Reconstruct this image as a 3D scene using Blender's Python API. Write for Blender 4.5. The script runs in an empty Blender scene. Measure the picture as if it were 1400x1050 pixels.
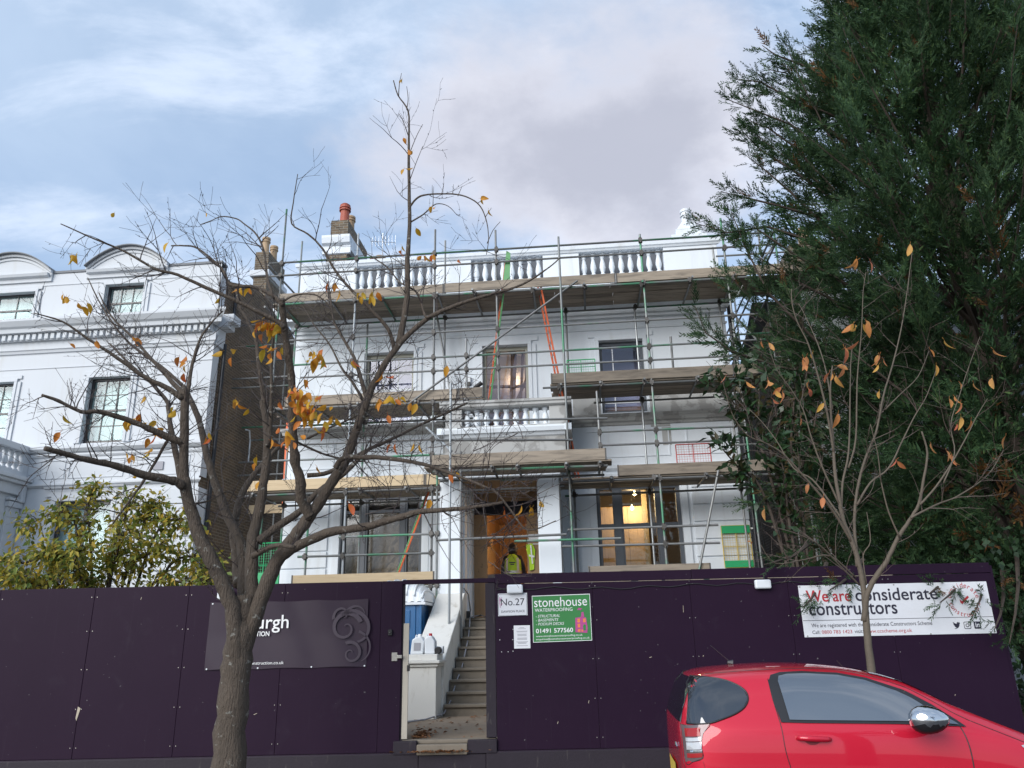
import bpy, bmesh, math, random
import numpy as np
from mathutils import Vector, Matrix, Euler
from mathutils.geometry import delaunay_2d_cdt
rad = math.radians
PI = math.pi
S = bpy.context.scene
COL = S.collection
random.seed(7)
rng = np.random.default_rng(7)

# ------------------------------------------------------------------ camera, sky, sun, exposure
PITCH, ROLL, FPX, EYE = rad(18.3), rad(-1.266), 1053.0, 1.75
cam_d = bpy.data.cameras.new('camera'); cam = bpy.data.objects.new('camera', cam_d); COL.objects.link(cam)
S.camera = cam
cam_d.sensor_fit = 'HORIZONTAL'; cam_d.sensor_width = 36.0; cam_d.lens = 36.0 * FPX / 1400.0
cam_d.clip_start = 0.05; cam_d.clip_end = 3000
_cp, _sp = math.cos(PITCH), math.sin(PITCH)
FW = Vector((0, _cp, _sp)); _U0 = Vector((0, -_sp, _cp)); _X0 = Vector((1, 0, 0))
AX = _X0 * math.cos(ROLL) + _U0 * math.sin(ROLL); AU = _U0 * math.cos(ROLL) - _X0 * math.sin(ROLL)
cam.matrix_world = Matrix(((AX.x, AU.x, -FW.x, 0), (AX.y, AU.y, -FW.y, 0), (AX.z, AU.z, -FW.z, EYE), (0, 0, 0, 1)))

SUN_EL, SUN_AZ = rad(26), rad(217)     # azimuth clockwise from +Y: low, behind and to the left of the photographer
W = bpy.data.worlds.new('World'); S.world = W; W.use_nodes = True
wn, wl = W.node_tree.nodes, W.node_tree.links
wn.clear()
def N(tree, typ, **kw):
    n = tree.nodes.new(typ)
    for k, v in kw.items():
        if k.startswith('i_'):
            key = k[2:]
            n.inputs[int(key) if key.isdigit() else key].default_value = v
        else:
            setattr(n, k, v)
    return n
wt = W.node_tree
out = N(wt, 'ShaderNodeOutputWorld'); bg = N(wt, 'ShaderNodeBackground'); bg.inputs[1].default_value = 0.115
sky = N(wt, 'ShaderNodeTexSky', sky_type='NISHITA', sun_disc=False, sun_elevation=SUN_EL, sun_rotation=SUN_AZ, altitude=50, air_density=1.0, dust_density=0.6, ozone_density=2.5)
tc = N(wt, 'ShaderNodeTexCoord'); sx = N(wt, 'ShaderNodeSeparateXYZ'); wl.new(tc.outputs['Generated'], sx.inputs[0])
zc = N(wt, 'ShaderNodeMath', operation='MAXIMUM', i_1=0.0); wl.new(sx.outputs[2], zc.inputs[0])
za = N(wt, 'ShaderNodeMath', operation='ADD', i_1=0.30); wl.new(zc.outputs[0], za.inputs[0])
px_ = N(wt, 'ShaderNodeMath', operation='DIVIDE'); wl.new(sx.outputs[0], px_.inputs[0]); wl.new(za.outputs[0], px_.inputs[1])
py_ = N(wt, 'ShaderNodeMath', operation='DIVIDE'); wl.new(sx.outputs[1], py_.inputs[0]); wl.new(za.outputs[0], py_.inputs[1])
cv = N(wt, 'ShaderNodeCombineXYZ'); wl.new(px_.outputs[0], cv.inputs[0]); wl.new(py_.outputs[0], cv.inputs[1])
def wnoise(scale, detail, rough, dist, off, lo, hi, stretch=(1, 1, 1)):
    mp = N(wt, 'ShaderNodeMapping'); mp.inputs['Location'].default_value = off; mp.inputs['Scale'].default_value = stretch
    wl.new(cv.outputs[0], mp.inputs[0])
    n = N(wt, 'ShaderNodeTexNoise'); n.inputs['Scale'].default_value = scale; n.inputs['Detail'].default_value = detail
    n.inputs['Roughness'].default_value = rough; n.inputs['Distortion'].default_value = dist
    wl.new(mp.outputs[0], n.inputs['Vector'])
    m = N(wt, 'ShaderNodeMapRange', interpolation_type='SMOOTHSTEP'); m.inputs[1].default_value = lo; m.inputs[2].default_value = hi
    wl.new(n.outputs['Fac'], m.inputs[0])
    return m.outputs[0]
def wmix(a, b, fac, scale=1.0):
    m = N(wt, 'ShaderNodeMix', data_type='RGBA')
    f = N(wt, 'ShaderNodeMath', operation='MULTIPLY', i_1=scale); wl.new(fac, f.inputs[0])
    wl.new(f.outputs[0], m.inputs[0])
    for s, i in ((a, 6), (b, 7)):
        if isinstance(s, tuple): m.inputs[i].default_value = (*s, 1)
        else: wl.new(s, m.inputs[i])
    return m.outputs[2]
# thin high wisps, a veil of pale cloud, and heavier lilac-grey banks
skc = N(wt, 'ShaderNodeVectorMath', operation='MINIMUM'); wl.new(sky.outputs[0], skc.inputs[0]); skc.inputs[1].default_value = (7.5, 7.5, 7.5)      # the sun itself is veiled by cloud
c0 = N(wt, 'ShaderNodeMix', data_type='RGBA'); c0.inputs[0].default_value = 0.40; wl.new(skc.outputs[0], c0.inputs[6]); c0.inputs[7].default_value = (2.9, 3.95, 5.5, 1)      # thin high veil over the whole sky
c1 = wmix(c0.outputs[2], (3.7, 4.5, 5.6), wnoise(1.1, 7, 0.55, 0.5, (3.1, 1.7, 0), 0.24, 0.70), 0.66)
c2 = wmix(c1, (5.0, 5.55, 6.5), wnoise(3.0, 9, 0.62, 0.35, (0.4, 5.2, 2), 0.43, 0.70, (1, 1.7, 1)), 0.58)
# one cloud bank: a blob of direction space, ragged by noise
bd = N(wt, 'ShaderNodeVectorMath', operation='SUBTRACT'); wl.new(cv.outputs[0], bd.inputs[0]); bd.inputs[1].default_value = (0.14, 0.94, 0)
bs = N(wt, 'ShaderNodeVectorMath', operation='MULTIPLY'); wl.new(bd.outputs[0], bs.inputs[0]); bs.inputs[1].default_value = (4.9, 7.0, 0)
bl = N(wt, 'ShaderNodeVectorMath', operation='LENGTH'); wl.new(bs.outputs[0], bl.inputs[0])
nz = N(wt, 'ShaderNodeTexNoise'); nz.inputs['Scale'].default_value = 3.4; nz.inputs['Detail'].default_value = 8; nz.inputs['Roughness'].default_value = 0.58
wl.new(cv.outputs[0], nz.inputs['Vector'])
nm = N(wt, 'ShaderNodeMath', operation='MULTIPLY_ADD', i_1=3.2, i_2=-1.6); wl.new(nz.outputs['Fac'], nm.inputs[0])
ba = N(wt, 'ShaderNodeMath', operation='ADD'); wl.new(bl.outputs['Value'], ba.inputs[0]); wl.new(nm.outputs[0], ba.inputs[1])
bm_ = N(wt, 'ShaderNodeMapRange', interpolation_type='SMOOTHSTEP'); bm_.inputs[1].default_value = 1.25; bm_.inputs[2].default_value = 0.35
wl.new(ba.outputs[0], bm_.inputs[0])
be_ = N(wt, 'ShaderNodeMapRange', interpolation_type='SMOOTHSTEP'); be_.inputs[1].default_value = 2.1; be_.inputs[2].default_value = 0.9
wl.new(ba.outputs[0], be_.inputs[0])
c3 = wmix(c2, (4.6, 4.45, 4.75), be_.outputs[0], 0.70)
c4 = wmix(c3, (2.7, 2.85, 3.45), bm_.outputs[0], 0.85)
wl.new(c4, bg.inputs[0]); wl.new(bg.outputs[0], out.inputs[0])

sd = bpy.data.lights.new('sun', 'SUN'); sd.energy = 2.2; sd.angle = rad(46); sd.color = (1.0, 0.975, 0.94)
sun = bpy.data.objects.new('sun', sd); COL.objects.link(sun)
sdir = Vector((math.sin(SUN_AZ) * math.cos(SUN_EL), math.cos(SUN_AZ) * math.cos(SUN_EL), math.sin(SUN_EL)))
sun.rotation_euler = sdir.to_track_quat('Z', 'Y').to_euler()
S.view_settings.view_transform = 'Standard'; S.view_settings.look = 'None'
S.view_settings.exposure = 0.72; S.view_settings.gamma = 1.0; S.view_settings.use_curve_mapping = False
S.cycles.max_bounces = 6; S.cycles.transparent_max_bounces = 12

# ------------------------------------------------------------------ geometry helpers
def ray(px, py): return FW * FPX + AX * (px - 700) - AU * (py - 525)
def at(px, py, Y):
    d = ray(px, py); return Vector((0, 0, EYE)) + d * (Y / d.y)
FO = Vector((0, 17.4, 0)); FA = rad(-5)          # the line of the house fronts
FT = Vector((math.cos(FA), math.sin(FA), 0)); FN = Vector((math.sin(FA), -math.cos(FA), 0))
def fw(u, d, z): return FO + FT * u + FN * d + Vector((0, 0, z))

class MB:
    def __init__(s): s.v = []; s.f = []
    def add(s, vs, fs):
        n = len(s.v); s.v += [tuple(p) for p in vs]; s.f += [tuple(i + n for i in f) for f in fs]; return s
    def box(s, x0, x1, y0, y1, z0, z1):
        v = [(x, y, z) for z in (z0, z1) for y in (y0, y1) for x in (x0, x1)]
        return s.add(v, [(0, 2, 3, 1), (4, 5, 7, 6), (0, 1, 5, 4), (2, 6, 7, 3), (0, 4, 6, 2), (1, 3, 7, 5)])
    def fbox(s, u0, u1, d0, d1, z0, z1): return s.box(u0, u1, -d1, -d0, z0, z1)     # d grows towards the street
    def tube(s, pts, rs, n=8, caps=True):
        pts = [Vector(p) for p in pts]; m = len(pts)
        if not hasattr(rs, '__len__'): rs = [rs] * m
        t = (pts[1] - pts[0]).normalized()
        a = t.orthogonal().normalized(); vs = []; fs = []
        for i, p in enumerate(pts):
            if m > 2:
                t2 = (pts[min(i + 1, m - 1)] - pts[max(i - 1, 0)])
                if t2.length > 1e-9: t = t2.normalized()
            a = (a - t * a.dot(t))
            a = a.normalized() if a.length > 1e-6 else t.orthogonal().normalized()
            b = t.cross(a)
            for k in range(n):
                an = 2 * PI * k / n
                vs.append(p + (a * math.cos(an) + b * math.sin(an)) * rs[i])
        for i in range(m - 1):
            for k in range(n):
                k2 = (k + 1) % n
                fs.append((i * n + k, i * n + k2, (i + 1) * n + k2, (i + 1) * n + k))
        if caps: fs.append(tuple(range(n - 1, -1, -1))); fs.append(tuple((m - 1) * n + k for k in range(n)))
        return s.add(vs, fs)
    def lathe(s, prof, c=(0, 0, 0), n=12):
        vs = []; fs = []; m = len(prof)
        for r, z in prof:
            for k in range(n):
                a = 2 * PI * k / n; vs.append((c[0] + r * math.cos(a), c[1] + r * math.sin(a), c[2] + z))
        for i in range(m - 1):
            for k in range(n):
                k2 = (k + 1) % n; fs.append((i * n + k, i * n + k2, (i + 1) * n + k2, (i + 1) * n + k))
        fs.append(tuple(range(n - 1, -1, -1))); fs.append(tuple((m - 1) * n + k for k in range(n)))
        return s.add(vs, fs)
    def prism(s, poly, y0, y1):            # polygon in x,z pushed through y
        n = len(poly)
        vs = [(x, y0, z) for x, z in poly] + [(x, y1, z) for x, z in poly]
        fs = [tuple(range(n)), tuple(range(2 * n - 1, n - 1, -1))] + [(i, i + n, (i + 1) % n + n, (i + 1) % n) for i in range(n)]
        return s.add(vs, fs)
    def molding(s, prof, u0, u1, m0=0.0, m1=0.0):      # profile of (d,z) run along u; m = how far each end mitres outward with d
        n = len(prof)
        vs = [(u0 - d * m0, -d, z) for d, z in prof] + [(u1 + d * m1, -d, z) for d, z in prof]
        fs = [(i, i + 1, i + 1 + n, i + n) for i in range(n - 1)] + [tuple(range(n)), tuple(range(2 * n - 1, n - 1, -1))]
        return s.add(vs, fs)
    def quad(s, a, b, c, d): return s.add([a, b, c, d], [(0, 1, 2, 3)])

OFF = {}
def link(name, me, parent=None):
    o = bpy.data.objects.new(name, me); COL.objects.link(o)
    if parent is not None: o.parent = parent
    return o
def tag(o, label=None, cat=None, group=None, kind=None):
    for k, v in (('label', label), ('category', cat), ('group', group), ('kind', kind)):
        if v: o[k] = v
    return o
def thing(name, label, cat, loc=(0, 0, 0), rotz=0.0, group=None, off=None):
    o = link(name, None); o.location = loc; o.rotation_euler = (0, 0, rotz); o.empty_display_size = 0.2
    OFF[o.name] = Vector(off) if off is not None else None
    return tag(o, label, cat, group)
def fthing(name, label, cat, u, d, z, group=None):     # a thing of the house-front frame, based at (u, d, z)
    return thing(name, label, cat, fw(u, d, z), FA, group, (u, -d, z))
def top(o):
    while o.parent is not None: o = o.parent
    return o
def build(mb, name, mat, parent=None, smooth=False, bevel=0.0, fix=False, kind=None, label=None):
    me = bpy.data.meshes.new(name)
    vs = mb.v
    if parent is not None:
        of = OFF.get(top(parent).name)
        if of is not None: vs = [(x - of.x, y - of.y, z - of.z) for x, y, z in vs]
    me.from_pydata(vs, [], mb.f)
    if fix:
        b = bmesh.new(); b.from_mesh(me); bmesh.ops.recalc_face_normals(b, faces=b.faces); b.to_mesh(me); b.free()
    if smooth: me.polygons.foreach_set('use_smooth', [True] * len(me.polygons))
    me.update()
    me.materials.append(mat)
    o = link(name, me, parent)
    if bevel:
        m = o.modifiers.new('edges', 'BEVEL'); m.width = bevel; m.segments = 2; m.limit_method = 'ANGLE'; m.angle_limit = rad(40)
    if kind: o['kind'] = kind
    if label: o['label'] = label
    return o
def dup(o, parent=None, loc=None, rot=None, scale=None):
    c = o.copy(); COL.objects.link(c)
    if parent is not None: c.parent = parent
    if loc is not None: c.location = loc
    if rot is not None: c.rotation_euler = rot
    if scale is not None: c.scale = scale
    return c
def bulk(name, V, F, mat, parent=None, kind=None, smooth=False):      # numpy arrays: V (n,3), F (m,3 or 4)
    me = bpy.data.meshes.new(name); V = np.asarray(V, np.float32); F = np.asarray(F, np.int32)
    k = F.shape[1]
    me.vertices.add(len(V)); me.vertices.foreach_set('co', V.ravel())
    me.loops.add(F.size); me.loops.foreach_set('vertex_index', F.ravel())
    me.polygons.add(len(F)); me.polygons.foreach_set('loop_start', np.arange(0, F.size, k, dtype=np.int32))
    me.polygons.foreach_set('loop_total', np.full(len(F), k, np.int32))
    if smooth: me.polygons.foreach_set('use_smooth', np.ones(len(F), bool))
    me.update(calc_edges=True); me.materials.append(mat)
    o = link(name, me, parent)
    if kind: o['kind'] = kind
    return o

# ------------------------------------------------------------------ materials
def new_mat(name):
    m = bpy.data.materials.new(name); m.use_nodes = True
    t = m.node_tree; b = t.nodes['Principled BSDF']
    return m, t, b
def rgba(c): return (c[0], c[1], c[2], 1)
def noise(t, scale, detail=5, rough=0.55, stretch=(1, 1, 1), dist=0.0, src='Object'):
    tcn = N(t, 'ShaderNodeTexCoord'); mp = N(t, 'ShaderNodeMapping'); mp.inputs['Scale'].default_value = stretch
    t.links.new(tcn.outputs[src], mp.inputs[0])
    n = N(t, 'ShaderNodeTexNoise'); n.inputs['Scale'].default_value = scale; n.inputs['Detail'].default_value = detail
    n.inputs['Roughness'].default_value = rough; n.inputs['Distortion'].default_value = dist
    t.links.new(mp.outputs[0], n.inputs['Vector']); return n.outputs['Fac']
def ramp(t, fac, lo, hi, smooth=True):
    m = N(t, 'ShaderNodeMapRange'); m.interpolation_type = 'SMOOTHSTEP' if smooth else 'LINEAR'
    m.inputs[1].default_value = lo; m.inputs[2].default_value = hi; t.links.new(fac, m.inputs[0]); return m.outputs[0]
def mixc(t, fac, a, b, k=1.0):
    m = N(t, 'ShaderNodeMix', data_type='RGBA')
    if k != 1.0:
        q = N(t, 'ShaderNodeMath', operation='MULTIPLY', i_1=k); t.links.new(fac, q.inputs[0]); fac = q.outputs[0]
    t.links.new(fac, m.inputs[0])
    for s, i in ((a, 6), (b, 7)):
        if isinstance(s, (tuple, list)): m.inputs[i].default_value = rgba(s)
        else: t.links.new(s, m.inputs[i])
    return m.outputs[2]
def bump(t, b, fac, strength, dist=0.01):
    n = N(t, 'ShaderNodeBump'); n.inputs['Strength'].default_value = strength; n.inputs['Distance'].default_value = dist
    t.links.new(fac, n.inputs['Height']); t.links.new(n.outputs[0], b.inputs['Normal'])
def mat(name, col, rough=0.6, metal=0.0, var=0.12, vscale=3.0, dirt=None, dscale=2.0, dstretch=(1, 1, 1), dlo=0.5, dhi=0.75, dk=0.6,
        bscale=None, bstr=0.2, bdist=0.01, spec=0.5, vstretch=(1, 1, 1), obj_var=0.0):
    m, t, b = new_mat(name)
    c = mixc(t, noise(t, vscale, stretch=vstretch), [x * (1 - var) for x in col], [min(1, x * (1 + var)) for x in col])
    if dirt: c = mixc(t, ramp(t, noise(t, dscale, 8, 0.6, dstretch, 0.3), dlo, dhi), c, dirt, dk)
    if obj_var:
        oi = N(t, 'ShaderNodeObjectInfo'); hs = N(t, 'ShaderNodeHueSaturation')
        mr = N(t, 'ShaderNodeMapRange'); mr.inputs[3].default_value = 1 - obj_var; mr.inputs[4].default_value = 1 + obj_var
        t.links.new(oi.outputs['Random'], mr.inputs[0]); t.links.new(mr.outputs[0], hs.inputs['Value']); t.links.new(c, hs.inputs['Color']); c = hs.outputs[0]
    t.links.new(c, b.inputs['Base Color'])
    b.inputs['Roughness'].default_value = rough; b.inputs['Metallic'].default_value = metal; b.inputs['Specular IOR Level'].default_value = spec
    if bscale: bump(t, b, noise(t, bscale, 6, 0.6, vstretch), bstr, bdist)
    return m
def brick_mat(name, c1, c2, mortar, bw=0.225, bh=0.075):
    m, t, b = new_mat(name)
    tcn = N(t, 'ShaderNodeTexCoord'); sp = N(t, 'ShaderNodeSeparateXYZ'); t.links.new(tcn.outputs['Object'], sp.inputs[0])
    ad = N(t, 'ShaderNodeMath', operation='ADD'); t.links.new(sp.outputs[0], ad.inputs[0]); t.links.new(sp.outputs[1], ad.inputs[1])
    cb = N(t, 'ShaderNodeCombineXYZ'); t.links.new(ad.outputs[0], cb.inputs[0]); t.links.new(sp.outputs[2], cb.inputs[1])
    br = N(t, 'ShaderNodeTexBrick'); br.inputs['Color1'].default_value = rgba(c1); br.inputs['Color2'].default_value = rgba(c2); br.inputs['Mortar'].default_value = rgba(mortar)
    br.inputs['Scale'].default_value = 1.0; br.inputs['Brick Width'].default_value = bw; br.inputs['Row Height'].default_value = bh
    br.inputs['Mortar Size'].default_value = 0.009; br.inputs['Mortar Smooth'].default_value = 0.2; br.inputs['Bias'].default_value = 0.0
    t.links.new(cb.outputs[0], br.inputs['Vector'])
    c = mixc(t, ramp(t, noise(t, 1.1, 7), 0.35, 0.75), br.outputs['Color'], (0.035, 0.03, 0.024), 0.55)
    t.links.new(c, b.inputs['Base Color']); b.inputs['Roughness'].default_value = 0.9
    iv = N(t, 'ShaderNodeMath', operation='SUBTRACT', i_0=1.0); t.links.new(br.outputs['Fac'], iv.inputs[1]); bump(t, b, iv.outputs[0], 0.6, 0.012)
    return m
def glass_mat(name, tint, refl=0.22, rough=0.01, solid=False):
    m, t, b = new_mat(name); o = t.nodes['Material Output']
    g = N(t, 'ShaderNodeBsdfGlossy'); g.inputs['Roughness'].default_value = rough; g.inputs['Color'].default_value = (0.95, 0.97, 1, 1)
    lw = N(t, 'ShaderNodeLayerWeight', i_Blend=0.5)
    p5 = N(t, 'ShaderNodeMath', operation='POWER', i_1=5.0); t.links.new(lw.outputs['Facing'], p5.inputs[0])
    pw = N(t, 'ShaderNodeMapRange'); pw.inputs[3].default_value = refl; pw.inputs[4].default_value = 0.97; t.links.new(p5.outputs[0], pw.inputs[0])
    if solid:
        a = N(t, 'ShaderNodeBsdfDiffuse'); a.inputs[0].default_value = rgba(tint)
    else:
        a = N(t, 'ShaderNodeBsdfTransparent'); a.inputs[0].default_value = rgba(tint)
    nb = N(t, 'ShaderNodeBump'); nb.inputs['Strength'].default_value = 0.03; nb.inputs['Distance'].default_value = 0.02
    t.links.new(noise(t, 2.2, 2), nb.inputs['Height']); t.links.new(nb.outputs[0], g.inputs['Normal'])
    mx = N(t, 'ShaderNodeMixShader'); t.links.new(pw.outputs[0], mx.inputs[0]); t.links.new(a.outputs[0], mx.inputs[1]); t.links.new(g.outputs[0], mx.inputs[2])
    t.links.new(mx.outputs[0], o.inputs[0]); return m
def leaf_mat(name, cols, rough=0.5, transl=0.35, island=True, dead=None, spec=0.3):
    m, t, b = new_mat(name); o = t.nodes['Material Output']
    if island:
        g = N(t, 'ShaderNodeNewGeometry'); r = g.outputs['Random Per Island']
    else:
        g = N(t, 'ShaderNodeObjectInfo'); r = g.outputs['Random']
    cr = N(t, 'ShaderNodeValToRGB'); e = cr.color_ramp.elements
    while len(e) < len(cols): e.new(0.5)
    for i, c in enumerate(cols): e[i].position = i / max(1, len(cols) - 1); e[i].color = rgba(c)
    t.links.new(r, cr.inputs[0]); c = cr.outputs[0]
    c = mixc(t, ramp(t, noise(t, 30, 3), 0.45, 0.75), c, [x * 0.55 for x in cols[0]], 0.4)
    t.links.new(c, b.inputs['Base Color']); b.inputs['Roughness'].default_value = rough; b.inputs['Specular IOR Level'].default_value = spec
    tr = N(t, 'ShaderNodeBsdfTranslucent'); t.links.new(c, tr.inputs[0])
    mx = N(t, 'ShaderNodeMixShader', i_0=transl); t.links.new(b.outputs[0], mx.inputs[1]); t.links.new(tr.outputs[0], mx.inputs[2]); t.links.new(mx.outputs[0], o.inputs[0])
    return m
def emit_mat(name, col, k):
    m, t, b = new_mat(name); b.inputs['Base Color'].default_value = rgba(col); b.inputs['Emission Color'].default_value = rgba(col); b.inputs['Emission Strength'].default_value = k
    return m

M = {}
M['stucco'] = mat('white_stucco', (0.70, 0.745, 0.79), 0.7, var=0.035, vscale=1.3, dirt=(0.50, 0.50, 0.48), dscale=1.6, dstretch=(2.2, 2.2, 0.35), dlo=0.50, dhi=0.85, dk=0.6, bscale=45, bstr=0.12, bdist=0.004)
M['old_stucco'] = mat('neighbour_white_stucco', (0.56, 0.585, 0.615), 0.7, var=0.03, vscale=1.0, dirt=(0.48, 0.47, 0.44), dscale=1.3, dstretch=(2.5, 2.5, 0.3), dlo=0.50, dhi=0.85, dk=0.6, bscale=40, bstr=0.1, bdist=0.004)
M['primer'] = mat('matt_primer_stucco', (0.52, 0.52, 0.51), 0.85, var=0.06, vscale=1.5, dirt=(0.33, 0.32, 0.30), dscale=2.0, dlo=0.55, dhi=0.7, dk=0.6, bscale=50, bstr=0.15, bdist=0.004)
M['cement'] = mat('bare_cement_render', (0.40, 0.40, 0.39), 0.9, var=0.10, vscale=2.5, dirt=(0.23, 0.225, 0.215), dscale=2.2, dlo=0.50, dhi=0.58, dk=0.75, bscale=60, bstr=0.3, bdist=0.006)
M['grey_frame'] = mat('grey_window_paint', (0.075, 0.085, 0.10), 0.45, var=0.08, vscale=4)
M['beige_frame'] = mat('undercoated_timber', (0.34, 0.33, 0.27), 0.6, var=0.1, vscale=6)
M['black_frame'] = mat('black_gloss_paint', (0.016, 0.017, 0.022), 0.3, var=0.1, vscale=5)
M['pale_sash'] = mat('pale_sash_paint', (0.62, 0.64, 0.66), 0.4, var=0.05, vscale=5)
M['glass'] = glass_mat('window_glass', (0.86, 0.92, 0.92), 0.035)
M['glass_mirror'] = glass_mat('sky_reflecting_glass', (0.84, 0.84, 0.92), 0.042)
M['curtain'] = mat('white_blind', (0.72, 0.80, 0.79), 0.8, var=0.08, vscale=2, vstretch=(9, 9, 0.6))
M['room'] = mat('bare_plaster_room', (0.30, 0.24, 0.19), 0.9, var=0.2, vscale=1.5)
M['ply'] = mat('plywood', (0.60, 0.41, 0.24), 0.6, var=0.22, vscale=2.2, vstretch=(6, 6, 0.7), dirt=(0.30, 0.17, 0.075), dscale=5, dstretch=(5, 5, 0.7), dlo=0.55, dhi=0.75, dk=0.7)
M['plydark'] = mat('weathered_plywood', (0.27, 0.175, 0.095), 0.7, var=0.2, vscale=3, vstretch=(6, 6, 0.7), dirt=(0.12, 0.075, 0.04), dscale=8, dlo=0.62, dhi=0.7, dk=0.7)
M['board'] = mat('scaffold_board', (0.265, 0.222, 0.175), 0.85, var=0.22, vscale=3, vstretch=(0.7, 7, 7), dirt=(0.10, 0.085, 0.07), dscale=3, dstretch=(0.6, 5, 5), dlo=0.42, dhi=0.70, dk=0.7, bscale=25, bstr=0.25, bdist=0.004, obj_var=0.28)
M['newwood'] = mat('new_timber', (0.50, 0.385, 0.24), 0.7, var=0.16, vscale=3, vstretch=(0.6, 8, 8), dirt=(0.33, 0.22, 0.12), dscale=4, dstretch=(0.6, 6, 6), dlo=0.55, dhi=0.7, dk=0.5, obj_var=0.12)
def tube_mat(name, grey, paint, lo, hi):
    m, t, b = new_mat(name)
    base = mixc(t, noise(t, 9, 6), [x * 0.7 for x in grey], [x * 1.25 for x in grey])
    c = mixc(t, ramp(t, noise(t, 0.75, 3, 0.7), lo, hi), base, paint)
    oi = N(t, 'ShaderNodeObjectInfo'); hs = N(t, 'ShaderNodeHueSaturation'); mr = N(t, 'ShaderNodeMapRange'); mr.inputs[3].default_value = 0.6; mr.inputs[4].default_value = 1.3
    t.links.new(oi.outputs['Random'], mr.inputs[0]); t.links.new(mr.outputs[0], hs.inputs['Value']); t.links.new(c, hs.inputs['Color'])
    t.links.new(hs.outputs[0], b.inputs['Base Color']); b.inputs['Metallic'].default_value = 0.35; b.inputs['Roughness'].default_value = 0.5
    return m
GREEN = (0.065, 0.20, 0.12)
M['tube'] = tube_mat('galvanised_tube', (0.20, 0.205, 0.205), GREEN, 0.62, 0.68)
M['tube_green'] = tube_mat('green_banded_tube', (0.19, 0.20, 0.20), (0.07, 0.21, 0.125), 0.49, 0.58)
M['coupler'] = mat('coupler_steel', (0.09, 0.085, 0.08), 0.6, 0.5, var=0.3, vscale=20)
M['bright_tube'] = mat('new_galvanised_tube', (0.34, 0.36, 0.37), 0.4, 0.5, var=0.1, vscale=8)
M['orange'] = mat('orange_ladder_fibre', (0.62, 0.12, 0.035), 0.5, var=0.2, vscale=6)
M['ladgreen'] = mat('green_ladder_fibre', (0.10, 0.30, 0.11), 0.5, var=0.25, vscale=5)
M['alu'] = mat('aluminium', (0.5, 0.5, 0.5), 0.4, 0.8, var=0.1)
M['greenplast'] = mat('green_plastic', (0.02, 0.36, 0.13), 0.45, var=0.1, vscale=4)
M['yellow'] = mat('yellow_plastic', (0.58, 0.42, 0.06), 0.5, var=0.1)
M['redplast'] = mat('red_plastic_mesh', (0.42, 0.05, 0.045), 0.5, var=0.1)
M['hoard'] = mat('purple_hoarding_paint', (0.0165, 0.0078, 0.0205), 0.55, var=0.16, vscale=2.2, dirt=(0.034, 0.027, 0.038), dscale=2.4, dstretch=(1, 1, 0.5), dlo=0.58, dhi=0.85, dk=0.55, bscale=160, bstr=0.10, bdist=0.002, spec=0.12)
m, t, b = new_mat('purple_hoarding_paint'); M['hoard'] = m
c = mixc(t, noise(t, 1.6, 6), (0.0135, 0.0042, 0.0160), (0.0185, 0.0066, 0.0208))
c = mixc(t, ramp(t, noise(t, 2.6, 9, 0.68, (1, 1, 0.8), 0.6), 0.56, 0.84), c, (0.038, 0.028, 0.043), 0.45)          # rubbed chalky patches
c = mixc(t, ramp(t, noise(t, 3.2, 5, 0.6, (7, 7, 0.22)), 0.60, 0.86), c, (0.038, 0.029, 0.043), 0.5)                  # rain streaks
c = mixc(t, ramp(t, noise(t, 26, 2, 0.5), 0.735, 0.76), c, (0.16, 0.15, 0.155), 0.7)                                  # paint chips
t.links.new(c, b.inputs['Base Color']); b.inputs['Roughness'].default_value = 0.55; b.inputs['Specular IOR Level'].default_value = 0.14
bump(t, b, noise(t, 150, 4), 0.10, 0.002)
M['plinth'] = mat('purple_painted_plinth', (0.0125, 0.0065, 0.014), 0.7, var=0.3, vscale=3, dirt=(0.13, 0.115, 0.10), dscale=5, dstretch=(3, 3, 0.5), dlo=0.6, dhi=0.78, dk=0.6, bscale=40, bstr=0.4, bdist=0.006)
M['scar'] = mat('bare_ply_scar', (0.42, 0.36, 0.28), 0.9, var=0.25, vscale=20)
M['banner'] = mat('purple_vinyl', (0.030, 0.018, 0.032), 0.42, var=0.08, vscale=2, spec=0.3)
M['bannerlight'] = mat('lilac_print', (0.041, 0.027, 0.0435), 0.45, var=0.15, vscale=6)
M['white'] = mat('white_print', (0.80, 0.80, 0.80), 0.5, var=0.02)
M['signwhite'] = mat('white_sign_board', (0.66, 0.67, 0.70), 0.5, var=0.05, vscale=3)
M['paper'] = mat('paper', (0.72, 0.72, 0.74), 0.7, var=0.03)
M['ink'] = mat('dark_ink', (0.02, 0.018, 0.035), 0.5, var=0.02)
M['redink'] = mat('red_ink', (0.42, 0.025, 0.035), 0.5, var=0.02)
M['pinkink'] = mat('magenta_ink', (0.42, 0.06, 0.24), 0.5, var=0.02)
M['orangeink'] = mat('orange_ink', (0.75, 0.22, 0.06), 0.5, var=0.02)
M['signgreen'] = mat('green_sign_board', (0.035, 0.20, 0.05), 0.4, var=0.05, vscale=3)
M['greyink'] = mat('grey_ink', (0.30, 0.30, 0.33), 0.6, var=0.02)
M['steel'] = mat('steel', (0.35, 0.33, 0.30), 0.45, 0.7, var=0.2, vscale=15)
M['black'] = mat('black_rubber', (0.012, 0.012, 0.013), 0.6, var=0.1)
M['fitting'] = mat('white_plastic', (0.66, 0.69, 0.72), 0.4, var=0.03)
M['stone'] = mat('worn_york_stone', (0.20, 0.168, 0.130), 0.9, var=0.25, vscale=4, dirt=(0.085, 0.07, 0.053), dscale=4, dlo=0.5, dhi=0.8, dk=0.6, bscale=30, bstr=0.3, bdist=0.008)
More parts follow.
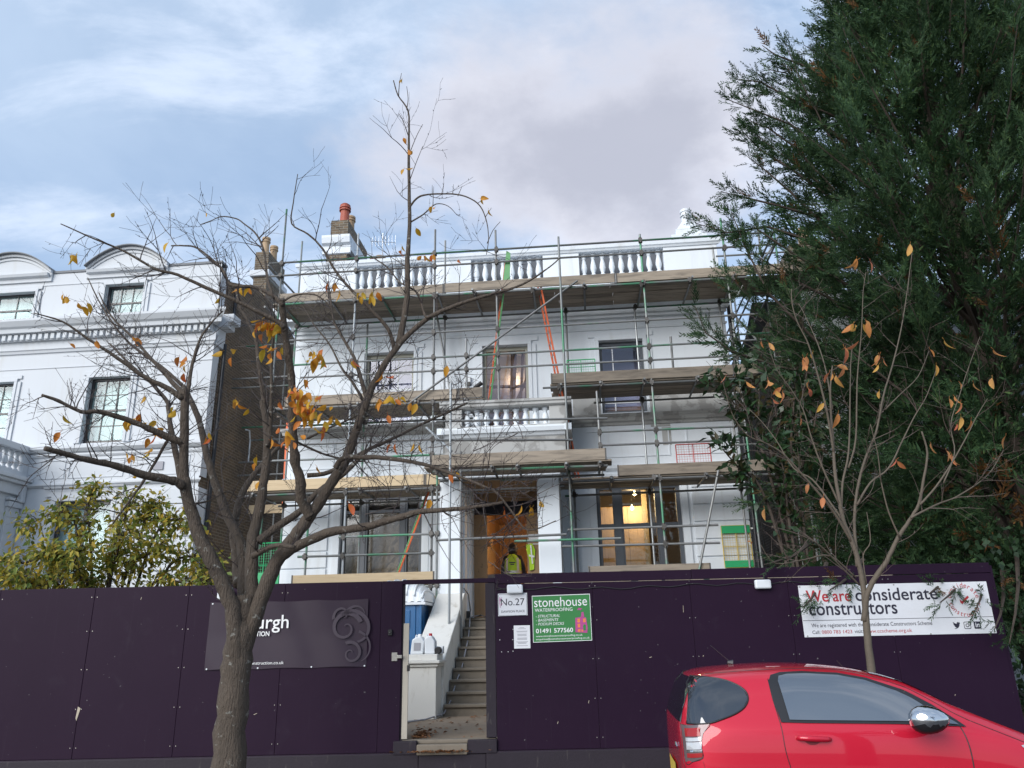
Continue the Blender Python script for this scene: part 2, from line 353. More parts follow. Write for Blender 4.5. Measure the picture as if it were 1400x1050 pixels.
M['pathstone'] = mat('dusty_path_stone', (0.25, 0.19, 0.135), 0.95, var=0.25, vscale=2, dirt=(0.13, 0.10, 0.075), dscale=5, dlo=0.58, dhi=0.75, dk=0.7, bscale=30, bstr=0.4, bdist=0.01)
M['cheek'] = mat('stained_white_render', (0.68, 0.67, 0.63), 0.85, var=0.05, vscale=2, dirt=(0.30, 0.27, 0.20), dscale=2.5, dstretch=(1.5, 1.5, 0.7), dlo=0.55, dhi=0.75, dk=0.55, bscale=40, bstr=0.2, bdist=0.006)
M['earth'] = mat('garden_earth', (0.10, 0.08, 0.055), 0.95, var=0.3, vscale=2, bscale=12, bstr=0.6, bdist=0.03)
M['asphalt'] = mat('asphalt', (0.05, 0.05, 0.052), 0.9, var=0.2, vscale=4, bscale=120, bstr=0.4, bdist=0.006)
M['paving'] = mat('pavement_slabs', (0.20, 0.19, 0.175), 0.9, var=0.15, vscale=1.2, dirt=(0.10, 0.095, 0.085), dscale=3, dlo=0.5, dhi=0.8, dk=0.5, bscale=60, bstr=0.2, bdist=0.005)
M['kerb'] = mat('granite_kerb', (0.26, 0.255, 0.25), 0.8, var=0.15, vscale=8)
M['brick'] = brick_mat('stock_brick', (0.155, 0.096, 0.052), (0.088, 0.058, 0.034), (0.22, 0.18, 0.13))
M['chbrick'] = brick_mat('chimney_stock_brick', (0.20, 0.14, 0.085), (0.11, 0.085, 0.06), (0.27, 0.25, 0.21))
M['slate'] = mat('slate_roof', (0.085, 0.09, 0.10), 0.7, var=0.2, vscale=6)
M['lead'] = mat('lead_flashing', (0.14, 0.15, 0.165), 0.6, var=0.15, vscale=4)
M['terracotta'] = mat('red_terracotta', (0.36, 0.085, 0.05), 0.6, var=0.15, vscale=8)
M['buffpot'] = mat('buff_clay', (0.40, 0.28, 0.17), 0.7, var=0.2, vscale=8)
M['bark'] = mat('cherry_bark', (0.098, 0.074, 0.055), 0.8, var=0.4, vscale=7, vstretch=(2.4, 2.4, 0.5), dirt=(0.34, 0.33, 0.29), dscale=9, dstretch=(1.0, 1.0, 1.4), dlo=0.61, dhi=0.68, dk=0.75, bscale=26, bstr=1.0, bdist=0.05)
M['twig'] = mat('reddish_twig_bark', (0.036, 0.024, 0.022), 0.6, var=0.25, vscale=5)
M['sapbark'] = mat('young_cherry_bark', (0.100, 0.080, 0.058), 0.75, var=0.22, vscale=9, vstretch=(1, 1, 3.0), bscale=30, bstr=0.4, bdist=0.01)
M['saptwig'] = mat('young_cherry_twig', (0.080, 0.056, 0.044), 0.6, var=0.2, vscale=6)
M['darkbark'] = mat('conifer_bark', (0.06, 0.045, 0.035), 0.9, var=0.3, vscale=8)
ORANGES = [(0.62, 0.34, 0.03), (0.62, 0.28, 0.03), (0.60, 0.20, 0.035), (0.50, 0.10, 0.035), (0.60, 0.38, 0.035), (0.62, 0.30, 0.03), (0.50, 0.38, 0.04)]
M['autumn'] = leaf_mat('autumn_leaf', ORANGES, 0.5, 0.4, island=False)
M['sapleaf'] = leaf_mat('salmon_leaf', [(0.60, 0.22, 0.09), (0.62, 0.30, 0.08), (0.56, 0.16, 0.10), (0.62, 0.36, 0.08), (0.60, 0.26, 0.12)], 0.5, 0.4, island=False)
M['conifer'] = leaf_mat('conifer_foliage', [(0.026, 0.058, 0.028), (0.040, 0.085, 0.036), (0.060, 0.118, 0.045), (0.032, 0.072, 0.036), (0.095, 0.155, 0.05)], 0.65, 0.18, spec=0.2)
t = M['conifer'].node_tree; b_ = t.nodes['Principled BSDF']; src = b_.inputs['Base Color'].links[0].from_socket
hv_ = N(t, 'ShaderNodeHueSaturation'); hm = N(t, 'ShaderNodeMapRange'); hm.inputs[1].default_value = .32; hm.inputs[2].default_value = .68; hm.inputs[3].default_value = .30; hm.inputs[4].default_value = 1.2
t.links.new(noise(t, 0.85, 4), hm.inputs[0]); t.links.new(hm.outputs[0], hv_.inputs['Value']); t.links.new(src, hv_.inputs['Color']); t.links.new(hv_.outputs[0], b_.inputs['Base Color'])
M['conbrown'] = leaf_mat('browned_conifer', [(0.10, 0.045, 0.02), (0.16, 0.075, 0.02), (0.07, 0.04, 0.02)], 0.7, 0.2)
M['magnolia'] = leaf_mat('glossy_evergreen_leaf', [(0.018, 0.045, 0.018), (0.03, 0.065, 0.022), (0.022, 0.05, 0.02), (0.085, 0.055, 0.022)], 0.32, 0.15, spec=0.6)
M['maple'] = leaf_mat('turning_leaf', [(0.11, 0.17, 0.04), (0.17, 0.22, 0.045), (0.28, 0.28, 0.045), (0.46, 0.36, 0.05), (0.14, 0.19, 0.045), (0.55, 0.36, 0.045), (0.09, 0.15, 0.04)], 0.5, 0.35)
M['maple_one'] = leaf_mat('turning_leaf_single', [(0.11, 0.17, 0.04), (0.17, 0.22, 0.045), (0.28, 0.28, 0.045), (0.46, 0.36, 0.05), (0.14, 0.19, 0.045), (0.55, 0.36, 0.045), (0.09, 0.15, 0.04)], 0.5, 0.35, island=False)
M['mag_one'] = leaf_mat('glossy_leaf_single', [(0.018, 0.045, 0.018), (0.03, 0.065, 0.022), (0.022, 0.05, 0.02), (0.085, 0.055, 0.022)], 0.32, 0.15, island=False, spec=0.6)
M['litter'] = leaf_mat('leaf_litter', [(0.22, 0.09, 0.04), (0.32, 0.14, 0.05), (0.14, 0.07, 0.04)], 0.7, 0.1)
M['ivy'] = leaf_mat('ivy_leaf', [(0.014, 0.03, 0.014), (0.022, 0.05, 0.02), (0.03, 0.06, 0.024)], 0.5, 0.15)
M['blue'] = mat('blue_toilet_plastic', (0.018, 0.11, 0.27), 0.4, var=0.08, vscale=3)
M['skin'] = mat('skin', (0.42, 0.25, 0.18), 0.5, var=0.05)
M['navy'] = mat('navy_work_jacket', (0.012, 0.013, 0.022), 0.85, var=0.2, vscale=20)
M['hivis'] = mat('hi_vis_fabric', (0.40, 0.62, 0.03), 0.7, var=0.1, vscale=10)
M['reflect'] = mat('reflective_tape', (0.62, 0.63, 0.62), 0.35, 0.2, var=0.05)
M['hair'] = mat('dark_hair', (0.012, 0.010, 0.009), 0.7, var=0.2)
M['bulb'] = emit_mat('lit_bulb', (1.0, 0.72, 0.38), 14.0)
M['film'] = glass_mat('polythene_film', (0.86, 0.84, 0.80), 0.05, 0.10)
M['dustsheet'] = mat('crumpled_polythene', (0.36, 0.31, 0.25), 0.25, var=0.3, vscale=3, bscale=7, bstr=1.0, bdist=0.08, spec=0.7)

# ------------------------------------------------------------------ ground
def sheet(name, x0, x1, y0, y1, z, m, kind='structure'):
    b = MB(); b.quad((x0, y0, z), (x1, y0, z), (x1, y1, z), (x0, y1, z)); return build(b, name, m, kind=kind)
sheet('ground', -600, 600, -600, 600, -0.03, M['earth'])
sheet('road', -90, 90, -3.2, 7.42, 0.0, M['asphalt'])
sheet('pavement', -90, 90, 7.56, 10.2, 0.125, M['paving'])
sheet('far_pavement', -90, 90, -6.2, -3.34, 0.125, M['paving'])
for y in (7.42, -3.34):
    b = MB()
    for i in range(-40, 40): b.box(i * 0.915, i * 0.915 + 0.907, y, y + 0.14, -0.03, 0.13)
    build(b, 'kerb', M['kerb'], bevel=0.012, kind='structure')
b = MB(); b.box(-30, -1.62, 10.22, 60, -0.02, 0.58); b.box(1.05, 30, 10.22, 60, -0.02, 0.58); b.box(-1.62, 1.05, 13.4, 60, -0.02, 0.575)
build(b, 'front_garden', M['earth'], kind='structure')
b = MB(); b.box(-1.62, 1.05, 10.14, 13.4, -0.02, 0.60); build(b, 'path', M['pathstone'], kind='structure')

# ------------------------------------------------------------------ building helpers
def wall_sheet(mb, u0, u1, z0, z1, holes, d=0.0, t=0.3):
    us = sorted({u0, u1, *[h[0] for h in holes], *[h[1] for h in holes]}); zs = sorted({z0, z1, *[h[2] for h in holes], *[h[3] for h in holes]})
    us = [u for u in us if u0 <= u <= u1]; zs = [z for z in zs if z0 <= z <= z1]
    for a, b_ in zip(us, us[1:]):
        for c, e in zip(zs, zs[1:]):
            mu, mz = (a + b_) / 2, (c + e) / 2
            if any(h[0] < mu < h[1] and h[2] < mz < h[3] for h in holes): continue
            mb.quad((a, -d, c), (b_, -d, c), (b_, -d, e), (a, -d, e))
            mb.quad((b_, -d + t, c), (a, -d + t, c), (a, -d + t, e), (b_, -d + t, e))
    for h in holes:
        a, b_, c, e = h[:4]
        mb.quad((a, -d, c), (a, -d, e), (a, -d + t, e), (a, -d + t, c)); mb.quad((b_, -d, e), (b_, -d, c), (b_, -d + t, c), (b_, -d + t, e))
        mb.quad((a, -d, e), (b_, -d, e), (b_, -d + t, e), (a, -d + t, e)); mb.quad((b_, -d, c), (a, -d, c), (a, -d + t, c), (b_, -d + t, c))
def frame_ring(mb, u0, u1, z0, z1, w, d0, d1, wt=None, wb=None):
    wt = w if wt is None else wt; wb = w if wb is None else wb
    mb.fbox(u0, u0 + w, d0, d1, z0, z1); mb.fbox(u1 - w, u1, d0, d1, z0, z1)
    mb.fbox(u0 + w, u1 - w, d0, d1, z1 - wt, z1); mb.fbox(u0 + w, u1 - w, d0, d1, z0, z0 + wb)
def room(parent, u0, u1, z0, z1, d0, d1, m):       # open box behind a window (d0 > d1)
    b = MB()
    b.quad((u0, -d1, z0), (u1, -d1, z0), (u1, -d1, z1), (u0, -d1, z1))
    b.quad((u0, -d0, z0), (u0, -d1, z0), (u0, -d1, z1), (u0, -d0, z1)); b.quad((u1, -d1, z0), (u1, -d0, z0), (u1, -d0, z1), (u1, -d1, z1))
    b.quad((u0, -d0, z0), (u1, -d0, z0), (u1, -d1, z0), (u0, -d1, z0)); b.quad((u0, -d1, z1), (u1, -d1, z1), (u1, -d0, z1), (u0, -d0, z1))
    return build(b, 'room', m, parent)
def pane(parent, u0, u1, z0, z1, d, m, name='pane'):
    b = MB(); b.fbox(u0, u1, d - 0.006, d, z0, z1); return build(b, name, m, parent)
def bulb_light(parent, u, d, z, watts, r=0.035):
    b = MB(); b.lathe([(0.012, 0.075), (0.014, 0.045), (r * 0.8, 0.02), (r, -0.01), (r * 0.8, -0.035), (0.008, -0.05)], (u, -d, z), 10)
    o = build(b, 'bulb', M['bulb'], parent, smooth=True)
    ld = bpy.data.lights.new('bulb_glow', 'POINT'); ld.energy = watts; ld.color = (1.0, 0.66, 0.34); ld.shadow_soft_size = 0.05
    lo = bpy.data.objects.new('bulb_glow', ld); COL.objects.link(lo)
    lo.location = fw(u, d, z - 0.10); return o
BAL = [(0.040, 0.0), (0.075, 0.0), (0.075, 0.06), (0.045, 0.075), (0.040, 0.10), (0.062, 0.16), (0.078, 0.23), (0.066, 0.33), (0.046, 0.42), (0.040, 0.47), (0.055, 0.49), (0.048, 0.52), (0.075, 0.54), (0.075, 0.60), (0.040, 0.60)]
def balusters(parent, us, d, z0, h, first=None, m=None, axis='u', r=1.0):
    for i, u in enumerate(us):
        uu, dd = (u, d) if axis == 'u' else (d, u)
        if first is None:
            b = MB(); b.lathe([(rr * r, zz * h / 0.6) for rr, zz in BAL], (0, 0, 0), 12)
            first = build(MB(), 'baluster', m or M['stucco'], parent)
            first.data.from_pydata(b.v, [], b.f); first.data.polygons.foreach_set('use_smooth', [True] * len(first.data.polygons)); first.data.update()
            o = first
        else: o = dup(first, parent)
        of = OFF[top(parent).name]
        o.location = Vector((uu, -dd, z0)) - of
    return first
def window_simple(parent, u0, u1, z0, z1, d, fm, gm, cols, rows, fw_=0.055, meet=None, rail=0.05, bar=0.022):
    b = MB(); frame_ring(b, u0, u1, z0, z1, fw_, d - 0.07, d, wb=fw_ * 1.4)
    w = build(b, 'window', fm, parent, bevel=0.004)
    ms = meet if meet else (z0 + z1) / 2
    b = MB(); b.fbox(u0 + fw_, u1 - fw_, d - 0.05, d - 0.005, ms - rail / 2, ms + rail / 2); build(b, 'meeting_rail', fm, w)
    iu0, iu1 = u0 + fw_, u1 - fw_
    for i in range(1, cols):
        u = iu0 + (iu1 - iu0) * i / cols
        b = MB(); b.fbox(u - bar / 2, u + bar / 2, d - 0.035, d - 0.012, z0 + fw_ * 1.4, ms - rail / 2); b.fbox(u - bar / 2, u + bar / 2, d - 0.035, d - 0.012, ms + rail / 2, z1 - fw_)
        build(b, 'glazing_bar', fm, w)
    for zz0, zz1 in ((z0 + fw_ * 1.4, ms - rail / 2), (ms + rail / 2, z1 - fw_)):
        for j in range(1, rows):
            z = zz0 + (zz1 - zz0) * j / rows
            b = MB(); b.fbox(iu0, iu1, d - 0.033, d - 0.014, z - bar / 2, z + bar / 2); build(b, 'glazing_bar', fm, w)
        pane(w, iu0, iu1, zz0, zz1, d - 0.03, gm)
    return w
def architrave(parent, u0, u1, z0, z1, w, m, ears=0.0, proud=0.06):
    b = MB()
    for k, (o, p) in enumerate(((0.0, proud), (w * 0.45, proud * 0.62))):
        a = w * (1.0 if k else 0.45)
        s0 = u0 - a; s1 = u1 + a
        b.fbox(s0, u0 - o if k else u0, 0.001, p, z0, z1); b.fbox(u1 + o if k else u1, s1, 0.001, p, z0, z1)
        b.fbox(s0 - ears * k, s1 + ears * k, 0.001, p, z1 + o, z1 + a)
    return build(b, 'architrave', m, parent, bevel=0.006)

# ------------------------------------------------------------------ the white villa behind the scaffold
HL, HR = -5.38, 5.12
V = fthing('white_villa', 'white stucco villa wrapped in scaffolding, with pillared porch and balustraded parapet', 'house', 0, 0, 0.58)
F1 = [(-3.60, -2.38, 6.68, 8.46), (-0.70, 0.40, 6.30, 8.49), (2.10, 3.14, 6.68, 8.47)]
G1 = [(-4.02, -2.12, 3.0, 4.96), (1.84, 3.70, 3.0, 4.98)]
DOOR = (-0.93, 0.56, 2.15, 4.93)
b = MB(); wall_sheet(b, HL, HR, 0.55, 10.15, F1 + G1 + [DOOR])
b.quad((HL, 0, 0.55), (HL, 0, 10.15), (HL, 9, 10.15), (HL, 9, 0.55)); b.quad((HR, 0, 10.15), (HR, 0, 0.55), (HR, 9, 0.55), (HR, 9, 10.15)); b.quad((HR, 9, 10.15), (HR, 9, 0.55), (HL, 9, 0.55), (HL, 9, 10.15))
wall = build(b, 'wall', M['stucco'], V)
b = MB(); b.box(HL + 0.3, HR - 0.3, 0.5, 9, 10.1, 10.2); build(b, 'roof', M['lead'], V)
b = MB(); b.v = []; b.molding([(0, 9.04), (0.05, 9.05), (0.05, 9.12), (0.10, 9.14), (0.12, 9.22), (0.16, 9.26), (0.34, 9.30), (0.36, 9.42), (0.40, 9.46), (0.46, 9.56), (0.47, 9.62), (0.0, 9.66)], HL, HR, 1, 1)
build(b, 'cornice', M['stucco'], V)
b = MB(); b.molding([(0, 8.74), (0.03, 8.75), (0.035, 8.80), (0.0, 8.82)], HL, HR, 1, 1); build(b, 'frieze_band', M['stucco'], V)
# parapet: solid pieces and three balustraded panels
PAN = [(-3.93, -1.95), (-0.97, 0.84), (1.74, 3.82)]
edges = [HL] + [x for p in PAN for x in p] + [HR]
for i in range(0, len(edges), 2): b = MB(); b.fbox(edges[i], edges[i + 1], -0.28, 0.02, 9.6, 10.86); build(b, 'parapet_pier', M['stucco'], V, bevel=0.006)
for p in PAN: b = MB(); b.fbox(p[0] + .001, p[1] - .001, -0.28, 0.015, 9.6, 10.14); build(b, 'parapet', M['stucco'], V)
for p in PAN:
    b = MB(); b.fbox(p[0], p[1], -0.24, -0.02, 10.14, 10.23); build(b, 'balustrade_base', M['stucco'], V, bevel=0.006)
b = MB(); b.molding([(-0.30, 10.86), (0.05, 10.86), (0.07, 10.90), (0.10, 10.92), (0.11, 11.0), (0.05, 11.035), (-0.30, 11.04)], HL - 0.02, HR + 0.02, 1, 1); build(b, 'coping', M['stucco'], V)
for a in (HL, HR - 0.3): b = MB(); b.fbox(a, a + 0.3, -9, -0.28, 9.6, 10.95); build(b, 'side_parapet', M['stucco'], V)
fb = None
for p, n in zip(PAN, (8, 7, 8)):
    fb = balusters(V, [p[0] + 0.12 + (p[1] - p[0] - 0.24) * i / (n) for i in range(n + 1)], -0.13, 10.23, 0.63, fb)
# dark roof light seen between the balusters: slate mansard slope behind the parapet
b = MB(); b.add([(HL + 0.35, 0.55, 10.15), (HR - 0.35, 0.55, 10.15), (HR - 0.4, 1.15, 11.40), (HL + 0.4, 1.15, 11.40), (HR - 0.8, 5.0, 11.5), (HL + 0.8, 5.0, 11.5)], [(0, 1, 2, 3), (3, 2, 4, 5)]); build(b, 'roof_slope', M['slate'], V)
# string courses at first-floor level
SCP = [(0, 6.36), (0.04, 6.37), (0.06, 6.42), (0.12, 6.45), (0.14, 6.52), (0.17, 6.55), (0.17, 6.61), (0.0, 6.64)]
for a, e, m0, m1 in ((HL, -1.34, 1, 0), (1.36, HR, 0, 1)): b = MB(); b.molding(SCP, a, e, m0, m1); build(b, 'sill_course', M['cement'], V)
for a, e in ((HL, -1.45), (1.48, HR)): b = MB(); b.molding([(0, 5.30), (0.03, 5.31), (0.07, 5.36), (0.07, 5.42), (0, 5.44)], a, e, 1 if a == HL else 0, 0 if a == HL else 1); build(b, 'string_course', M['stucco'], V)
for c in (-4.75, -3.0, 2.62, 4.45):
    w = 0.95 if abs(c) < 4 and c > -4 else 0.5
    b = MB(); frame_ring(b, c - w, c + w, 5.62, 6.25, 0.025, 0.001, 0.022); build(b, 'panel_moulding', M['stucco'], V)
for a, e in ((-3.9, -2.2), (2.0, 2.75), (2.9, 3.6)):
    b = MB(); b.prism([(a, 5.02), (e, 5.02), (e + 0.06, 5.24), (a - 0.06, 5.24)], -0.055, -0.001); build(b, 'window_head', M['stucco'], V, bevel=0.006)
# unpainted render round the first-floor right window
for a, e, z0, z1 in ((1.42, 2.06, 6.645, 7.12), (3.20, HR - 0.03, 6.645, 7.2), (3.18, 3.62, 6.30, 6.355), (3.42, 3.62, 5.86, 6.28)): b = MB(); b.fbox(a, e, 0.0, 0.009, z0, z1); build(b, 'bare_render_patch', M['cement'], V)
# upper windows
for k, h in enumerate(F1):
    u0, u1, z0, z1 = h
    fm = M['beige_frame']
    b = MB(); frame_ring(b, u0 + 0.002, u1 - 0.002, z0 + 0.002, z1 - 0.002, 0.07, -0.26, -0.12, wt=0.09); w = build(b, 'window', fm if k != 2 else M['grey_frame'], V, bevel=0.005)
    if k == 0: 
        for i in (1, 2): b = MB(); u = u0 + 0.07 + (u1 - u0 - 0.14) * i / 3; b.fbox(u - 0.014, u + 0.014, -0.22, -0.19, z0 + 0.07, z1 - 0.09); build(b, 'glazing_bar', M['pale_sash'], w)
        for i in (1, 2, 3): b = MB(); z = z0 + 0.07 + (z1 - z0 - 0.16) * i / 4; b.fbox(u0 + 0.07, u1 - 0.07, -0.218, -0.192, z - (0.025 if i == 2 else 0.013), z + (0.025 if i == 2 else 0.013)); build(b, 'glazing_bar', M['pale_sash'], w)
    elif k == 2:
        b = MB(); u = u0 + 0.32; b.fbox(u - 0.012, u + 0.012, -0.22, -0.19, z0 + 0.07, z1 - 0.09); build(b, 'glazing_bar', M['pale_sash'], w)
        for z in (7.42, 6.98): b = MB(); b.fbox(u0 + 0.07, u1 - 0.07, -0.23, -0.185, z - 0.025, z + 0.025); build(b, 'glazing_bar', M['pale_sash'] if z < 7.2 else M['plydark'], w)
        b = MB(); b.fbox(u0 + 0.07, u1 - 0.07, -0.40, -0.385, 6.73, 6.92); build(b, 'plywood_sheet', M['ply'], w)
    pane(w, u0 + 0.07, u1 - 0.07, z0 + 0.07, z1 - 0.09, -0.20, M['glass_mirror'])
    room(V, u0 - 0.12, u1 + 0.12, z0 - 0.2, z1 + 0.15, -0.31, -1.15, M['pale_sash'])
    architrave(V, u0, u1, z0 if k != 2 else 7.2, z1, 0.20, M['stucco'], 0.05)
# timber studwork seen through the open middle window
wm = fthing('timber_studwork', 'reddish timber studs and braces standing inside the open middle first floor window', 'timber frame', -0.1, -0.8, 6.2)
b = MB()
for (a0, z0, a1, z1, r) in ((-0.10, 6.2, 0.02, 8.45, 0.07), (0.10, 6.2, 0.24, 8.45, 0.03), (0.26, 6.2, 0.34, 8.45, 0.035), (-0.66, 7.62, 0.38, 7.58, 0.03), (-0.1, 6.9, 0.36, 7.85, 0.03), (-0.62, 6.6, 0.0, 7.3, 0.03)):
    b = MB(); dd = -0.42 - r
    ax = Vector((a1 - a0, 0, z1 - z0)); n = Vector((-ax.z, 0, ax.x)).normalized() * r
    p, q = Vector((a0, -dd, z0)), Vector((a1, -dd, z1)); t = Vector((0, 0.06, 0))
    b.add([p - n, p + n, q + n, q - n, p - n + t, p + n + t, q + n + t, q - n + t], [(0, 1, 2, 3), (7, 6, 5, 4), (0, 4, 5, 1), (1, 5, 6, 2), (2, 6, 7, 3), (3, 7, 4, 0)])
    build(b, 'timber', M['plydark'], wm, fix=True)
bl = fthing('light_bulb', 'single lit bulb hanging behind the timber studs in the middle upper window', 'light bulb', -0.03, -1.0, 8.05); bulb_light(bl, -0.03, -1.0, 8.05, 3)
b = MB(); b.tube([(-0.03, 1.0, 8.12), (-0.03, 1.0, 8.72)], 0.004, 5); build(b, 'flex', M['black'], bl)
# ground-floor tripartite windows
for k, (h, muls) in enumerate(zip(G1, ([(-3.58, -3.40), (-2.66, -2.48)], [(2.20, 2.42), (3.14, 3.31)]))):
    u0, u1, z0, z1 = h; gf = M['grey_frame']
    b = MB(); frame_ring(b, u0 + 0.002, u1 - 0.002, z0 + 0.002, z1 - 0.002, 0.085, -0.24, -0.08); w = build(b, 'window', gf, V, bevel=0.005)
    us = [u0 + 0.085] + [x for m_ in muls for x in m_] + [u1 - 0.085]
    for a, e in muls:
        b = MB(); b.fbox(a, e, -0.22, -0.07, z0 + 0.085, z1 - 0.085); b.fbox(a + 0.04, e - 0.04, -0.07, -0.05, z0 + 0.085, z1 - 0.085); build(b, 'mullion', gf, w, bevel=0.004)
    tz = 4.60 if k == 0 else 4.10
    for i in range(0, 6, 2):
        b = MB(); b.fbox(us[i], us[i + 1], -0.20, -0.10, tz - 0.035, tz + 0.035); build(b, 'transom', gf, w)
        gm = M['film'] if k == 0 else M['glass']
        pane(w, us[i], us[i + 1], z0 + 0.085, tz - 0.035, -0.15, gm); pane(w, us[i], us[i + 1], tz + 0.035, z1 - 0.085, -0.15, gm)
    room(V, u0 - 0.35, u1 + 0.35, 2.2, 5.3, -0.31, -3.2, M['room'])
    b = MB()
    b.fbox(u0 - 0.16, u0, 0.001, 0.05, 2.6, z1 + 0.12); b.fbox(u1, u1 + 0.16, 0.001, 0.05, 2.6, z1 + 0.12); b.fbox(u0, u1, 0.001, 0.05, z1, z1 + 0.12); build(b, 'architrave', M['stucco'], V, bevel=0.006)
ps = fthing('plywood_sheet', 'bright plywood sheets standing behind the lit right-hand ground floor window', 'plywood', 2.6, -1.9, 2.2)
for a, e in ((1.66, 2.62), (2.63, 3.12)):
    b = MB(); b.fbox(a, e, -1.93, -1.91, 2.2, 4.80); build(b, 'sheet', M['ply'], ps)
b = MB(); b.fbox(2.98, 3.10, -1.88, -1.80, 2.2, 5.2); build(b, 'timber', M['newwood'], ps)
for (u, d, z, lab) in ((2.79, -1.35, 5.02, 'upper lit bulb in the right-hand ground floor window'), (2.72, -1.55, 4.70, 'reflection of the upper bulb in the right-hand ground floor window, built as a second lit bulb')):
    t = fthing('light_bulb', lab, 'light bulb', u, d, z, 'bulbs in the ground floor window'); bulb_light(t, u, d, z, 15 if z > 4.8 else 11, 0.045)  # the lower one is the upper bulb's reflection, built as a second lamp
    b = MB(); b.tube([(u, -d, z + 0.07), (u, -d, 5.3)], 0.004, 5); build(b, 'flex', M['black'], t)
dsh = fthing('dust_sheet', 'crumpled clear polythene sheet hanging behind the left ground floor window', 'sheet', -3.0, -0.5, 2.3)
b = MB(); n = 26; vs = [(-4.2 + 2.3 * i / n + .02 * math.sin(j * 2.3 + i), 0.50 + .05 * math.sin(i * 1.9 + j * .9) * math.sin(j * 1.3 + i * .4), 2.3 + 2.35 * j / 18) for j in range(19) for i in range(n + 1)]
b.add(vs, [(j * (n + 1) + i, j * (n + 1) + i + 1, (j + 1) * (n + 1) + i + 1, (j + 1) * (n + 1) + i) for j in range(18) for i in range(n)]); build(b, 'sheet', M['dustsheet'], dsh)
for (u, wd, h, m_) in ((-3.75, 0.5, 0.75, 'plydark'), (-3.1, 0.55, 1.15, 'newwood'), (-2.45, 0.4, 0.8, 'plydark')):
    t = fthing('storage_box', {-3.75: 'low brown box stacked inside the left ground floor window', -3.1: 'taller pale box in the middle of the left ground floor window', -2.45: 'brown box at the right of the left ground floor window'}[u], 'box', u, -1.1, 2.2, 'boxes inside the left window')
    b = MB(); b.fbox(u - wd / 2, u + wd / 2, -1.5, -1.0, 2.2, 2.2 + h + 0.35); build(b, 'carton', M[m_], t, bevel=0.01)
    b = MB(); b.fbox(u - wd / 2 - 0.01, u + wd / 2 + 0.01, -1.51, -0.99, 2.55 + h, 2.58 + h); build(b, 'lid', M[m_], t)
# porch
P1 = 1.6
for (a, e) in ((-1.42, -0.99), (0.62, 1.06)):
    b = MB(); b.fbox(a, e, 0.0, P1, 2.15 if a > 0 else 1.6, 4.95); b.fbox(a + 0.06, e - 0.06, P1, P1 + 0.02, 2.5, 4.78) if False else None
    pl = build(b, 'porch_pillar', M['stucco'], V, bevel=0.01)
    b = MB(); s = e + 0.001 if a < 0 else a - 0.001; sg = 1 if a < 0 else -1
    for d0, d1 in ((0.05, 0.30), (0.55, 0.62), (1.15, 1.22)): b.box(min(s, s + sg * 0.035), max(s, s + sg * 0.035), -d1, -d0, 2.2, 4.93)
    build(b, 'pilaster_strip', M['stucco'], V, bevel=0.005)
b = MB(); b.fbox(-1.45, 1.10, 0.0, P1 + 0.04, 4.95, 5.40); build(b, 'entablature', M['stucco'], V, bevel=0.01)
b = MB(); b.fbox(-1.32, 1.24, 0.0, P1 + 0.03, 5.40, 5.80); build(b, 'porch_frieze', M['cement'], V, bevel=0.008)
b = MB()
pf = [(0, 5.78), (0.04, 5.80), (0.08, 5.86), (0.13, 5.87), (0.16, 5.95), (0.16, 5.985), (-0.3, 6.0)]
b.molding([(P1 + 0.03 + d, z) for d, z in pf[:-1]] + [(P1 - 0.3, 6.0)], -1.32, 1.24, 0, 0)
b.fbox(-1.46, -1.32, 0, P1 + 0.19, 5.86, 6.0); b.fbox(1.24, 1.38, 0, P1 + 0.19, 5.86, 6.0); b.fbox(-1.32, 1.24, 0, P1 - 0.25, 5.802, 5.995)
build(b, 'porch_cornice', M['stucco'], V)
b = MB(); b.fbox(-1.33, 1.30, P1 - 0.28, P1 + 0.06, 6.0, 6.045); build(b, 'balustrade_base', M['cement'], V)
for a, e in ((-1.30, -0.95), (0.92, 1.28)):
    b = MB(); b.fbox(a, e, P1 - 0.26, P1 + 0.05, 6.045, 6.44); build(b, 'balcony_pier', M['cement'], V, bevel=0.008)
for a, e in ((-1.30, -1.05), (1.03, 1.28)): b = MB(); b.fbox(a, e, 0.0, P1 - 0.26, 6.0, 6.44); build(b, 'balcony_return', M['cement'], V)
balusters(V, [-0.85 + i * 0.21 for i in range(9)], P1 - 0.1, 6.045, 0.395, None, M['stucco'], r=0.95)
b = MB(); b.molding([(P1 - 0.30, 6.44), (P1 + 0.08, 6.44), (P1 + 0.12, 6.47), (P1 + 0.12, 6.52), (P1 + 0.15, 6.54), (P1 + 0.15, 6.59), (P1 - 0.30, 6.60)], -1.42, 1.40)
b.fbox(-1.42, -1.0, 0, P1 - 0.3, 6.44, 6.59); b.fbox(1.0, 1.40, 0, P1 - 0.3, 6.44, 6.59); build(b, 'balcony_handrail', M['cement'], V)
b = MB(); b.fbox(-0.99, 0.62, 0.05, P1 - 0.05, 4.93, 4.945); build(b, 'porch_ceiling', M['plydark'], V)
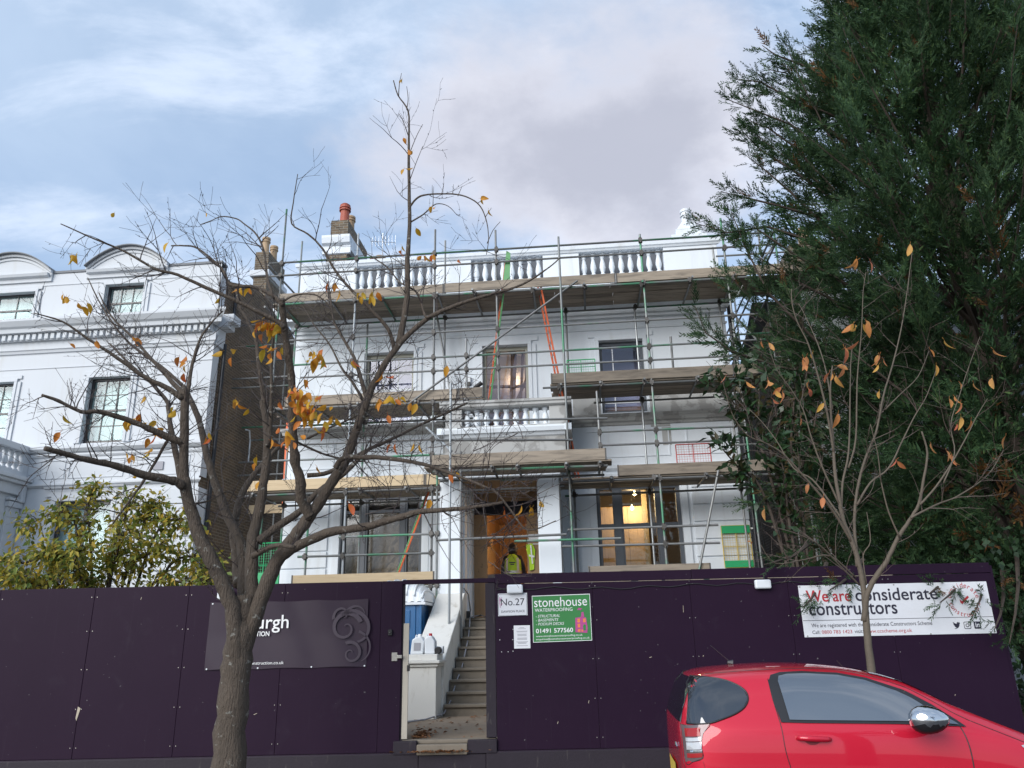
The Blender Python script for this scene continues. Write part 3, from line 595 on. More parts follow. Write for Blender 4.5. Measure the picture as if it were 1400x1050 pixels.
# doorway, hall behind it
b = MB(); b.fbox(-0.93, 0.56, -0.12, -0.06, 4.42, 4.72); build(b, 'door_head', M['navy'], V)
b = MB(); b.fbox(-0.93, 0.56, -0.10, -0.02, 4.72, 4.92); build(b, 'transom_board', M['plydark'], V)
b = MB(); b.fbox(-0.925, -0.63, 0.02, 0.05, 2.16, 4.42); build(b, 'plywood_jamb', M['plydark'], V)
b = MB(); b.fbox(0.26, 0.555, 0.02, 0.05, 2.16, 4.42); build(b, 'plywood_jamb', M['plydark'], V)
b = MB()
b.quad((-0.95, 0.31, 2.14), (1.3, 0.31, 2.14), (1.3, 5.5, 2.14), (-0.95, 5.5, 2.14))
build(b, 'hall_floor', M['room'], V)
b = MB()
b.quad((-0.95, 0.31, 2.14), (-0.95, 5.5, 2.14), (-0.95, 5.5, 4.95), (-0.95, 0.31, 4.95)); b.quad((1.3, 5.5, 2.14), (1.3, 0.31, 2.14), (1.3, 0.31, 4.95), (1.3, 5.5, 4.95))
b.quad((-0.95, 5.5, 2.14), (1.3, 5.5, 2.14), (1.3, 5.5, 4.95), (-0.95, 5.5, 4.95)); b.quad((-0.95, 0.31, 4.95), (1.3, 0.31, 4.95), (1.3, 5.5, 4.95), (-0.95, 5.5, 4.95))
build(b, 'hall_wall', M['ply'], V)
b = MB(); b.fbox(-0.93, -0.86, -3.6, -1.6, 2.15, 4.1); build(b, 'hall_door', M['newwood'], V)
hl = fthing('hall_lamp', 'round caged lamp on the left wall just inside the doorway', 'lamp', -0.72, -0.75, 3.95)
b = MB(); b.lathe([(0.02, -0.13), (0.10, -0.10), (0.13, 0.0), (0.10, 0.10), (0.03, 0.13)], (-0.72, 0.75, 3.92), 10); build(b, 'cage', M['buffpot'], hl, smooth=True)
b = MB(); b.box(-0.94, -0.72, 0.73, 0.77, 3.90, 3.94); build(b, 'bracket', M['coupler'], hl)
bulb_light(hl, 0.95, -1.3, 4.3, 26)  # unseen bulb added by the right wall to light the hall, away from the cage
for z in (3.0, 3.2, 3.4): b = MB(); b.fbox(-0.25, 0.1, -4.4, -4.3, z, z + .1); build(b, 'stair_tread', M['plydark'], V)
# rusticated courses at both ends of the ground floor
def courses(parent, u0, u1, z0, n, h, d, m):
    first = None
    for i in range(n):
        z = z0 + i * h
        b = MB(); b.fbox(u0, u1, 0.001, d, z + 0.012, z + h - 0.012); build(b, 'stone_course', m, parent, bevel=0.012)
courses(V, 3.95, HR + 0.02, 0.7, 12, 0.378, 0.04, M['stucco']); courses(V, HL - 0.02, -4.30, 0.7, 12, 0.378, 0.04, M['stucco'])
for a, e in ((-1.98, -1.5), (1.2, 1.68)): b = MB(); b.fbox(a, e, 0.001, 0.03, 0.7, 5.2); build(b, 'pilaster', M['stucco'], V, bevel=0.008)
# rainwater pipe at the right-hand corner
b = MB(); b.tube([(5.22, -0.06, 0.8), (5.22, -0.06, 9.2)], 0.045, 10); dp = build(b, 'downpipe', M['black_frame'], V, smooth=False)
for z in (3.9, 4.35, 4.75, 7.0, 8.3):
    b = MB(); b.box(5.13, 5.30, -0.08, -0.02, z, z + 0.035); build(b, 'pipe_bracket', M['white'], dp)
# stairs up to the porch, stair walls and the pedestal
RI = (2.15 - 0.60) / 9
for i in range(9):
    d1 = 4.22 - i * 0.295
    b = MB(); b.fbox(-0.84, 0.80, 1.60, d1 - 0.02, 0.58 + i * RI, 0.60 + (i + 1) * RI - 0.045); st = build(b, 'step', M['stone'], V, bevel=0.008)
    b = MB(); b.fbox(-0.84, 0.80, (d1 - 0.30) if i < 8 else 0.0, d1 + 0.015, 0.60 + (i + 1) * RI - 0.045, 0.60 + (i + 1) * RI); build(b, 'tread', M['stone'], st, bevel=0.010)
b = MB(); b.fbox(-0.99, 0.62, 0.0, 1.6, 2.05, 2.10); build(b, 'porch_floor', M['stone'], V)
for a, e in ((-1.40, -0.86), (0.82, 1.10)):
    b = MB(); pts = [(1.6, 0.58), (4.15, 0.58), (4.15, 1.42), (3.95, 1.50), (1.85, 2.62), (1.6, 2.62)]
    n = len(pts); vs = [(a, -d, z) for d, z in pts] + [(e, -d, z) for d, z in pts]
    b.add(vs, [tuple(range(n)), tuple(range(2 * n - 1, n - 1, -1))] + [(i, i + n, (i + 1) % n + n, (i + 1) % n) for i in range(n)])
    build(b, 'stair_wall', M['cheek'], V, fix=True, bevel=0.015)
    b = MB(); b.fbox(a + 0.03, e - 0.03, 4.10, 4.62, 0.58, 1.36); b.fbox(a, e, 4.08, 4.65, 1.36, 1.41); b.fbox(a - 0.035, e + 0.035, 4.05, 4.69, 1.41, 1.455); b.fbox(a + 0.02, e - 0.02, 4.10, 4.60, 1.455, 1.545)
    build(b, 'pedestal', M['cheek'], V, bevel=0.008)
# chimneys
def pot(parent, u, d, z, r, h, m, hood=False):
    b = MB(); pr = [(r, 0), (r * 0.86, 0.04), (r * 0.80, h * 0.55), (r * 0.84, h * 0.72), (r * 1.02, h * 0.74), (r * 1.02, h * 0.80), (r * 0.84, h * 0.82), (r * 0.84, h * 0.88), (r * 1.0, h * 0.90), (r * 0.98, h)]
    if hood: pr = pr[:4] + [(r * 1.05, h * 0.64), (r * 1.05, h * 0.70), (r * 0.88, h * 0.71), (r * 0.88, h * 0.76), (r * 1.05, h * 0.77), (r * 1.05, h * 0.83), (r * 0.9, h * 0.84), (r * 0.9, h * 0.9), (r * 0.95, h * 0.94), (r * 0.6, h * 1.02), (r * 0.1, h * 1.05)]
    b.lathe(pr, (u, -d, z), 14); return build(b, 'chimney_pot', m, parent, smooth=False)
b = MB(); b.fbox(-5.10, -4.52, -3.6, -1.0, 10.2, 12.35); ch = build(b, 'chimney', M['chbrick'], V, bevel=0.01)
b = MB(); b.molding([(-1.0, 11.80), (-0.95, 11.82), (-0.95, 12.05), (-0.86, 12.10), (-0.82, 12.25), (-0.82, 12.32), (-1.0, 12.36)], -5.2, -4.42, 0, 0); b.fbox(-5.22, -4.40, -3.7, -1.002, 11.9, 12.34); build(b, 'chimney_cap', M['stucco'], ch)
b = MB(); b.fbox(-5.06, -4.56, -3.0, -1.1, 12.34, 12.93); build(b, 'chimney_stack', M['chbrick'], ch, bevel=0.012)
pot(ch, -4.74, -1.3, 12.93, 0.155, 0.60, M['terracotta'], True); pot(ch, -4.76, -1.9, 12.93, 0.14, 0.55, M['buffpot']); pot(ch, -4.42, -3.4, 12.34, 0.17, 0.55, M['terracotta']); pot(ch, -4.20, -3.2, 12.2, 0.17, 0.62, M['buffpot'])
b = MB(); b.fbox(-4.55, -3.95, -3.7, -2.8, 10.2, 12.34); build(b, 'chimney_stack', M['chbrick'], ch)
b = MB(); b.fbox(4.26, 5.06, -2.2, -1.0, 10.2, 11.62); b.fbox(4.20, 5.12, -2.3, -0.94, 11.62, 11.72); b.fbox(4.33, 5.0, -2.2, -1.0, 11.72, 11.90); c2 = build(b, 'chimney', M['stucco'], V, bevel=0.01)
b = MB(); b.add([(4.36, 1.0, 11.9), (4.98, 1.0, 11.9), (4.98, 1.7, 11.9), (4.36, 1.7, 11.9), (4.54, 1.15, 12.2), (4.80, 1.15, 12.2), (4.80, 1.45, 12.2), (4.54, 1.45, 12.2)], [(0, 1, 5, 4), (1, 2, 6, 5), (2, 3, 7, 6), (3, 0, 4, 7), (4, 5, 6, 7)]); build(b, 'chimney_cap', M['stucco'], c2)
b = MB(); b.lathe([(0.13, 0), (0.12, 0.22), (0.145, 0.24), (0.145, 0.28), (0.12, 0.30), (0.12, 0.34), (0.145, 0.36), (0.14, 0.43), (0.06, 0.47)], (4.67, 1.3, 12.18), 14); build(b, 'chimney_pot', M['fitting'], c2)
ae = fthing('television_aerial', 'spindly television aerial on a thin mast beside the brick chimney', 'aerial', -3.95, -2.6, 11.6)
b = MB(); b.tube([(-3.98, 2.6, 10.2), (-3.98, 2.6, 13.3)], 0.012, 6); build(b, 'mast', M['alu'], ae)
b = MB(); b.tube([(-4.35, 2.6, 13.05), (-3.6, 2.6, 12.95)], 0.009, 5)
for i in range(8): u = -4.3 + i * 0.1; b.tube([(u, 2.6, 12.87), (u, 2.6, 13.2)], 0.005, 4)
build(b, 'antenna_boom', M['alu'], ae)

# ------------------------------------------------------------------ the white house on the left
LE = -7.53
L = fthing('left_house', 'tall white stucco house at the left with arched dormers and a brown brick side wall', 'house', -12, 0, 0.58)
AW = [(-14.25, -12.56, 9.80, 10.72), (-10.62, -9.56, 9.80, 10.78)]; BW = [(-13.75, -12.67, 6.62, 8.21), (-10.67, -9.57, 6.52, 8.21)]; CW = [(-11.03, -9.62, 3.2, 5.10)]
b = MB(); wall_sheet(b, -22, LE, 0.55, 11.22, AW + BW + CW); build(b, 'wall', M['old_stucco'], L)
b = MB(); b.quad((LE - 0.25, 0, 11.22), (LE - 0.25, 9, 11.22), (-22, 9, 11.22), (-22, 0, 11.22)); build(b, 'roof', M['lead'], L)
b = MB(); b.fbox(-22, LE + 0.02, -0.3, 0.03, 11.222, 11.29); build(b, 'coping', M['lead'], L, bevel=0.006)
# brick flank with a stepped gable
b = MB(); g = [(-0.02, 0.55), (-0.02, 10.3), (-0.02, 10.75), (-1.5, 11.3), (-2.1, 11.5), (-4.3, 11.5), (-6.0, 10.9), (-9.0, 10.2), (-9.0, 0.55)]
n = len(g); vs = [(LE, -d, z) for d, z in g] + [(LE - 0.24, -d, z) for d, z in g]
b.add(vs, [tuple(range(n)), tuple(range(2 * n - 1, n - 1, -1))] + [(i, i + n, (i + 1) % n + n, (i + 1) % n) for i in range(n)])
build(b, 'brick_flank', M['brick'], L, fix=True)
b = MB(); b.fbox(-8.15, -7.72, -4.5, -3.2, 10.9, 13.28); c3 = build(b, 'chimney', M['chbrick'], L, bevel=0.01)
b = MB(); b.fbox(-8.24, -7.63, -4.6, -3.1, 12.42, 12.62); build(b, 'chimney_cap', M['old_stucco'], c3, bevel=0.02)
pot(c3, -7.94, -3.42, 13.28, 0.13, 0.58, M['buffpot']); pot(c3, -7.90, -3.95, 13.28, 0.13, 0.56, M['buffpot'])
# white quoin return at the corner
for z0, z1 in ((5.6, 8.94), (9.8, 11.1)): b = MB(); b.box(LE, LE + 0.02, 0.0, 0.32, z0, z1); build(b, 'corner_return', M['old_stucco'], L)
b = MB(); b.molding([(0, 8.95), (0.04, 8.96), (0.06, 9.02), (0.09, 9.04), (0.09, 9.26)], -22, LE, 0, 1); b.molding([(0.09, 9.42), (0.30, 9.44), (0.32, 9.54), (0.38, 9.58), (0.46, 9.70), (0.46, 9.76), (0.0, 9.80)], -22, LE, 0, 1)
b.box(LE, LE + 0.46, 0.0, 0.42, 9.55, 9.76); b.box(LE, LE + 0.32, 0.0, 0.42, 9.42, 9.55); b.box(LE, LE + 0.09, 0.0, 0.42, 8.95, 9.42)
build(b, 'cornice', M['old_stucco'], L)
b = MB()
for i in range(86): u = LE - 0.02 - i * 0.165; b.fbox(u - 0.095, u, 0.09, 0.24, 9.27, 9.41)
b.fbox(-22, LE, 0.0, 0.175, 9.26, 9.42)
build(b, 'dentils', M['old_stucco'], L, kind='stuff')
for z0, z1, p in ((6.30, 6.46, 0.14), (6.18, 6.28, 0.05), (5.44, 5.54, 0.09), (10.86, 10.90, 0.02), (8.52, 8.56, 0.02)):
    b = MB(); b.molding([(0, z0), (p * 0.5, z0 + 0.01), (p, (z0 + z1) / 2), (p, z1 - 0.01), (0, z1)], -22, LE, 0, 1 if z1 < 9 else 0); build(b, 'string_course', M['old_stucco'], L)
courses(L, -9.25, LE + 0.03, 0.7, 12, 0.385, 0.05, M['old_stucco'])
b = MB(); b.box(LE, LE + 0.05, -0.05, 0.5, 0.7, 5.32); build(b, 'corner_return', M['old_stucco'], L)
for q0, q1 in ((-11.6, -10.95), (-10.85, -9.45), (-9.3, -7.8)): b = MB(); frame_ring(b, q0, q1, 5.66, 6.12, 0.02, 0.001, 0.018); build(b, 'panel_moulding', M['old_stucco'], L)
for h in AW: 
    w = window_simple(L, h[0] + .002, h[1] - .002, h[2] + .002, h[3] - .002, -0.10, M['black_frame'], M['glass'], 3, 1, 0.05, rail=0.045)
    architrave(L, h[0], h[1], h[2], h[3], 0.16, M['old_stucco'])
for h in BW:
    w = window_simple(L, h[0] + .002, h[1] - .002, h[2] + .002, h[3] - .002, -0.10, M['black_frame'], M['glass'], 3, 2, 0.055, rail=0.05)
    architrave(L, h[0], h[1], h[2], h[3], 0.17, M['old_stucco'])
for h in CW:
    w = window_simple(L, h[0] + .002, h[1] - .002, h[2] + .002, h[3] - .002, -0.10, M['black_frame'], M['glass'], 2, 1, 0.09, meet=3.9, rail=0.06, bar=0.10)
    architrave(L, h[0], h[1], h[2], h[3], 0.26, M['old_stucco'])
    b = MB(); b.molding([(0.05, 5.38), (0.12, 5.40), (0.14, 5.44)], h[0] - 0.3, h[1] + 0.3); build(b, 'window_head', M['old_stucco'], L)
for h in AW + BW + CW:
    room(L, h[0] - 0.2, h[1] + 0.2, h[2] - 0.2, h[3] + 0.2, -0.31, -1.2, M['room'])
    b = MB(); n = 24; vs = []
    for i in range(n + 1):
        u = h[0] - 0.05 + (h[1] - h[0] + 0.1) * i / n; vs += [(u, 0.345 + 0.015 * math.sin(i * 2.1), h[2] - 0.1), (u, 0.345 + 0.015 * math.sin(i * 2.1), h[3] + 0.1)]
    b.add(vs, [(2 * i, 2 * i + 2, 2 * i + 3, 2 * i + 1) for i in range(n)]); build(b, 'curtain', M['curtain'], L, smooth=True)
for c, hw in ((-13.40, 1.22), (-10.09, 1.12)):     # segmental pediments over the dormers
    for k, (z0, z1, dd, m_) in enumerate(((11.16, 11.20, 0.0, 'old_stucco'),)):
        arc = [(c + hw * math.sin(a), 11.22 + 0.56 * (math.cos(a) - math.cos(1.35)) / (1 - math.cos(1.35))) for a in np.linspace(-1.35, 1.35, 17) / 1.0]
        arc = [(c + hw * x, 11.22 + 0.54 * (1 - x * x)) for x in np.linspace(-1, 1, 19)]
        b = MB(); b.prism([(c - hw, 11.0)] + arc + [(c + hw, 11.0)], -0.05, 0.9); dm = build(b, 'dormer', M['old_stucco'], L, fix=True)
        b = MB()
        for o, p, w_ in ((0.0, 0.13, 0.07), (-0.09, 0.08, 0.06)):
            out_ = [(x, z + o + w_) for x, z in arc]; in_ = [(x, z + o) for x, z in arc]
            for i in range(len(arc) - 1): b.prism([in_[i], in_[i + 1], out_[i + 1], out_[i]], -p, 0.9 if o == 0 else -0.04)
        build(b, 'dormer_hood', M['old_stucco'], dm, fix=True)
        b = MB()
        for i in range(len(arc) - 1): b.prism([(arc[i][0], arc[i][1] + 0.072), (arc[i + 1][0], arc[i + 1][1] + 0.072), (arc[i + 1][0], arc[i + 1][1] + 0.10), (arc[i][0], arc[i][1] + 0.10)], -0.22, 1.4)
        build(b, 'lead_roof', M['lead'], dm, fix=True)
        b = MB(); b.molding([(0.05, 11.10), (0.14, 11.13), (0.17, 11.20), (0.05, 11.22)], c - hw * 0.95, c + hw * 0.95); build(b, 'dormer_sill', M['old_stucco'], dm)
b = MB(); b.tube([(LE + 0.1, 0.42, 0.6), (LE + 0.1, 0.42, 9.1)], 0.05, 10); lp = build(b, 'downpipe', M['black_frame'], L)
b = MB(); b.tube([(LE + 0.1, 0.75, 10.0), (LE + 0.1, 0.75, 10.9)], 0.05, 8); build(b, 'downpipe', M['black_frame'], L)
b = MB(); b.tube([(LE + 0.02, 2.2, 7.3), (LE + 0.12, 2.25, 7.28), (LE + 0.14, 2.3, 7.0), (LE + 0.14, 2.3, 6.4)], 0.03, 8); build(b, 'waste_pipe', M['alu'], L)
b = MB(); b.fbox(-8.7, -8.45, 0.01, 0.03, 5.78, 5.98); build(b, 'wall_plaque', M['greyink'], L)
# projecting porch of the left house: only its return side is in view
PS = -11.97
b = MB(); b.fbox(-15.5, PS, 0.0, 2.2, 0.58, 5.25); build(b, 'porch_block', M['old_stucco'], L, bevel=0.01)
b = MB()
for d0, d1 in ((0.05, 0.45), (1.75, 2.2)): b.box(PS, PS + 0.06, -d1, -d0, 0.6, 4.95); b.box(PS, PS + 0.11, -d1 - 0.03, -d0 + 0.03, 4.95, 5.08); b.box(PS, PS + 0.13, -d1 - 0.05, -d0 + 0.05, 5.10, 5.16)
build(b, 'porch_pilaster', M['old_stucco'], L, bevel=0.01)
b = MB(); b.box(-15.5, PS + 0.10, -2.3, 0, 5.25, 5.50); b.box(-15.5, PS + 0.20, -2.4, 0, 5.50, 5.58); b.box(-15.5, PS + 0.26, -2.46, 0, 5.58, 5.68); b.box(-15.5, PS + 0.08, -2.28, 0, 5.68, 5.82); build(b, 'porch_cornice', M['old_stucco'], L, bevel=0.015)
b = MB(); b.box(PS - 0.20, PS + 0.10, -2.3, 0, 6.30, 6.46); b.box(PS - 0.2, PS + 0.06, -0.18, 0, 5.82, 6.30); b.box(PS - 0.2, PS + 0.06, -2.28, -1.95, 5.82, 6.30); build(b, 'porch_balustrade', M['old_stucco'], L, bevel=0.015)
balusters(L, [0.30 + i * 0.19 for i in range(9)], PS - 0.06, 5.82, 0.48, None, M['old_stucco'], axis='d')
b = MB(); b.box(PS + 0.0, PS + 0.16, -0.16, -0.02, 5.08, 5.5); build(b, 'console_bracket', M['old_stucco'], L, bevel=0.03)

# ------------------------------------------------------------------ house on the right, mostly hidden by the conifer
Rh = fthing('right_house', 'neighbouring white house with a brown brick gable chimney behind the big conifer', 'house', 10, 0, 0.58)
b = MB(); RW = [(8.6, 9.8, 3.2, 5.0), (11.2, 12.4, 3.2, 5.0), (8.6, 9.7, 6.6, 8.3), (11.2, 12.3, 6.6, 8.3)]
wall_sheet(b, 6.9, 17, 0.55, 9.3, RW); build(b, 'wall', M['old_stucco'], Rh)
b = MB(); b.box(6.66, 6.9, 0.0, 9, 0.55, 9.6); build(b, 'brick_flank', M['brick'], Rh)
b = MB(); b.molding([(0, 8.9), (0.3, 9.1), (0.35, 9.3), (0, 9.35)], 6.9, 17); build(b, 'cornice', M['old_stucco'], Rh)
b = MB(); b.quad((6.9, 0.2, 9.3), (17, 0.2, 9.3), (17, 4.5, 11.2), (6.9, 4.5, 11.2)); b.quad((6.9, 4.5, 11.2), (17, 4.5, 11.2), (17, 9, 9.3), (6.9, 9, 9.3)); build(b, 'roof', M['slate'], Rh)
b = MB(); b.box(7.0, 8.1, 0.5, 1.5, 8.6, 11.0); rc = build(b, 'chimney', M['chbrick'], Rh, bevel=0.01)
pot(rc, 7.5, -0.9, 11.0, 0.16, 0.6, M['buffpot'])
for h in RW:
    window_simple(Rh, h[0] + .002, h[1] - .002, h[2] + .002, h[3] - .002, -0.1, M['black_frame'], M['glass'], 2, 2); room(Rh, h[0] - .2, h[1] + .2, h[2] - .2, h[3] + .2, -0.31, -1.4, M['room'])

# ------------------------------------------------------------------ scaffolding
SC = fthing('scaffolding', 'tube scaffolding with timber decks wrapped round the front of the white villa', 'scaffolding', 0, 1.5, 0.58)
TR = 0.0242
CPL = [None]
def stube(name, a, b_, m='tube', r=TR):        # a, b: (u, d, z)
    q = MB(); q.tube([(a[0], -a[1], a[2]), (b_[0], -b_[1], b_[2])], r, 8); return build(q, name, M[m], SC)
def coupler(u, d, z, rot=0.0):
    if CPL[0] is None:
        q = MB(); q.box(-0.042, 0.042, -0.06, 0.045, -0.042, 0.042); q.tube([(0, -0.03, -0.07), (0, -0.03, 0.07)], 0.03, 6); q.box(0.03, 0.075, -0.012, 0.012, -0.012, 0.012)
        CPL[0] = build(MB(), 'coupler', M['coupler'], SC); CPL[0].data.from_pydata(q.v, [], q.f); CPL[0].data.update(); o = CPL[0]
    else: o = dup(CPL[0], SC)
    o.location = Vector((u, -d, z)) - OFF[SC.name]; o.rotation_euler = (rot, rot * 0.7, rot * 0.3)
DO, DI = 1.5, 0.36
STD = [(-5.25, DO, 0.6, 11.75, 'tube_green'), (-5.25, DI, 0.6, 11.5, 'tube_green'), (-3.45, DO, 0.6, 10.95, 'bright_tube'), (-3.45, DI, 0.6, 9.1, 'tube_green'), (-1.60, DO, 0.6, 10.92, 'tube'),
       (-1.56, DI, 4.9, 11.25, 'tube'), (-0.16, DO, 6.6, 10.80, 'tube'), (3.13, DO, 0.6, 10.45, 'tube_green'), (3.0, DI, 0.6, 9.2, 'bright_tube'), (4.97, DO, 0.6, 10.72, 'tube_green'), (4.97, DI, 0.6, 10.6, 'tube'),
       (1.30, 1.90, 0.6, 10.30, 'tube_green'), (1.36, DI, 2.2, 9.2, 'tube'), (-4.25, DO, 0.6, 4.15, 'tube_green'), (-0.86, DO, 6.6, 8.12, 'tube'), (1.96, DO, 4.9, 6.75, 'tube'), (3.62, DO - 0.1, 7.1, 7.95, 'tube'),
       (6.05, 0.35, 0.6, 11.2, 'tube'), (6.40, 0.45, 0.6, 11.05, 'tube_green'), (6.66, 0.35, 0.6, 10.6, 'tube'), (6.05, -3.0, 0.6, 11.2, 'tube_green'), (6.05, DO, 0.6, 7.9, 'tube'),
       (-0.98, 2.95, 1.25, 6.60, 'bright_tube'), (-0.82, 2.55, 1.78, 5.3, 'tube'), (-1.46, 1.62, 0.6, 5.2, 'tube_green')]
for u, d, z0, z1, m in STD: stube('standard', (u, d, z0), (u + random.uniform(-.02, .02), d, z1), m)
LED = [(-5.55, 6.15, DO + .05, 10.27), (-5.55, 6.2, DO + .05, 9.95), (-5.2, 5.5, DO + .05, 9.20), (-5.3, 5.3, DI - .05, 9.16), (-4.95, 5.5, DO + .05, 8.30), (-4.9, 5.6, DO + .05, 7.70), (-4.6, 5.65, DO + .05, 7.38),
       (0.80, 5.2, DO + .05, 6.86), (-5.3, -0.5, DO + .05, 6.66), (-5.2, -0.9, DI - .05, 6.62), (1.9, 5.2, DI - .05, 6.85), (1.94, 4.8, DO + .05, 5.83), (1.94, 4.8, DO + .05, 5.54), (-5.2, -1.45, DO + .05, 5.84), (-5.1, -1.3, DO + .05, 5.50),
       (1.1, 5.6, DO + .05, 4.80), (-5.75, -1.3, DO + .05, 4.77), (1.15, 5.2, DI - .05, 4.74), (-5.4, -1.5, DI - .05, 4.74), (1.2, 4.2, DO + .05, 3.82), (1.0, 4.2, DO + .05, 3.48), (-3.55, -1.45, DO + .05, 3.83), (-4.4, -1.55, DO + .05, 3.45), (-4.5, -1.4, DO + .05, 2.80), (1.2, 4.2, DO + .05, 2.8)]
ztop = {}
for u0, u1, d, z in LED:
    sl = random.uniform(-.015, .015)
    stube('ledger', (u0, d, z - sl), (u1, d, z + sl), random.choice(['tube', 'tube', 'tube_green', 'tube_green', 'tube']))
    for (su, sd_, s0, s1, _m) in STD:
        if u0 - .05 < su < u1 + .05 and s0 < z < s1 and abs(sd_ - d) < 0.15: coupler(su, (sd_ + d) / 2, z, random.uniform(-.2, .2))
# rails round the porch platform
for a, e in (((0.15, 1.96, 3.58), (2.24, 1.96, 3.57)), ((-1.30, 2.6, 3.57), (1.20, 2.6, 3.60)), ((-1.25, 2.95, 5.83), (2.1, 2.5, 5.86)), ((-1.25, 2.95, 5.45), (1.4, 2.5, 5.45)), ((-1.4, 2.55, 4.92), (2.05, 2.55, 4.90)), ((-1.4, 1.75, 4.88), (2.0, 1.75, 4.88)), ((-0.9, 2.0, 4.62), (0.62, 2.0, 4.62)), ((-0.1, 2.1, 4.78), (0.62, 2.1, 4.78))):
    stube('ledger', a, e, random.choice(['tube', 'tube_green']))
for u in (-1.3, -0.2, 0.3, 1.25, 1.9): stube('transom', (u, 1.66, 4.94), (u, 2.75, 4.94), 'tube'); coupler(u, 2.58, 4.92)
# braces
for a, e, m in (((-2.1, DO + .10, 6.65), (1.66, DO + .10, 9.33), 'tube'), ((4.32, DO + .1, 4.95), (3.72, DO + .1, 2.9), 'tube'), ((5.15, DI, 8.6), (6.1, -1.2, 7.2), 'tube'), ((5.2, DI, 8.9), (6.5, DI, 7.0), 'tube'), ((-1.62, 2.1, 5.95), (-1.0, 2.6, 5.3), 'bright_tube'), ((6.05, .4, 10.1), (6.7, .4, 11.0), 'tube'), ((-1.75, 0.4, 9.2), (-1.35, 0.45, 6.9), 'tube')):
    stube('brace', a, e, m)
# side returns: into the gap at the left and round the right-hand corner
for z, m, dd in ((8.35, 'tube', -1.0), (8.10, 'tube_green', -1.0), (9.5, 'tube_green', -1.6), (7.25, 'tube_green', -1.8), (7.05, 'tube_green', -2.4), (6.3, 'tube', -1.8), (5.95, 'tube', -1.8), (9.95, 'tube', -1.2), (9.2, 'tube', -2.0)): stube('ledger', (-7.42, dd, z), (-5.5, dd, z), m)
for u in (-5.6, -6.4): stube('standard', (u, -1.9, 0.6), (u, -1.9, 10.3), 'tube')
for z in (10.27, 9.95, 9.2): stube('ledger', (-5.6, DO, z), (-5.4, -5.0, z), 'tube'); stube('ledger', (6.1, DO, z + .04), (6.1, -5.0, z + .04), 'tube'); stube('ledger', (5.0, 0.4, z + .06), (6.8, 0.4, z + .06), 'tube')
for z in (8.3, 7.7, 5.7, 4.8): stube('ledger', (4.8, 0.4, z), (6.7, 0.4, z), 'tube_green')
# decks: every board is a plank of its own
BW_ = 0.222
def plank(u0, u1, d0, d1, z0, z1, m='board', name='scaffold_board'):
    q = MB(); j = random.uniform(-.006, .006); q.fbox(u0, u1, d0, d1, z0 + j, z1 + j); return build(q, name, M[m], SC, bevel=0.006)
def deck(u0, u1, z, d0=DI + .02, d1=DO - .02, tr=True, m='board', skip=()):
    n = int(round((d1 - d0) / 0.232))
    for i in range(n):
        if i in skip: continue
        d = d0 + (d1 - d0) * i / n; u = u0 + random.uniform(-.12, .05); k = 0
        while u < u1 - .3:
            e = min(u + 3.9 - (1.2 if (i % 2 and k == 0 and u1 - u0 > 5) else 0), u1 + random.uniform(-.03, .1)); plank(u, e - .006, d, d + BW_, z, z + .038, m); u = e; k += 1
    if tr:
        u = u0 + .15
        while u < u1:
            stube('transom', (u, d0 - .15, z - .026), (u + random.uniform(-.05, .05), d1 + random.uniform(.16, .28), z - .03), random.choice(['tube', 'tube', 'tube_green'])); coupler(u, DO + .05, z - .05, random.uniform(-.3, .3)); u += random.uniform(.85, 1.35)
def toe(u0, u1, d, z0, m='board', h=.225, name='toe_board'):
    u = u0; k = 0
    while u < u1 - .1:
        e = min(u + 3.9, u1); plank(u, e - .005, d + .004 * (k % 2), d + .036 + .004 * (k % 2), z0, z0 + h, m, name)
        for x in (u + .004, e - .034): q = MB(); q.fbox(x, x + .026, d - .003, d + .0435, z0 - .003, z0 + h + .003); build(q, 'end_band', M['coupler'], SC)
        u = e; k += 1
deck(-5.35, 5.35, 9.235); toe(-5.28, 7.0, DO - .01, 9.27)
q = 0
for i in range(4): plank(5.4, 7.0, DI + .1 + i * .24, DI + .1 + i * .24 + BW_, 9.24, 9.278)
deck(-5.3, -0.55, 6.70); toe(-4.95, -0.49, DO - .01, 6.735)
deck(1.0, 5.3, 6.935); toe(0.98, 5.4, DO - .01, 6.97)
deck(-5.65, -1.45, 4.83); toe(-5.65, -1.35, DO - .01, 4.865, 'newwood'); toe(-7.1, -5.5, -1.9, 4.95, 'newwood')
deck(1.15, 5.2, 4.86, skip=(3,)); toe(2.28, 5.3, DO - .01, 4.895)
deck(-1.45, 2.05, 4.965, 1.72, 2.65, False); deck(-1.3, 1.95, 5.003, 1.95, 2.62, False); toe(-1.42, 2.04, 2.62, 5.0)
deck(-4.5, -1.55, 2.86, m='newwood'); toe(-4.5, -1.52, DO + .03, 2.88, 'newwood', .20); deck(1.55, 4.0, 2.86); toe(1.58, 3.98, DO + .03, 2.87, 'board', .21)
toe(-2.6, -1.5, DO - .2, 2.55, 'newwood', .07); toe(-2.8, -1.5, 0.9, 2.35, 'newwood', .06)
for u in (5.1, 5.6, 6.1): plank(u, u + .4, DO - 1.2, DO - .1, 6.95, 6.99)

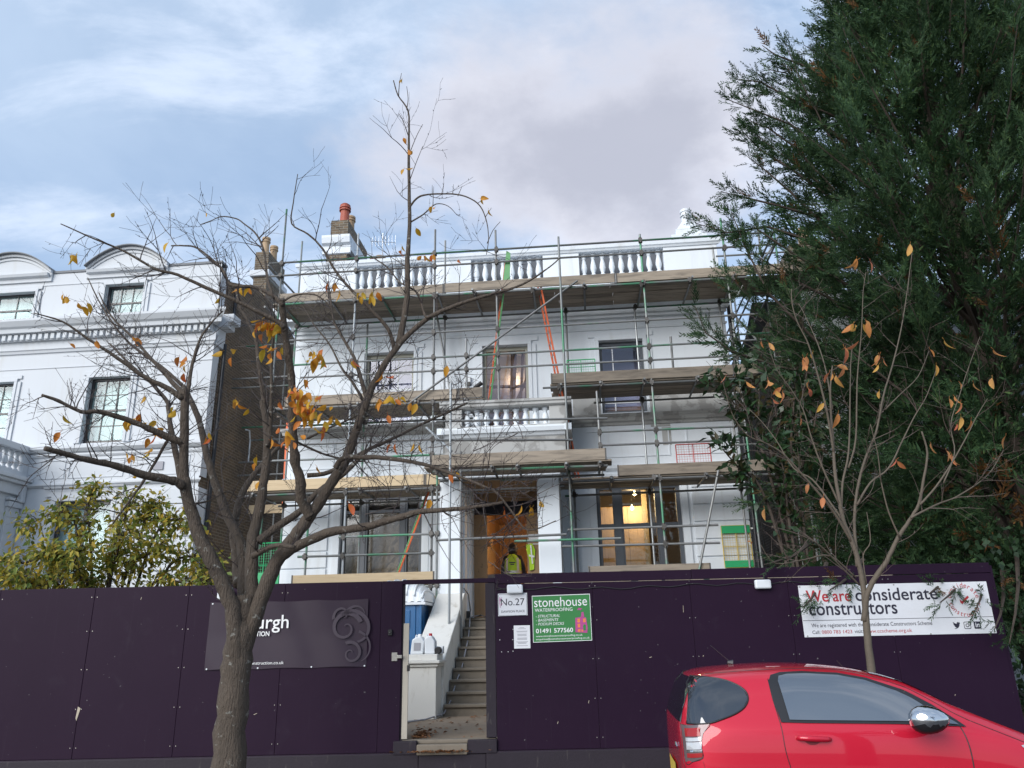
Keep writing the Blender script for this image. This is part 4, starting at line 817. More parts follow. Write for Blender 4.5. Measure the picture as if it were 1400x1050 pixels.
# ------------------------------------------------------------------ ladders, guards and other loose things on the scaffold
def ladder(label, a, b_, w, wv, m1, m2, rung='alu', group='ladders on the scaffolding'):      # a foot, b head (u, d, z); wv = sideways direction (u, d)
    t = fthing('ladder', label, 'ladder', *a, group=group)
    A, B = Vector((a[0], -a[1], a[2])), Vector((b_[0], -b_[1], b_[2])); sv = Vector((wv[0], -wv[1], 0)).normalized() * w / 2
    ax = (B - A).normalized(); nn = ax.cross(sv).normalized() * 0.016; s2 = sv.normalized() * 0.035
    for sgn, mm in ((-1, m1), (1, m2)):
        q = MB(); o = sv * sgn
        c = [A + o - s2 - nn, A + o + s2 - nn, A + o + s2 + nn, A + o - s2 + nn]; e = [p + (B - A) for p in c]
        q.add(c + e, [(3, 2, 1, 0), (4, 5, 6, 7), (0, 1, 5, 4), (1, 2, 6, 5), (2, 3, 7, 6), (3, 0, 4, 7)]); build(q, 'stile', M[mm], t, bevel=0.005)
    n = int((B - A).length / 0.28)
    for i in range(1, n):
        p = A + (B - A) * (i / n); q = MB(); q.tube([p - sv, p + sv], 0.015, 6); build(q, 'rung', M[rung], t)
    return t
ladder('orange ladder leaning to the right of the porch balcony', (1.45, 0.75, 5.0), (0.78, 1.30, 9.45), 0.34, (0.18, 1), 'orange', 'orange')
ladder('orange and green ladder rising past the middle upper window to the top deck', (-0.46, 0.95, 6.6), (0.05, 1.25, 10.15), 0.36, (0.28, 1), 'orange', 'ladgreen')
ladder('ladder with one green and one orange stile in front of the left ground floor window', (-2.50, 0.95, 2.9), (-1.72, 0.6, 5.3), 0.30, (0.4, 1), 'ladgreen', 'orange')
ladder('short orange ladder in the gap beside the brick wall', (-5.5, -0.6, 4.9), (-5.75, -1.1, 7.3), 0.34, (1, 0.3), 'orange', 'orange')
def guard(label, u0, u1, z0, z1, d, m, bands=None, bm_='greenplast', lean=0.0):
    t = fthing('brick_guard', label, 'brick guard', (u0 + u1) / 2, d, z0, 'mesh guards on the scaffolding')
    q = MB()
    for (p, r) in (((u0, z0), (u1, z0)), ((u1, z0), (u1, z1)), ((u1, z1), (u0, z1)), ((u0, z1), (u0, z0))): q.tube([(p[0], -d, p[1]), (r[0], -d, r[1])], 0.012, 6)
    q.tube([((u0 + u1) / 2, -d, z0), ((u0 + u1) / 2, -d, z1)], 0.010, 6); q.tube([(u0, -d, (z0 + z1) / 2), (u1, -d, (z0 + z1) / 2)], 0.008, 6)
    build(q, 'frame', M[m], t)
    q = MB(); n = int((u1 - u0) / 0.05)
    for i in range(1, n): u = u0 + (u1 - u0) * i / n; q.fbox(u - .002, u + .002, d - .002, d + .002, z0, z1)
    n = int((z1 - z0) / 0.05)
    for i in range(1, n): z = z0 + (z1 - z0) * i / n; q.fbox(u0, u1, d - .0015, d + .0015, z - .002, z + .002)
    build(q, 'wire_mesh', M[m], t, kind='stuff')
    if bands:
        for (za, zb) in bands: q = MB(); q.fbox(u0 + .0, u1 - .0, d + .013, d + .019, za, zb); build(q, 'band', M[bm_], t)
    return t
guard('red mesh guard on the lower right deck', 3.52, 4.22, 5.10, 5.52, DO - .08, 'redplast'); guard('small green mesh guard above the upper right deck', 1.34, 1.95, 7.18, 7.52, DO - .1, 'greenplast')
guard('yellow framed mesh guard with green bands against the right end of the wall', 4.50, 5.10, 3.10, 3.98, 0.10, 'yellow', [(3.10, 3.24), (3.82, 3.98)])
guard('green mesh guard with a solid green foot behind the left tree', -5.45, -4.75, 2.85, 3.75, DO + .1, 'greenplast', [(2.85, 3.15)])
g = fthing('green_fall_bracket', 'bright green plastic bracket strapped to the ladder head at the parapet', 'bracket', 0.05, 1.3, 9.7)
q = MB(); q.add([(-.02, -1.5, 9.5), (.13, -1.5, 9.5), (.16, -1.5, 10.18), (.07, -1.5, 10.25), (-.02, -1.46, 9.5), (.13, -1.46, 9.5), (.16, -1.46, 10.18), (.07, -1.46, 10.25)], [(0, 1, 2, 3), (7, 6, 5, 4), (0, 4, 5, 1), (1, 5, 6, 2), (2, 6, 7, 3), (3, 7, 4, 0)]); build(q, 'arm', M['ladgreen'], g); q = MB(); q.fbox(-.03, .17, 1.44, 1.52, 9.44, 9.5); build(q, 'foot', M['ladgreen'], g)
lamp = fthing('security_light', 'small security light fixed to the wall left of the middle upper window', 'light', -1.05, 0.0, 7.65)
q = MB(); q.fbox(-1.12, -0.98, 0.0, 0.10, 7.58, 7.72); build(q, 'body', M['fitting'], lamp, bevel=0.01); q = MB(); q.fbox(-1.11, -0.99, 0.02, 0.13, 7.47, 7.57); build(q, 'sensor', M['coupler'], lamp, bevel=0.01)
tl = fthing('paint_tool', 'white handled tool lying on the deck by the balcony', 'tool', -0.9, 1.3, 6.74)
q = MB(); q.tube([(-1.1, -1.4, 6.98), (-0.72, -1.35, 7.02)], .035, 8); build(q, 'handle', M['fitting'], tl); q = MB(); q.tube([(-0.72, -1.35, 7.0), (-0.55, -1.35, 7.12)], .05, 8); build(q, 'head', M['black'], tl)

# ------------------------------------------------------------------ hoarding
HO = Vector((0, 10.0, 0)); HA = rad(-0.7)
def hthing(name, label, cat, u, d, z, group=None):
    p = HO + Vector((math.cos(HA) * u + math.sin(HA) * d, math.sin(HA) * u - math.cos(HA) * d, z))
    return thing(name, label, cat, p, HA, group, (u, -d, z))
H = hthing('hoarding', 'dark purple plywood site hoarding along the pavement with an open gateway', 'hoarding', 0, 0, 0.12)
joints = [-8.98, -7.76, -6.55, -5.34, -4.14, -2.92, -1.70]
def hpanel(u0, u1, z0, z1):
    q = MB(); j = random.uniform(-.003, .003); q.fbox(u0 + .0015, u1 - .0015, -.018 + j, j, z0, z1); o = build(q, 'panel', M['hoard'], H, bevel=0.003); q = MB(); q.fbox(u1 - .03, u1 + .03, -.06, -.023, z0, z1 - .02); build(q, 'joint_batten', M['plinth'], H); return o
for a, e in zip(joints, joints[1:]): hpanel(a, e, 0.50, 2.475)
hpanel(-1.70, -1.435, 0.50, 2.475)
for a, e in ((-0.27, 0.95), (0.95, 2.17), (2.17, 3.39), (3.39, 4.61), (4.61, 5.93)): hpanel(a, e, 0.50, 2.405)
q = MB(); q.fbox(-0.27, 2.2, -.03, .010, 2.412, 2.53); q.fbox(2.205, 5.93, -.03, .008, 2.412, 2.535); build(q, 'top_rail', M['hoard'], H, bevel=0.004)
q = MB()
u = 0.10
while u < 4.2:
    e = u + random.uniform(.15, .7); q.fbox(u, e, -.01, .0025, 2.4055, 2.4115); u = e + random.uniform(0, .12)
build(q, 'splintered_edge', M['scar'], H)
q = MB(); q.fbox(-1.435, -0.27, -.05, 0.0, 2.43, 2.485); build(q, 'lintel', M['hoard'], H, bevel=0.004)
q = MB(); q.fbox(-0.395, -0.272, -.12, -.004, 0.64, 2.425); build(q, 'gate_post', M['black_frame'] if False else M['plinth'], H, bevel=0.006)
q = MB(); q.fbox(-1.53, -1.437, -.12, -.022, 0.62, 2.425); build(q, 'gate_post', M['plinth'], H, bevel=0.006)
for a, e in ((-9.0, -1.2), (-0.40, 5.95)):
    q = MB(); q.fbox(a, e, -.08, .035, 0.10, 0.49); build(q, 'plinth', M['plinth'], H, bevel=0.008)
q = MB(); q.fbox(-1.2, -0.40, -.08, .03, 0.10, 0.47); build(q, 'plinth', M['plinth'], H, bevel=0.01)
q = MB(); q.fbox(-9.0, -1.44, .0, .022, 0.482, 0.497); q.fbox(-0.27, 5.9, .0, .022, 0.482, 0.497); build(q, 'skirting', M['banner'], H)
q = MB(); q.box(5.93, 5.96, 0.0, 0.5, 0.5, 2.5); build(q, 'end_board', M['hoard'], H)
for u in (-7.2, -4.8, -2.4, 0.6, 2.9, 5.2):
    q = MB(); q.fbox(u, u + .1, -.14, -.03, 0.5, 2.38); build(q, 'back_post', M['newwood'], H)
# chipped joint
q = MB(); q.add([(-5.350, -.0045, 1.08), (-5.315, -.0045, 1.06), (-5.345, -.0045, 0.92), (-5.360, -.0045, 0.95)], [(0, 1, 2, 3)])
for (u, z, du, dz) in ((2.06, 2.02, .004, .08), (0.83, 1.0, .010, .03), (0.45, .78, .010, .025), (1.6, 1.5, .03, .008), (2.25, 1.5, .012, .012), (-4.75, 2.32, .010, .03), (-3.2, .95, .04, .015), (4.3, 1.3, .01, .01), (5.2, 1.0, .01, .01)):
    q.add([(u, -.0048, z), (u + .005, -.0048, z - .006), (u + du + .004, -.0048, z + dz - .004), (u + du, -.0048, z + dz)], [(0, 1, 2, 3)])
build(q, 'scuff', M['scar'], H, kind='stuff')
q = MB()
for j in joints[1:-1] + [0.95, 2.17, 3.39, 4.61]:
    for z in (.62, 1.05, 1.5, 1.95, 2.36):
        for s_ in (-.035, .035): q.tube([(j + s_, .0, z), (j + s_, -.0045, z)], .006, 6)
build(q, 'screw_heads', M['steel'], H, kind='stuff')
# open plywood gate leaf swung inwards
gl = hthing('gate_leaf', 'pale raw edged gate leaf standing open in the hoarding gateway', 'gate', -1.44, -.02, 0.64)
q = MB(); q.add([(x, y, z) for z in (0.64, 1.96) for x, y in ((-1.415, .02), (-1.345, .02), (-1.475, .93), (-1.545, .93))], [(3, 2, 1, 0), (4, 5, 6, 7), (0, 1, 5, 4), (1, 2, 6, 5), (2, 3, 7, 6), (3, 0, 4, 7)]); build(q, 'leaf', mat('raw_gate_edge', (0.44, 0.40, 0.33), 0.8, var=0.12, vscale=6), gl, bevel=0.004)
q = MB(); q.box(-1.36, -1.33, 0.0, 0.04, 1.40, 1.47); build(q, 'bolt', M['black'], gl)
hp = hthing('hasp', 'rusty steel hasp plate at the left edge of the gateway', 'hasp', -1.5, 0, 1.55)
q = MB(); q.fbox(-1.55, -1.48, .002, .010, 1.52, 1.62); build(q, 'plate', M['steel'], hp, bevel=0.004); q = MB(); q.fbox(-1.48, -1.42, .004, .035, 1.55, 1.59); build(q, 'staple', M['steel'], hp, bevel=0.006)
lk = hthing('keypad', 'small black keypad lock left of the gateway', 'lock', -1.58, 0, 1.85)
q = MB(); q.fbox(-1.60, -1.55, .002, .03, 1.82, 1.89); build(q, 'body', M['black'], lk, bevel=0.006); q = MB(); q.lathe([(.001, 0), (.012, .001), (.012, .01), (.001, .012)], (-1.575, -.035, 1.85), 8); build(q, 'knob', M['coupler'], lk)
# threshold step in the gateway
q = hthing('doorstep', 'worn stone step below the gateway of the hoarding', 'step', -0.8, 0.05, 0.12); ds = q
q = MB(); q.fbox(-1.22, -0.62, -.10, .06, 0.47, 0.585); build(q, 'riser', M['stone'], ds, bevel=0.012); q = MB(); q.fbox(-1.42, -0.28, -.14, -.02, 0.585, 0.63); build(q, 'tread', M['stone'], ds, bevel=0.012)
for a, e in ((-1.50, -1.22), (-0.62, -0.27)): q = MB(); q.fbox(a, e, -.08, .045, 0.475, 0.625); build(q, 'plinth_block', M['plinth'], ds, bevel=0.01)
# bulkhead lights and their cable
for u, z, lab in ((-3.66, 2.345, 'white bulkhead light behind the cherry trunk, above the dark banner'), (-0.02, 2.34, 'white bulkhead light above the house number sign'), (3.07, 2.33, 'white bulkhead light left of the white banner')):
    t = hthing('bulkhead_light', lab, 'light', u, 0, z, 'bulkhead lights on the hoarding')
    q = MB(); q.fbox(u - .10, u + .10, .012, .075, z - .055, z + .055); build(q, 'diffuser', M['fitting'], t, bevel=0.02); q = MB(); q.fbox(u - .09, u + .09, .002, .012, z - .045, z + .045); build(q, 'back_plate', M['greyink'], t)
t = hthing('lighting_cable', 'thin black cable looping along the top of the right hoarding', 'cable', 1.5, 0, 2.35)
q = MB(); q.tube([(-.25 + i * .12, -.006, 2.335 + .015 * math.sin(i * 1.3) + .01 * math.sin(i * .37) + (0.08 * max(0, (27 - abs(i - 31)) / 27 - .75))) for i in range(36)], .006, 5); q.tube([(-.24, -.006, 2.45), (-.25, -.006, 2.37), (-.13, -.006, 2.33)], .006, 5); build(q, 'cord', M['black'], t)

# ------------------------------------------------------------------ lettering
_fc = {}
def glyphs(text, shear=0.0, space=1.0):
    c = bpy.data.curves.new('t', 'FONT'); c.body = text; c.size = 1.0; c.shear = shear; c.space_character = space; c.resolution_u = 3
    o = bpy.data.objects.new('t', c); COL.objects.link(o)
    dg = bpy.context.evaluated_depsgraph_get(); me = o.evaluated_get(dg).to_mesh()
    vs = [tuple(v.co) for v in me.vertices]; fs = [tuple(p.vertices) for p in me.polygons]
    o.evaluated_get(dg).to_mesh_clear(); bpy.data.objects.remove(o); bpy.data.curves.remove(c); return vs, fs
def text(parent, s, u0, u1, zb, d, m, h=None, shear=0.0, space=1.0, tilt=0.0, bold=0.0, name='lettering'):
    """letters fitted between u0 and u1 on the baseline zb; h = height of the tallest letter (None keeps the proportions)"""
    vs, fs = glyphs(s, shear, space)
    x0 = min(v[0] for v in vs); x1 = max(v[0] for v in vs); y1 = max(v[1] for v in vs)
    k = (u1 - u0) / (x1 - x0); ky = k if h is None else h / y1
    q = MB()
    for n, (ox, oy) in enumerate(((0, 0), (bold, 0), (0, bold), (bold, bold)) if bold else ((0, 0),)):
        q.add([(u0 + (x - x0) * k + ox, -d - .0002 * n, zb + y * ky + oy + tilt * (x - x0) * k) for x, y, _ in vs], fs)
    return build(q, name, m, parent)
def board(parent, name, u0, u1, z0, z1, d, m, t=.005, skew=0.0):
    q = MB(); vs = [(u0, -d, z0), (u1, -d, z0 + skew), (u1, -d, z1 + skew), (u0, -d, z1)]; vs += [(x, y - t, z) for x, y, z in vs]
    q.add(vs, [(4, 5, 6, 7), (3, 2, 1, 0), (0, 1, 5, 4), (1, 2, 6, 5), (2, 3, 7, 6), (3, 0, 4, 7)]); return build(q, name, m, parent)
def screws(parent, pts, d, m='steel', r=.009):
    for u, z in pts: q = MB(); q.tube([(u, -d, z), (u, -d - .006, z)], r, 7); build(q, 'fixing', M[m], parent)
# No.27
s = hthing('house_number_sign', 'white board lettered No.27 Dawson Place beside the gateway', 'sign', -.05, 0, 2.02)
board(s, 'panel', -.235, .13, 2.02, 2.29, .003, M['signwhite'], skew=.004)
text(s, 'No.27', -.20, .095, 2.145, .0105, M['ink'], .082, tilt=.01); text(s, 'DAWSON PLACE', -.195, .095, 2.060, .0105, M['ink'], .026, tilt=.01)
q = MB()
for i in range(2): pass
rr = []
for cx, cz, a0 in ((.105, 2.265, 0), (-.212, 2.265, 90), (-.212, 2.042, 180), (.105, 2.042, 270)):
    for k in range(5): a = rad(a0 + k * 22.5); rr.append((cx + .018 * math.cos(a), cz + .018 * math.sin(a), a))
n = len(rr); q.add([(x, -.0105, z) for x, z, a in rr] + [(x - .003 * math.cos(a), -.0105, z - .003 * math.sin(a)) for x, z, a in rr], [(i, (i + 1) % n, (i + 1) % n + n, i + n) for i in range(n)]); build(q, 'border', M['ink'], s)
q = MB(); 
for (a, e) in (((-.205, 2.12), (-.212, 2.25)), ((-.205, 2.20), (-.185, 2.245)), ((-.20, 2.15), (-.17, 2.17))): q.tube([(a[0], -.0105, a[1]), ((a[0] + e[0]) / 2 - .01, -.0105, (a[1] + e[1]) / 2), (e[0], -.0105, e[1])], .003, 4)
build(q, 'scribble', M['pinkink'], s)
# A4 notice
s = hthing('paper_notice', 'white paper notice with faint grey print under the number sign', 'notice', .055, 0, 1.63)
board(s, 'sheet', -.045, .155, 1.635, 1.905, .002, M['paper'], .002)
q = MB()
for i, z in enumerate((1.875, 1.862, 1.835, 1.825, 1.80, 1.79, 1.78, 1.755, 1.745, 1.735, 1.71, 1.70, 1.69, 1.665)): w = (.03, .05)[i % 2] if i < 2 else random.uniform(.05, .075); q.quad((.055 - w, -.0052, z), (.055 + w, -.0052, z), (.055 + w, -.0052, z + .005), (.055 - w, -.0052, z + .005))
build(q, 'print', M['greyink'], s)
screws(H, [(-.22, 1.86), (-.045 - .01, 1.86), (-.22, 1.74), (-.06, 1.74), (-.2, 1.60), (-.12, 1.60), (-.06, 1.605), (-.24, 2.44)], .0, 'white', .005)
# stonehouse
s = hthing('waterproofing_sign', 'green waterproofing contractor board with white lettering and a small house drawing', 'sign', .55, 0, 1.7)
board(s, 'panel', .19, .915, 1.700, 2.255, .003, M['signgreen'], skew=.010)
q = MB(); 
for (a, e, z0, z1) in ((.19, .915, 2.247, 2.255), (.19, .915, 1.700, 1.706)): q.add([(a, -.0105, z0), (e, -.0105, z0 + .010), (e, -.0105, z1 + .010), (a, -.0105, z1)], [(0, 1, 2, 3)])
for u in (.19, .909): o_ = .010 * (u - .19) / .725; q.quad((u, -.0105, 1.706 + o_), (u + .006, -.0105, 1.706 + o_), (u + .006, -.0105, 2.247 + o_), (u, -.0105, 2.247 + o_))
build(q, 'border', M['white'], s)
W_ = M['white']; T = .012
text(s, 'stonehouse', .215, .875, 2.118, .0105, W_, .112, tilt=T); text(s, 'WATERPROOFING', .222, .69, 2.060, .0105, W_, .040, tilt=T)
text(s, '- STRUCTURAL', .232, .53, 1.992, .0105, W_, .032, .25, tilt=T); text(s, '- BASEMENTS', .232, .51, 1.945, .0105, W_, .032, .25, tilt=T); text(s, '- PODIUM DECKS', .232, .58, 1.898, .0105, W_, .032, .25, tilt=T)
text(s, '01491 577560', .228, .685, 1.808, .0105, W_, .050, tilt=T, bold=.002); text(s, 'www.stonehousewaterproofing.co.uk', .228, .80, 1.762, .0105, W_, .022, tilt=T); text(s, 'enquiries@stonehousewaterproofing.co.uk', .228, .885, 1.726, .0105, W_, .022, tilt=T)
def flat(q, u0, u1, z0, z1, d=.0105): q.quad((u0, -d, z0), (u1, -d, z0), (u1, -d, z1), (u0, -d, z1))
q = MB(); q.add([(.715, -.0104, 1.81), (.86, -.0104, 1.80), (.868, -.0104, 1.86), (.855, -.0104, 1.98), (.83, -.0104, 1.985), (.80, -.0104, 1.99), (.72, -.0104, 1.98)], [tuple(range(7))])
q.add([(.79, -.0104, 1.99), (.832, -.0104, 1.99), (.825, -.0104, 2.05), (.80, -.0104, 2.045)], [(0, 1, 2, 3)]); q.add([(.745, -.0104, 2.075), (.79, -.0104, 2.07), (.81, -.0104, 2.09), (.77, -.0104, 2.10)], [(0, 1, 2, 3)])
build(q, 'house_drawing', M['pinkink'], s)
q = MB(); 
for a, z in ((.745, 1.925), (.815, 1.925), (.745, 1.865), (.745, 1.815)): flat(q, a, a + .032, z, z + .045 if z > 1.82 else z + .03, .0108)
flat(q, .79, .81, 1.815, 1.84, .0108); build(q, 'house_window', M['orangeink'], s)
q = MB(); q.add([(.815, -.0108, 1.83), (.845, -.0108, 1.83), (.848, -.0108, 1.89), (.825, -.0108, 1.905), (.812, -.0108, 1.88)], [tuple(range(5))]); build(q, 'tree_drawing', M['signgreen'], s)
# contractor banner on the left
s = hthing('contractor_banner', 'dark purple vinyl banner with white lettering and a swirling leaf ornament, partly behind the trunk', 'banner', -2.85, 0, 1.46)
q = MB(); nx, nz_ = 28, 12; vs = []
for j in range(nz_ + 1):
    for i in range(nx + 1):
        a, c = i / nx, j / nz_; sag = 0.012 * abs(math.sin(a * PI * 3)) * (c ** 6 + (1 - c) ** 6)
        d = .006 + .012 * abs(math.sin(a * PI * 3 + c * 1.2)) * (0.3 + 0.7 * abs(2 * c - 1)) + .006 * math.sin(a * 23 + c * 5)
        vs.append((-3.85 + 1.99 * a, -d, 1.46 + .805 * c + (-sag if c > .5 else sag)))
q.add(vs, [(j * (nx + 1) + i, j * (nx + 1) + i + 1, (j + 1) * (nx + 1) + i + 1, (j + 1) * (nx + 1) + i) for j in range(nz_) for i in range(nx)]); build(q, 'vinyl', M['banner'], s, smooth=True)
D_ = .030
text(s, 'burgh', -3.36, -2.845, 1.935, D_, W_, .155, bold=.003); text(s, 'CTION', -3.285, -3.075, 1.845, D_, W_, .055, bold=.002); text(s, 'construction.co.uk', -3.30, -2.87, 1.515, D_, W_, .036)
text(s, '0', -3.31, -3.285, 1.585, D_, W_, .04)
q = MB()
def swirl(cx, cz, r0, r1, a0, a1, w0, w1, n=34):
    L_, R_ = [], []
    for i in range(n + 1):
        k = i / n; a = rad(a0 + (a1 - a0) * k); r = r0 + (r1 - r0) * k; w = w0 + (w1 - w0) * k
        L_.append((cx + (r + w) * math.cos(a), -D_, cz + (r + w) * math.sin(a))); R_.append((cx + max(0.002, r - w) * math.cos(a), -D_ , cz + max(.002, r - w) * math.sin(a)))
    q.add(L_ + R_, [(i, i + 1, n + 2 + i, n + 1 + i) for i in range(n)])
swirl(-2.13, 1.92, .20, .03, 20, 480, .028, .006); swirl(-2.05, 1.62, .14, .02, 120, -330, .020, .005); swirl(-2.02, 1.88, .26, .13, 130, -70, .03, .012); swirl(-2.17, 2.07, .12, .03, 200, -60, .018, .004); swirl(-1.97, 2.05, .17, .08, 160, 30, .02, .004); swirl(-2.0, 1.66, .22, .15, 80, -60, .016, .004)
build(q, 'ornament', M['bannerlight'], s)
screws(s, [(-3.82, 2.245), (-3.19, 2.25), (-2.53, 2.25), (-1.88, 2.25), (-3.82, 1.475), (-3.19, 1.475), (-2.53, 1.475), (-1.88, 1.475)], .012, 'fitting', .010)
# considerate constructors banner
s = hthing('constructors_banner', 'long white banner reading We are considerate constructors behind the parked red car', 'banner', 4.7, 0, 1.69)
board(s, 'panel', 3.515, 5.85, 1.692, 2.305, .003, M['signwhite'], .004)
text(s, 'We are', 3.60, 4.145, 2.105, .0095, M['redink'], .135, bold=.004); text(s, 'considerate', 4.205, 5.215, 2.105, .0095, M['ink'], .145, bold=.004); text(s, 'constructors', 3.61, 4.69, 1.945, .0095, M['ink'], .125, bold=.004)
q = MB(); flat(q, 3.52, 5.845, 1.883, 1.888, .0095); build(q, 'rule', M['ink'], s)
text(s, 'We are registered with the Considerate Constructors Scheme', 3.615, 5.09, 1.805, .0095, M['ink'], .045); text(s, 'Call:', 3.615, 3.71, 1.728, .0095, M['ink'], .04); text(s, '0800 783 1423', 3.73, 4.10, 1.728, .0095, M['redink'], .04); text(s, 'visit:', 4.13, 4.235, 1.728, .0095, M['ink'], .04); text(s, 'www.ccscheme.org.uk', 4.255, 4.83, 1.728, .0095, M['redink'], .04)
def arc_text(parent, st, cx, cz, r, a0, a1, h, m, inward=False):
    q = MB(); n = len(st)
    for i, ch in enumerate(st):
        vs, fs = glyphs(ch)
        if not vs: continue
        a = rad(a0 + (a1 - a0) * (i / (n - 1))); x0 = (min(v[0] for v in vs) + max(v[0] for v in vs)) / 2; k = h
        t = a - PI / 2 if not inward else a + PI / 2
        q.add([(cx + r * math.cos(a) + ((x - x0) * math.cos(t) - y * math.sin(t)) * k, -.0095, cz + r * math.sin(a) + ((x - x0) * math.sin(t) + y * math.cos(t)) * k) for x, y, _ in vs], fs)
    return build(q, 'lettering', m, parent)
arc_text(s, 'considerate', 5.53, 2.085, .155, 165, 15, .085, M['redink']); arc_text(s, 'constructors', 5.53, 2.085, .195, 195, 345, .085, M['redink'], True)
q = MB(); q.add([(5.48, -.0095, 2.06), (5.50, -.0095, 2.04), (5.60, -.0095, 2.12), (5.585, -.0095, 2.14), (5.50, -.0095, 2.075), (5.48, -.0095, 2.10)], [tuple(range(6))]); build(q, 'tick', M['redink'], s)
# social media icons
q = MB(); bird = [(0, .0), (.02, .004), (.032, .010), (.018, .018), (.006, .03), (.018, .028), (.004, .042), (-.002, .056), (.008, .053), (-.004, .07), (-.002, .082), (.016, .066), (.040, .056), (.044, .072), (.056, .080), (.066, .074), (.080, .080), (.074, .068), (.084, .064), (.074, .054), (.070, .036), (.058, .016), (.038, .002), (.016, -.004)]
q.add([(5.345 + x, -.0095, 1.755 + z * .95) for x, z in bird], [tuple(range(len(bird)))]); build(q, 'bird_icon', M['ink'], s)
def rsq(cx, cz, hw, r, n=5):
    o = []
    for sx_, sz_, a0 in ((1, 1, 0), (-1, 1, 90), (-1, -1, 180), (1, -1, 270)):
        for k in range(n): a = rad(a0 + 90 * k / (n - 1)); o.append((cx + sx_ * (hw - r) + r * math.cos(a), cz + sz_ * (hw - r) + r * math.sin(a)))
    return o
def ring(q, A, B, d=.0095): n = len(A); q.add([(x, -d, z) for x, z in A] + [(x, -d, z) for x, z in B], [(i, (i + 1) % n, (i + 1) % n + n, i + n) for i in range(n)])
q = MB(); ring(q, rsq(5.512, 1.79, .042, .014), rsq(5.512, 1.79, .035, .010)); ring(q, rsq(5.512, 1.79, .022, .022), rsq(5.512, 1.79, .014, .014)); P_ = rsq(5.535, 1.813, .005, .005); q.add([(x, -.0095, z) for x, z in P_], [tuple(range(len(P_)))]); build(q, 'camera_icon', M['ink'], s)
q = MB(); P_ = rsq(5.635, 1.79, .042, .007); q.add([(x, -.0095, z) for x, z in P_], [tuple(range(len(P_)))]); build(q, 'network_icon', M['ink'], s); text(s, 'in', 5.61, 5.662, 1.766, .0100, M['signwhite'], .05, bold=.003)
screws(s, [(3.535, 2.29), (3.55, 1.705), (5.05, 1.70), (5.83, 1.71), (4.7, 2.29)], .006, 'steel', .009)

# ------------------------------------------------------------------ things behind the gateway
T_ = thing('portable_toilet', 'blue portable toilet with a ribbed white domed roof behind the gateway', 'toilet', fw(-2.0, 2.35, 0.6), FA); T_.scale = (1, 1, 1.14)
def bxm(x0, x1, y0, y1, z0, z1): q = MB(); q.box(x0, x1, y0, y1, z0, z1); return q
build(bxm(-.52, .50, -.55, .55, .10, 1.62), 'cabin', M['blue'], T_, bevel=0.03); build(bxm(-.55, .53, -.58, .58, 0, .10), 'skid', M['black'], T_, bevel=0.01)
for x in (-.50, .46): build(bxm(x, x + .05, -.575, -.54, .1, 1.62), 'corner_post', M['blue'], T_, bevel=0.012)
dr = build(bxm(-.40, .40, -.572, -.54, .16, 1.56), 'door', M['blue'], T_, bevel=0.01)
for z in (.3, .75, 1.2): build(bxm(-.3, .3, -.59, -.57, z, z + .28), 'door_panel', M['blue'], dr, bevel=0.008)
for y in (-.4, 0.0, .3):
    q = MB(); q.add([(.502, y, .3), (.53, y + .05, .6), (.53, y + .05, 1.2), (.502, y, 1.5), (.502, y + .2, 1.5), (.53, y + .15, 1.2), (.53, y + .15, .6), (.502, y + .2, .3)], [(0, 1, 6, 7), (1, 2, 5, 6), (2, 3, 4, 5), (0, 3, 2, 1), (7, 6, 5, 4)]); build(q, 'side_panel', M['blue'], T_, fix=True)
q = MB(); n = 36; nn_ = 16; vs = []
def dome(x, y): return 1.60 + .37 * max(0, 1 - abs(x / .585) ** 2.6) ** .5 * max(0, 1 - abs(y / .62) ** 2.6) ** .5
for j in range(nn_ + 1):
    for i in range(n + 1):
        x, y = -.585 + 1.17 * i / n, -.62 + 1.24 * j / nn_; vs.append((x, y, dome(x, y) + (.012 if i % 4 < 2 else 0)))
q.add(vs, [(j * (n + 1) + i, j * (n + 1) + i + 1, (j + 1) * (n + 1) + i + 1, (j + 1) * (n + 1) + i) for j in range(nn_) for i in range(n)]); q.box(-.585, .585, -.62, .62, 1.56, 1.60); rf = build(q, 'roof', M['fitting'], T_)
for i in range(8):
    x = -.52 + i * .1486; q = MB(); q.tube([(x, -.60 + 1.2 * k / 14, dome(x, -.60 + 1.2 * k / 14) + .012) for k in range(15)], .018, 6); build(q, 'rib', M['fitting'], rf, smooth=True)
